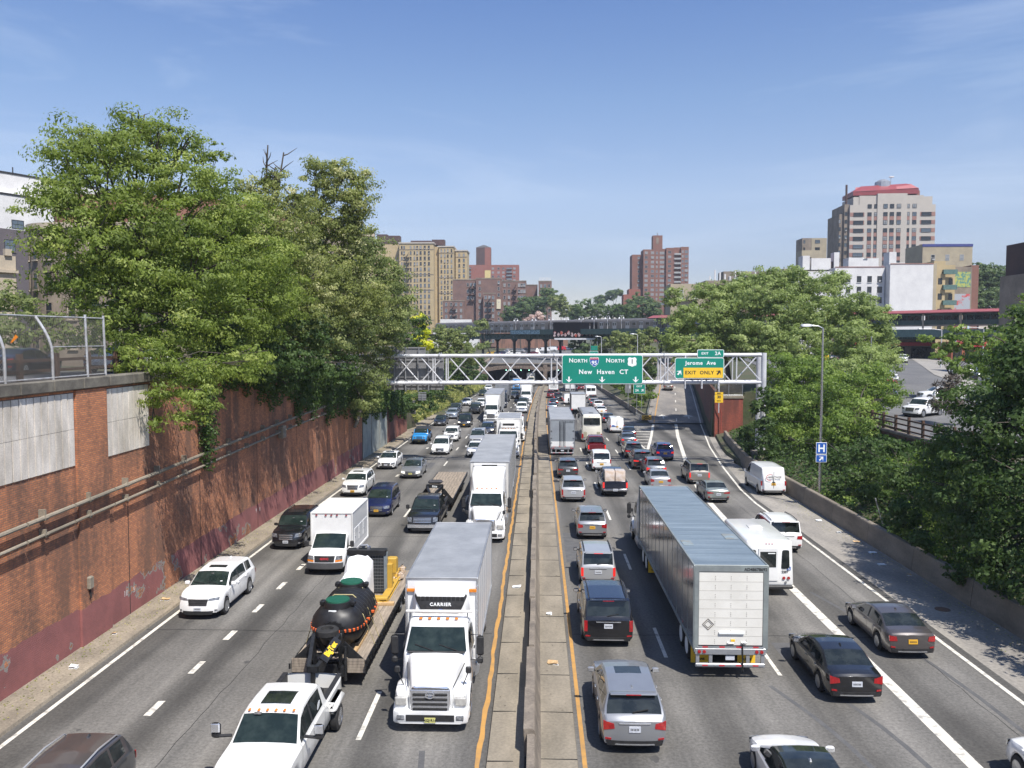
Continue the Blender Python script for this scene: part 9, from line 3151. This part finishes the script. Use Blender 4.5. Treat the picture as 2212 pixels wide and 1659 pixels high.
for k in range(8):
 z = 42 + k * 3.1
 for x0 in (-21.5,14.5):
  b = MB(); b.box(x0, x0 + 5, -4.6 if x0 < 0 else -1.5, -3 if x0 < 0 else 0, z, z + .25, M_WFR); b.box(x0, x0 + 5, -4.6 if x0 < 0 else -1.5, -4.5 if x0 < 0 else -1.4, z + .25, z + 1.2, M_PANES[2]); b.build("balcony", g.t)
g.finish()
g = Bldg("flat_roofed_house", "small white flat-roofed house below the yellow and brown blocks", "building", -38, 395, 8, 0)
g.block(-11.5,10,0,10,0,9,M_WHT,M_RF); g.block(-8,-1.3,-1,6,9,13.5,M_WHT,M_RF); g.block(-1.3,6.5,1,6,9,13.4,M_WHT,M_RF)
g.windows('S', -8, -1.5, 2, 9.4, 12, 1, 1.0, 2.0, -1, frame=M_TRIM, seed=1, panes=(0,)); g.windows('S', -1, 6, 3, 9.4, 12, 1, 1.1, 2.0, 1, frame=M_TRIM, seed=2, panes=(0,))
g.windows('S', -10.5, 9, 6, 3, 6, 1, 1.0, 1.8, 0, frame=M_TRIM, seed=2, panes=(0,))
g.finish()
g = Bldg("apartment_tower", "dark brown brick tower block with grey balconies and a square top core", "building", 81, 555, 10, 0)
for x0,x1,y0,z_ in ((-18.3,-11.5,4,58),(-11.4,-3.4,0,61),(-3.6,3.6,1.5,61.5),(3.6,9.0,0,62),(9,13.2,1.5,62.4),(13.2,18.3,0,62.6)):
 g.block(x0,x1,y0,y0 + 14,0,z_,M_TB,M_RF)
g.block(-4.8, 1.5, 3, 10, 60, 70.5, M_TB, M_RF, "lift_core"); g.block(-2.6, -1.0, 2.9, 3.0, 65, 69, M_TAN, name="vent_panel")
b = MB(); b.tube([(-1.5, 5, 70), (-1.5, 5, 72.5)], .3, M_ALU, 6); b.build("flue", g.t)
zt = 60.3
g.windows('S', 0, 0, 0, zt - 36.4, zt, 12, [2.0, 2.0], 1.7, 0, xs_=[-9.5, -5.4], seed=1, panes=(1, 2, 1, 0)); g.windows('S', 0, 0, 0, zt - 36.4, zt, 12, [1.1, 2.9], 1.7, 1.5, xs_=[-2.3, 1.1], seed=2, panes=(1, 2, 1))
g.windows('S', 0, 0, 0, zt - 36.4, zt + .4, 12, 2.0, 1.7, 0, xs_=[5.8], seed=3, panes=(1, 2, 0)); g.windows('S', 0, 0, 0, zt - 36.4, zt + .7, 12, [1.0, 2.1], 1.7, 0, xs_=[14.4, 16.8], seed=4, panes=(1, 2)); g.windows('S', 0, 0, 0, zt - 39, zt - 3, 12, 1.3, 1.6, 4, xs_=[-14], seed=5)
for k in range(9):
 z = zt - 3 - k * 3.03
 b = MB(); b.box(8.9, 13.3, -.6, 1.5, z, z + .2, M_WFR); b.box(8.9, 13.3, -.65, -.55, z + .2, z + 1.15, pm("balcony_grey", (.40, .40, .38), (.3, .3, .3), 2, .7)); b.build("balcony", g.t)
g.finish()
g = Bldg("apartment_tower", "cream and salmon apartment tower with a faceted red metal roof", "building", 153.1, 368, 8, -.03)
X0,X1 = -18.0,18.0
g.block(X0,X1,0,16,0,62,M_CRM,M_RF)
g.block(X0 + 1.5,X1 - 1.2,.5,15,62,65.5,M_CRM,M_RF); g.block(-6.5,6.0,-.3,10,0,66.8,M_CRM,M_RF); g.block(-14,13,.3,14,62,66,M_CRM,M_RF)
g.block(X0 - 3.8,X0,2,18,0,58.5,M_TAN,M_RF); g.block(X0 - 2.0,X0,1,18,0,62.5,M_TAN,M_RF); g.block(-12.5,12.5,3,13,66,68.5,M_PNK,M_RF)
b = MB()
b.rings([[(-16.5,1,66.2),(11.2,1,66.8),(11.2,15,66.8),(-16.5,15,66.2)],[(-16.5,1,68.0),(11.2,1,69.2),(11.2,15,69.2),(-16.5,15,68.0)],[(-11.5,6,71.0),(8.0,6,72.0),(8.0,10,72.0),(-11.5,10,71.0)]],M_ROOFRED,True,True)
for x0,x1,za,zb_ in ((-15.5,-6.8,67.9,70.8),(1.8,10.8,68.8,71.8)):
 b.face([(x0,.85,za),(x1,.85,za + .4),(x1 - 1.2,5.6,zb_),(x0 + 1.5,5.6,zb_ - .3)],M_ROOFPK)
b.build("roof", g.t)
b = MB(); b.lathe_z(-1.5, 8, [(70.5, 3.6), (73, 3.3), (74.1, 1.5)], M_ALU, 12); b.rbox(1, 3, 7, 8, 75, 75.5, M_WHT, .1); b.bar((1.8, 7.5, 71), (1.8, 7.5, 75.1), .2, .2, M_ALU); b.build("roof_plant", g.t)
b = MB(); b.tube([(X0 - 1, 2, 62), (X0 - 1, 2, 71)], .45, M_DKB, 6); b.build("flue", g.t)
zt = 62.6
nz = 9
dz = 6.36 * .765
g_rows = [zt - 4.0 - k * 5.02 for k in range(9)]
fl = [64.2,57.9 + 2.2]
cols = [-9.7,-6.9,-3.1,-.4,2.5,6.3,9.2]
zs_ = [61.6] + [57.9 - k * 3.28 for k in range(14)]
zs_ = [61.4 - k * 3.46 for k in range(13)]
strip_ = MB()
for c_ in cols:
 for k in range(12):
  if k not in (0,2):
   strip_.box(c_ - .9,c_ + .9,-.42,-.28,zs_[k + 1] + .9,zs_[k] - .9,M_PNK) if abs(c_) < 6 else strip_.box(c_ - .9,c_ + .9,-.08,.02,zs_[k + 1] + .9,zs_[k] - .9,M_PNK)
for k in range(1,13):
 for x0,x1 in ((X0 + .02,X0 + 6.1),(X1 - 6.4,X1 - .02)):
  strip_.box(x0,x1,-.07,.02,zs_[k] - .85,zs_[k] + .85,M_PNK)
strip_.build("spandrel_band", g.t)
for k in range(13):
 for c_ in cols:
  me = wmesh(1.75,1.75,M_TRIM,M_PANES[random.Random(k * 31 + int(c_ * 7)).choice((0,2,0,1))],False); g.rest.append((me,(c_,-.42 if abs(c_) < 6 else -.07,zs_[k]),0))
 for c_ in (X0 + 3.6,X1 - 3.8):
  if k:
   me = wmesh(4.2,1.65,M_TRIM,M_PANES[random.Random(k * 17 + int(c_)).choice((0,2,0))],False); g.rest.append((me,(c_,-.14,zs_[k]),0))
g.windows('S', 0, 0, 0, 20, 57, 11, 1.1, 1.6, 2, xs_=[X0 - 3.6], frame=M_TRIM, seed=8); g.windows('S', 0, 0, 0, 20, 60, 12, 1.1, 1.6, 1, xs_=[X0 - 1.3], frame=M_TRIM, seed=9)
g.finish()
g = Bldg("apartment_tower", "slim tan tower peeping out left of the red-roofed one", "building", 141, 420, 8, 0)
g.block(-10, 2, 0, 10, 0, 54, M_TAN, M_RF); g.block(-5.5, 2, -.1, 0, 30, 54, M_BEI); g.windows('S', 0, 0, 0, 36, 54, 5, 2.4, 1.7, -.1, xs_=[-2.6], seed=3, frame=M_TRIM); g.windows('S', 0, 0, 0, 36, 54, 5, .9, 1.6, 0, xs_=[-9], seed=3, frame=M_TRIM); g.finish()
g = Bldg("white_house", "large white painted apartment house above the station canopy", "building", 97.5, 235, 8, 0)
g.block(-14,-.2,3,14,0,24.2,M_WHT,M_RF); g.block(0,11.8,0,14,0,24.8,M_WHT,M_RF); g.block(11.8,12.7,.02,14,0,25,M_BEI); g.block(-24,-14,4,14,0,23.2,M_WHT,M_RF)
g.block(-13.98, -.25, 2.9, 3.0, 24.2, 24.45, M_PNK, name="coping"); g.block(0, 11.8, -.1, .0, 24.8, 25.05, M_PNK, name="coping")
g.windows('S', 0, 0, 0, 7.6, 22.4, 5, [.8, 1.2, 1.2, 1.2, 1.3], 1.75, 3, xs_=[-12.6, -10.3, -7.3, -4.4, -1.6], frame=M_TRIM, sill=M_WHT, seed=4, panes=(0,))
for x0,x1,h in ((-21.5,-19.5,4.0),(-19,-13.5,3.3),(-8.5,-1,2.6),(3,5,5.0)):
 g.block(x0, x1, 8, 12, 24, 24 + h, M_WHT, M_RF, "stair_hut")
g.finish()
g = Bldg("brick_house", "yellow brick house end with small green balconies right of the white wall", "building", 116.3, 240, 8, 0)
g.block(-5,-1.8,-1,12,0,26.0,M_YB,M_RF); g.block(-1.6,1.4,0,12,0,25.0,M_YB,M_RF)
for k in range(4):
 for x_ in (-3.2,.2):
  g.rest.append((wmesh(1.1,1.7,M_TRIM,M_PANES[0],False),(x_,(-1 if x_ < -1 else 0) - .012,7.5 + k * 4.3),0))
 b = MB(); b.box(-2.6, 1.2, -1.8, -1.0, 9.4 + k * 4.3, 10.7 + k * 4.3, M_VGL); b.build("balcony", g.t)
g.finish()
g = Bldg("brick_house", "narrow end wall covered with murals and old signs", "building", 126.5, 252, 8, 0)
g.block(-6.5, 2.0, 0, 10, 0, 25.5, M_TAN, M_RF); g.block(2.0, 4.2, .5, 10, 0, 26, M_TB, M_RF); g.block(-9, 6, 8, 20, 0, 33, M_BEI, M_RF); g.block(-9.1, 6.1, 7.9, 8, 32.3, 33.1, pm("blue_cornice", (.05, .06, .22), (.04, .05, .18), 2, .6), name="cornice")
for z0, z1_, m_ in ((19.5, 24, pm("mural_green", (.08, .22, .2), (.4, .42, .1), .9, .7, lo=.45, hi=.55)), (12, 17.5, pm("mural_grey_red", (.36, .38, .42), (.5, .08, .08), .5, .7, lo=.55, hi=.6)), (1.5, 8, pm("mural_red_blue", (.5, .07, .09), (.35, .5, .65), .35, .7, lo=.48, hi=.52))):
 g.block(-6.2, 1.6, -.06, 0, z0, z1_, m_, name="mural")
g.windows('S', -8, 5, 3, 26, 32, 1, 1.2, 1.8, 8, frame=M_WFR, seed=2); g.finish()
g = Bldg("brick_house", "low brown house with light plaster side and iron stair, left of the big trees", "building", 60.5, 250, 8, 0)
g.block(-21, -10.5, 0, 10, 0, 20.5, M_BEI, M_RF); g.block(-10.5, 12, .5, 10, 0, 21.5, M_BRB, M_RF); g.block(-10.5, 12, .35, .5, 20.3, 21.5, M_TAN, name="cornice")
g.windows('S', -20, -11.5, 2, 11, 19.5, 2, 1.3, 2.4, 0, frame=M_WHT, sill=M_WHT, seed=2); g.windows('S', -9.5, 8, 5, 11, 19.5, 2, 1.3, 2.4, .5, frame=M_WHT, sill=M_WHT, seed=3); g.fire_escape(-15.5, 0, 9, 19, 3, 5)
b = MB()
for k in range(10):
 b.box(-9 + k * 1.5,-8.6 + k * 1.5,3,3.4,21.5,23 + (k * 7 % 4) * .6,M_WHT)
b.build("chimney", g.t); g.finish()
g = Bldg("brick_house", "pale yellow house with a square stair tower on the right skyline", "building", 104, 330, 8, 0)
g.block(-30, -5, 6, 16, 0, 31, M_TAN, M_RF); g.block(-8, 16, 0, 12, 0, 31.6, M_BEI, M_RF); g.block(-1.5, 6.2, -1, 6, 20, 38.5, M_BEI, M_RF, "stair_tower"); g.block(12, 14, 2, 6, 31, 38, M_WHT, name="chimney")
g.windows('S', -7.5, 15.5, 8, 22, 30.5, 2, 1.2, 1.9, 0, frame=M_WFR, seed=6); g.windows('S', -29, -9, 7, 22, 30, 2, 1.2, 1.9, 6, frame=M_WFR, seed=7); g.rest.append((wmesh(1.4, 2.6, M_TRIM, M_PANES[0], False), (1.5, -1.02, 34.5), 0)); g.finish()
g = Bldg("white_house", "long low white roofline behind the plane trees", "building", 110, 300, 8, 0)
g.block(-22, 30, 0, 12, 0, 25.5, M_WHT, M_RF); g.block(8, 12, 4, 8, 25, 33, M_WHT, name="chimney"); g.block(14, 22, 3, 9, 25, 30, M_WHT, M_RF, "stair_hut"); g.block(24, 27, 3, 6, 25, 33, M_WHT, name="chimney"); g.windows('S', -21, 29, 10, 18, 24, 2, 1.3, 1.6, 0, frame=M_TRIM, seed=4, panes=(0,)); g.tank(2, 6, 25.5, 1.2, 1.6, M_ALU); g.finish()
g = Bldg("brick_house", "dark brick roofline with tanks between white house and red-roofed tower", "building", 140, 330, 8, 0)
g.block(-30, 26, 0, 12, 0, 31.5, M_TAN, M_RF); g.windows('S', -29, 25, 12, 24, 31, 1, 1.2, 1.7, 0, frame=M_WFR, seed=4)
g.block(-28, -22, 3, 9, 31, 34.5, M_DKB, M_ROOFRED, "stair_hut"); g.block(-18, -12, 3, 9, 31, 36, M_WHT, M_RF, "stair_hut"); g.block(-2, 6, 3, 9, 31, 34, M_WHT, M_RF, "stair_hut"); g.block(15, 17, 3, 5, 31, 37.5, M_WHT, name="chimney"); g.tank(22, 6, 31.5, 2, 2.4); g.finish()
g = Bldg("brick_house", "small red brick house with stepped top left of the brown tower's foot", "building", 52, 470, 10, 0)
g.block(-4, 5.5, 0, 10, 0, 27, M_RB, M_RF); g.block(-1, 5.5, 0, 10, 27, 30, M_RB, M_RF); g.block(-6, 5, -4, 0, 0, 16, M_TAN, M_RF); g.windows('S', -3.5, 5, 2, 17, 26, 2, 1.4, 1.8, 0, frame=M_WFR, seed=4); g.finish()
g = Bldg("dark_building", "blank dark brown brick building cut off by the right edge", "building", 86, 120, 6, 0)
g.block(-12.5, 12, 0, 14, 0, 20.8, M_DKB, M_RF); g.block(-14.4, -12.6, 1, 12, 0, 15.8, M_TAN, M_RF); g.block(-12.55, 12, -.1, 0, 20.4, 20.9, M_TRIM, name="coping"); g.finish()
g = Bldg("apartment_block", "modern grey-brown block with bright white upper storeys on the left", "building", -103.5, 160, 10, math.atan2(14.6, 8) )
g.block(-30,34,0,20,0,23.6,M_GRB,M_RF); g.block(-30,40,1.0,19,23.6,30.5,M_WHT,M_WHT); g.block(-30,46,3.5,17,30.5,35.0,M_WHT,M_WHT)
b = MB(); b.box(-30,40.1,.9,1.0,30.3,30.7,M_TRIM); b.box(-30,46.1,3.4,3.5,34.9,35.3,M_TRIM)
for x in (-6,4,14,24,34,44):
 b.tube([(x,3.6,35),(x,3.6,36.4)],.12,M_TRIM,5)
b.build("roof_edge", g.t)
g.block(20, 40, .95, 1.0, 25.5, 28.5, pm("rust_red_panel", (.42, .09, .04), (.34, .08, .04), 1, .7), name="red_panel")
me = wmesh(2.1,2.3,M_TRIM,M_PANES[2],M_TAN)
for k in range(6):
 for c_ in (-8.2,-3.6,1.0,5.6,10.2,14.8,19.4,24,28.6):
  g.rest.append((me,(c_,-.02,20.4 - k * 3.35),0))
for c_ in (-3.4,3.2,11,18):
 g.rest.append((wmesh(2.4,1.7,M_TRIM,M_PANES[2],False),(c_,.98,24.8),0))
g.finish()
g = Bldg("castle_house", "pale stone house with battlements at the left edge", "building", -58, 84, 10.2, math.atan2(14.6, 8))
g.block(-12,4.6,0,8,0,10.8,M_CAST,M_RF)
b = MB()
for k in range(12):
 b.box(-12 + k * 1.4,-11.3 + k * 1.4,-.25,.2,10.8,11.5,M_CAST)
b.box(-12,4.7,-.3,0,9.0,9.3,M_CAST); b.box(-12,4.7,-.2,0,5.2,5.4,M_CAST)
b.build("battlement", g.t)
for k,z in enumerate((2.0,4.0,6.8)):
 for c_ in (-8.5,-5,-1.5,2.2):
  g.rest.append((wmesh(1.3,1.6,M_CAST,M_PANES[0],M_CAST),(c_,-.02,z),0))
g.finish()
g = Bldg("apartment_block", "weathered tan stone block with a rounded corner behind the tallest locust", "building", -50, 92, 10.2, 0)
b = MB()
pts = [(-8,30)] + [(-3.2 + 5 * -cos(a),3.5 - 5 * sin(a) * .9) for a in np.linspace(0,pi / 2,9)] + [(10,-1.0),(30,8.0)]
b.rings([[(x,y,-1) for x,y in pts] + [(24,30,-1)],[(x,y,14.2) for x,y in pts] + [(24,30,14.2)]],M_TAN,True,True)
b.rings([[(x * 1.02 - .1,y - .15,14.2) for x,y in pts] + [(24,30,14.2)],[(x * 1.02 - .1,y - .15,14.8) for x,y in pts] + [(24,30,14.8)]],M_CAST,True,True)
b.rings([[(-2 + .62 * x,4 + .7 * y,14.8) for x,y in pts] + [(18,26,14.8)],[(-2 + .62 * x,4 + .7 * y,18.6) for x,y in pts] + [(18,26,18.6)]],M_TB,True,True)
b.build("wall", g.t)
for k in range(4):
 z = 1.8 + k * 3.3
 for i,a in enumerate(np.linspace(.25,1.4,4)):
  x,y = -3.2 - 5 * cos(a),3.5 - 4.5 * sin(a)
  g.rest.append((wmesh(.9,1.9,M_TAN,M_PANES[0],M_CAST),(x - .03,y - .05,z),-pi / 2 + a * 1.0))
 for i in range(5):
  u = (i + .6) / 5
  g.rest.append((wmesh(1.0,1.9,M_CAST,M_PANES[0],M_CAST),(-3 + 12.6 * u,-1.03,z),0))
 for i in range(6):
  u = (i + .5) / 6
  g.rest.append((wmesh(1.0,1.9,M_CAST,M_PANES[0],M_CAST),(10 + 20 * u + .02,-1.0 + 9 * u - .05,z),math.atan2(9,20)))
g.finish()
g = Bldg("apartment_block", "reddish brick block glimpsed through the pale locust branches", "building", -38, 130, 9, 0)
g.block(-22, 6, 0, 16, 0, 22, M_TB, M_RF); g.windows('S', -21, 5, 8, 2, 21.5, 6, 1.2, 1.8, 0, frame=M_WFR, sill=M_TAN, seed=4); g.finish()
b = MB(); b.grid([[(-30,y,z_left(y) + .08),(-20.3,y,z_left(y) + .08)] for y in (-20,20,50,60)],M_CITY)
tag(b.build("upper_street"), kind='structure')
for lab, x, y, cl in (("silver car parked behind the fence on the left street", -25.5, 47.5, 'lsilver'), ("white car parked behind the fence on the left street", -25.5, 53.5, 'white'), ("dark car at the far left behind the fence", -28.5, 43, 'ink')):
 car('sedan', C[cl], x, y, 1, lab, "sedan", lod=1, z=z_left(y) + .09, group="cars parked on the left street")
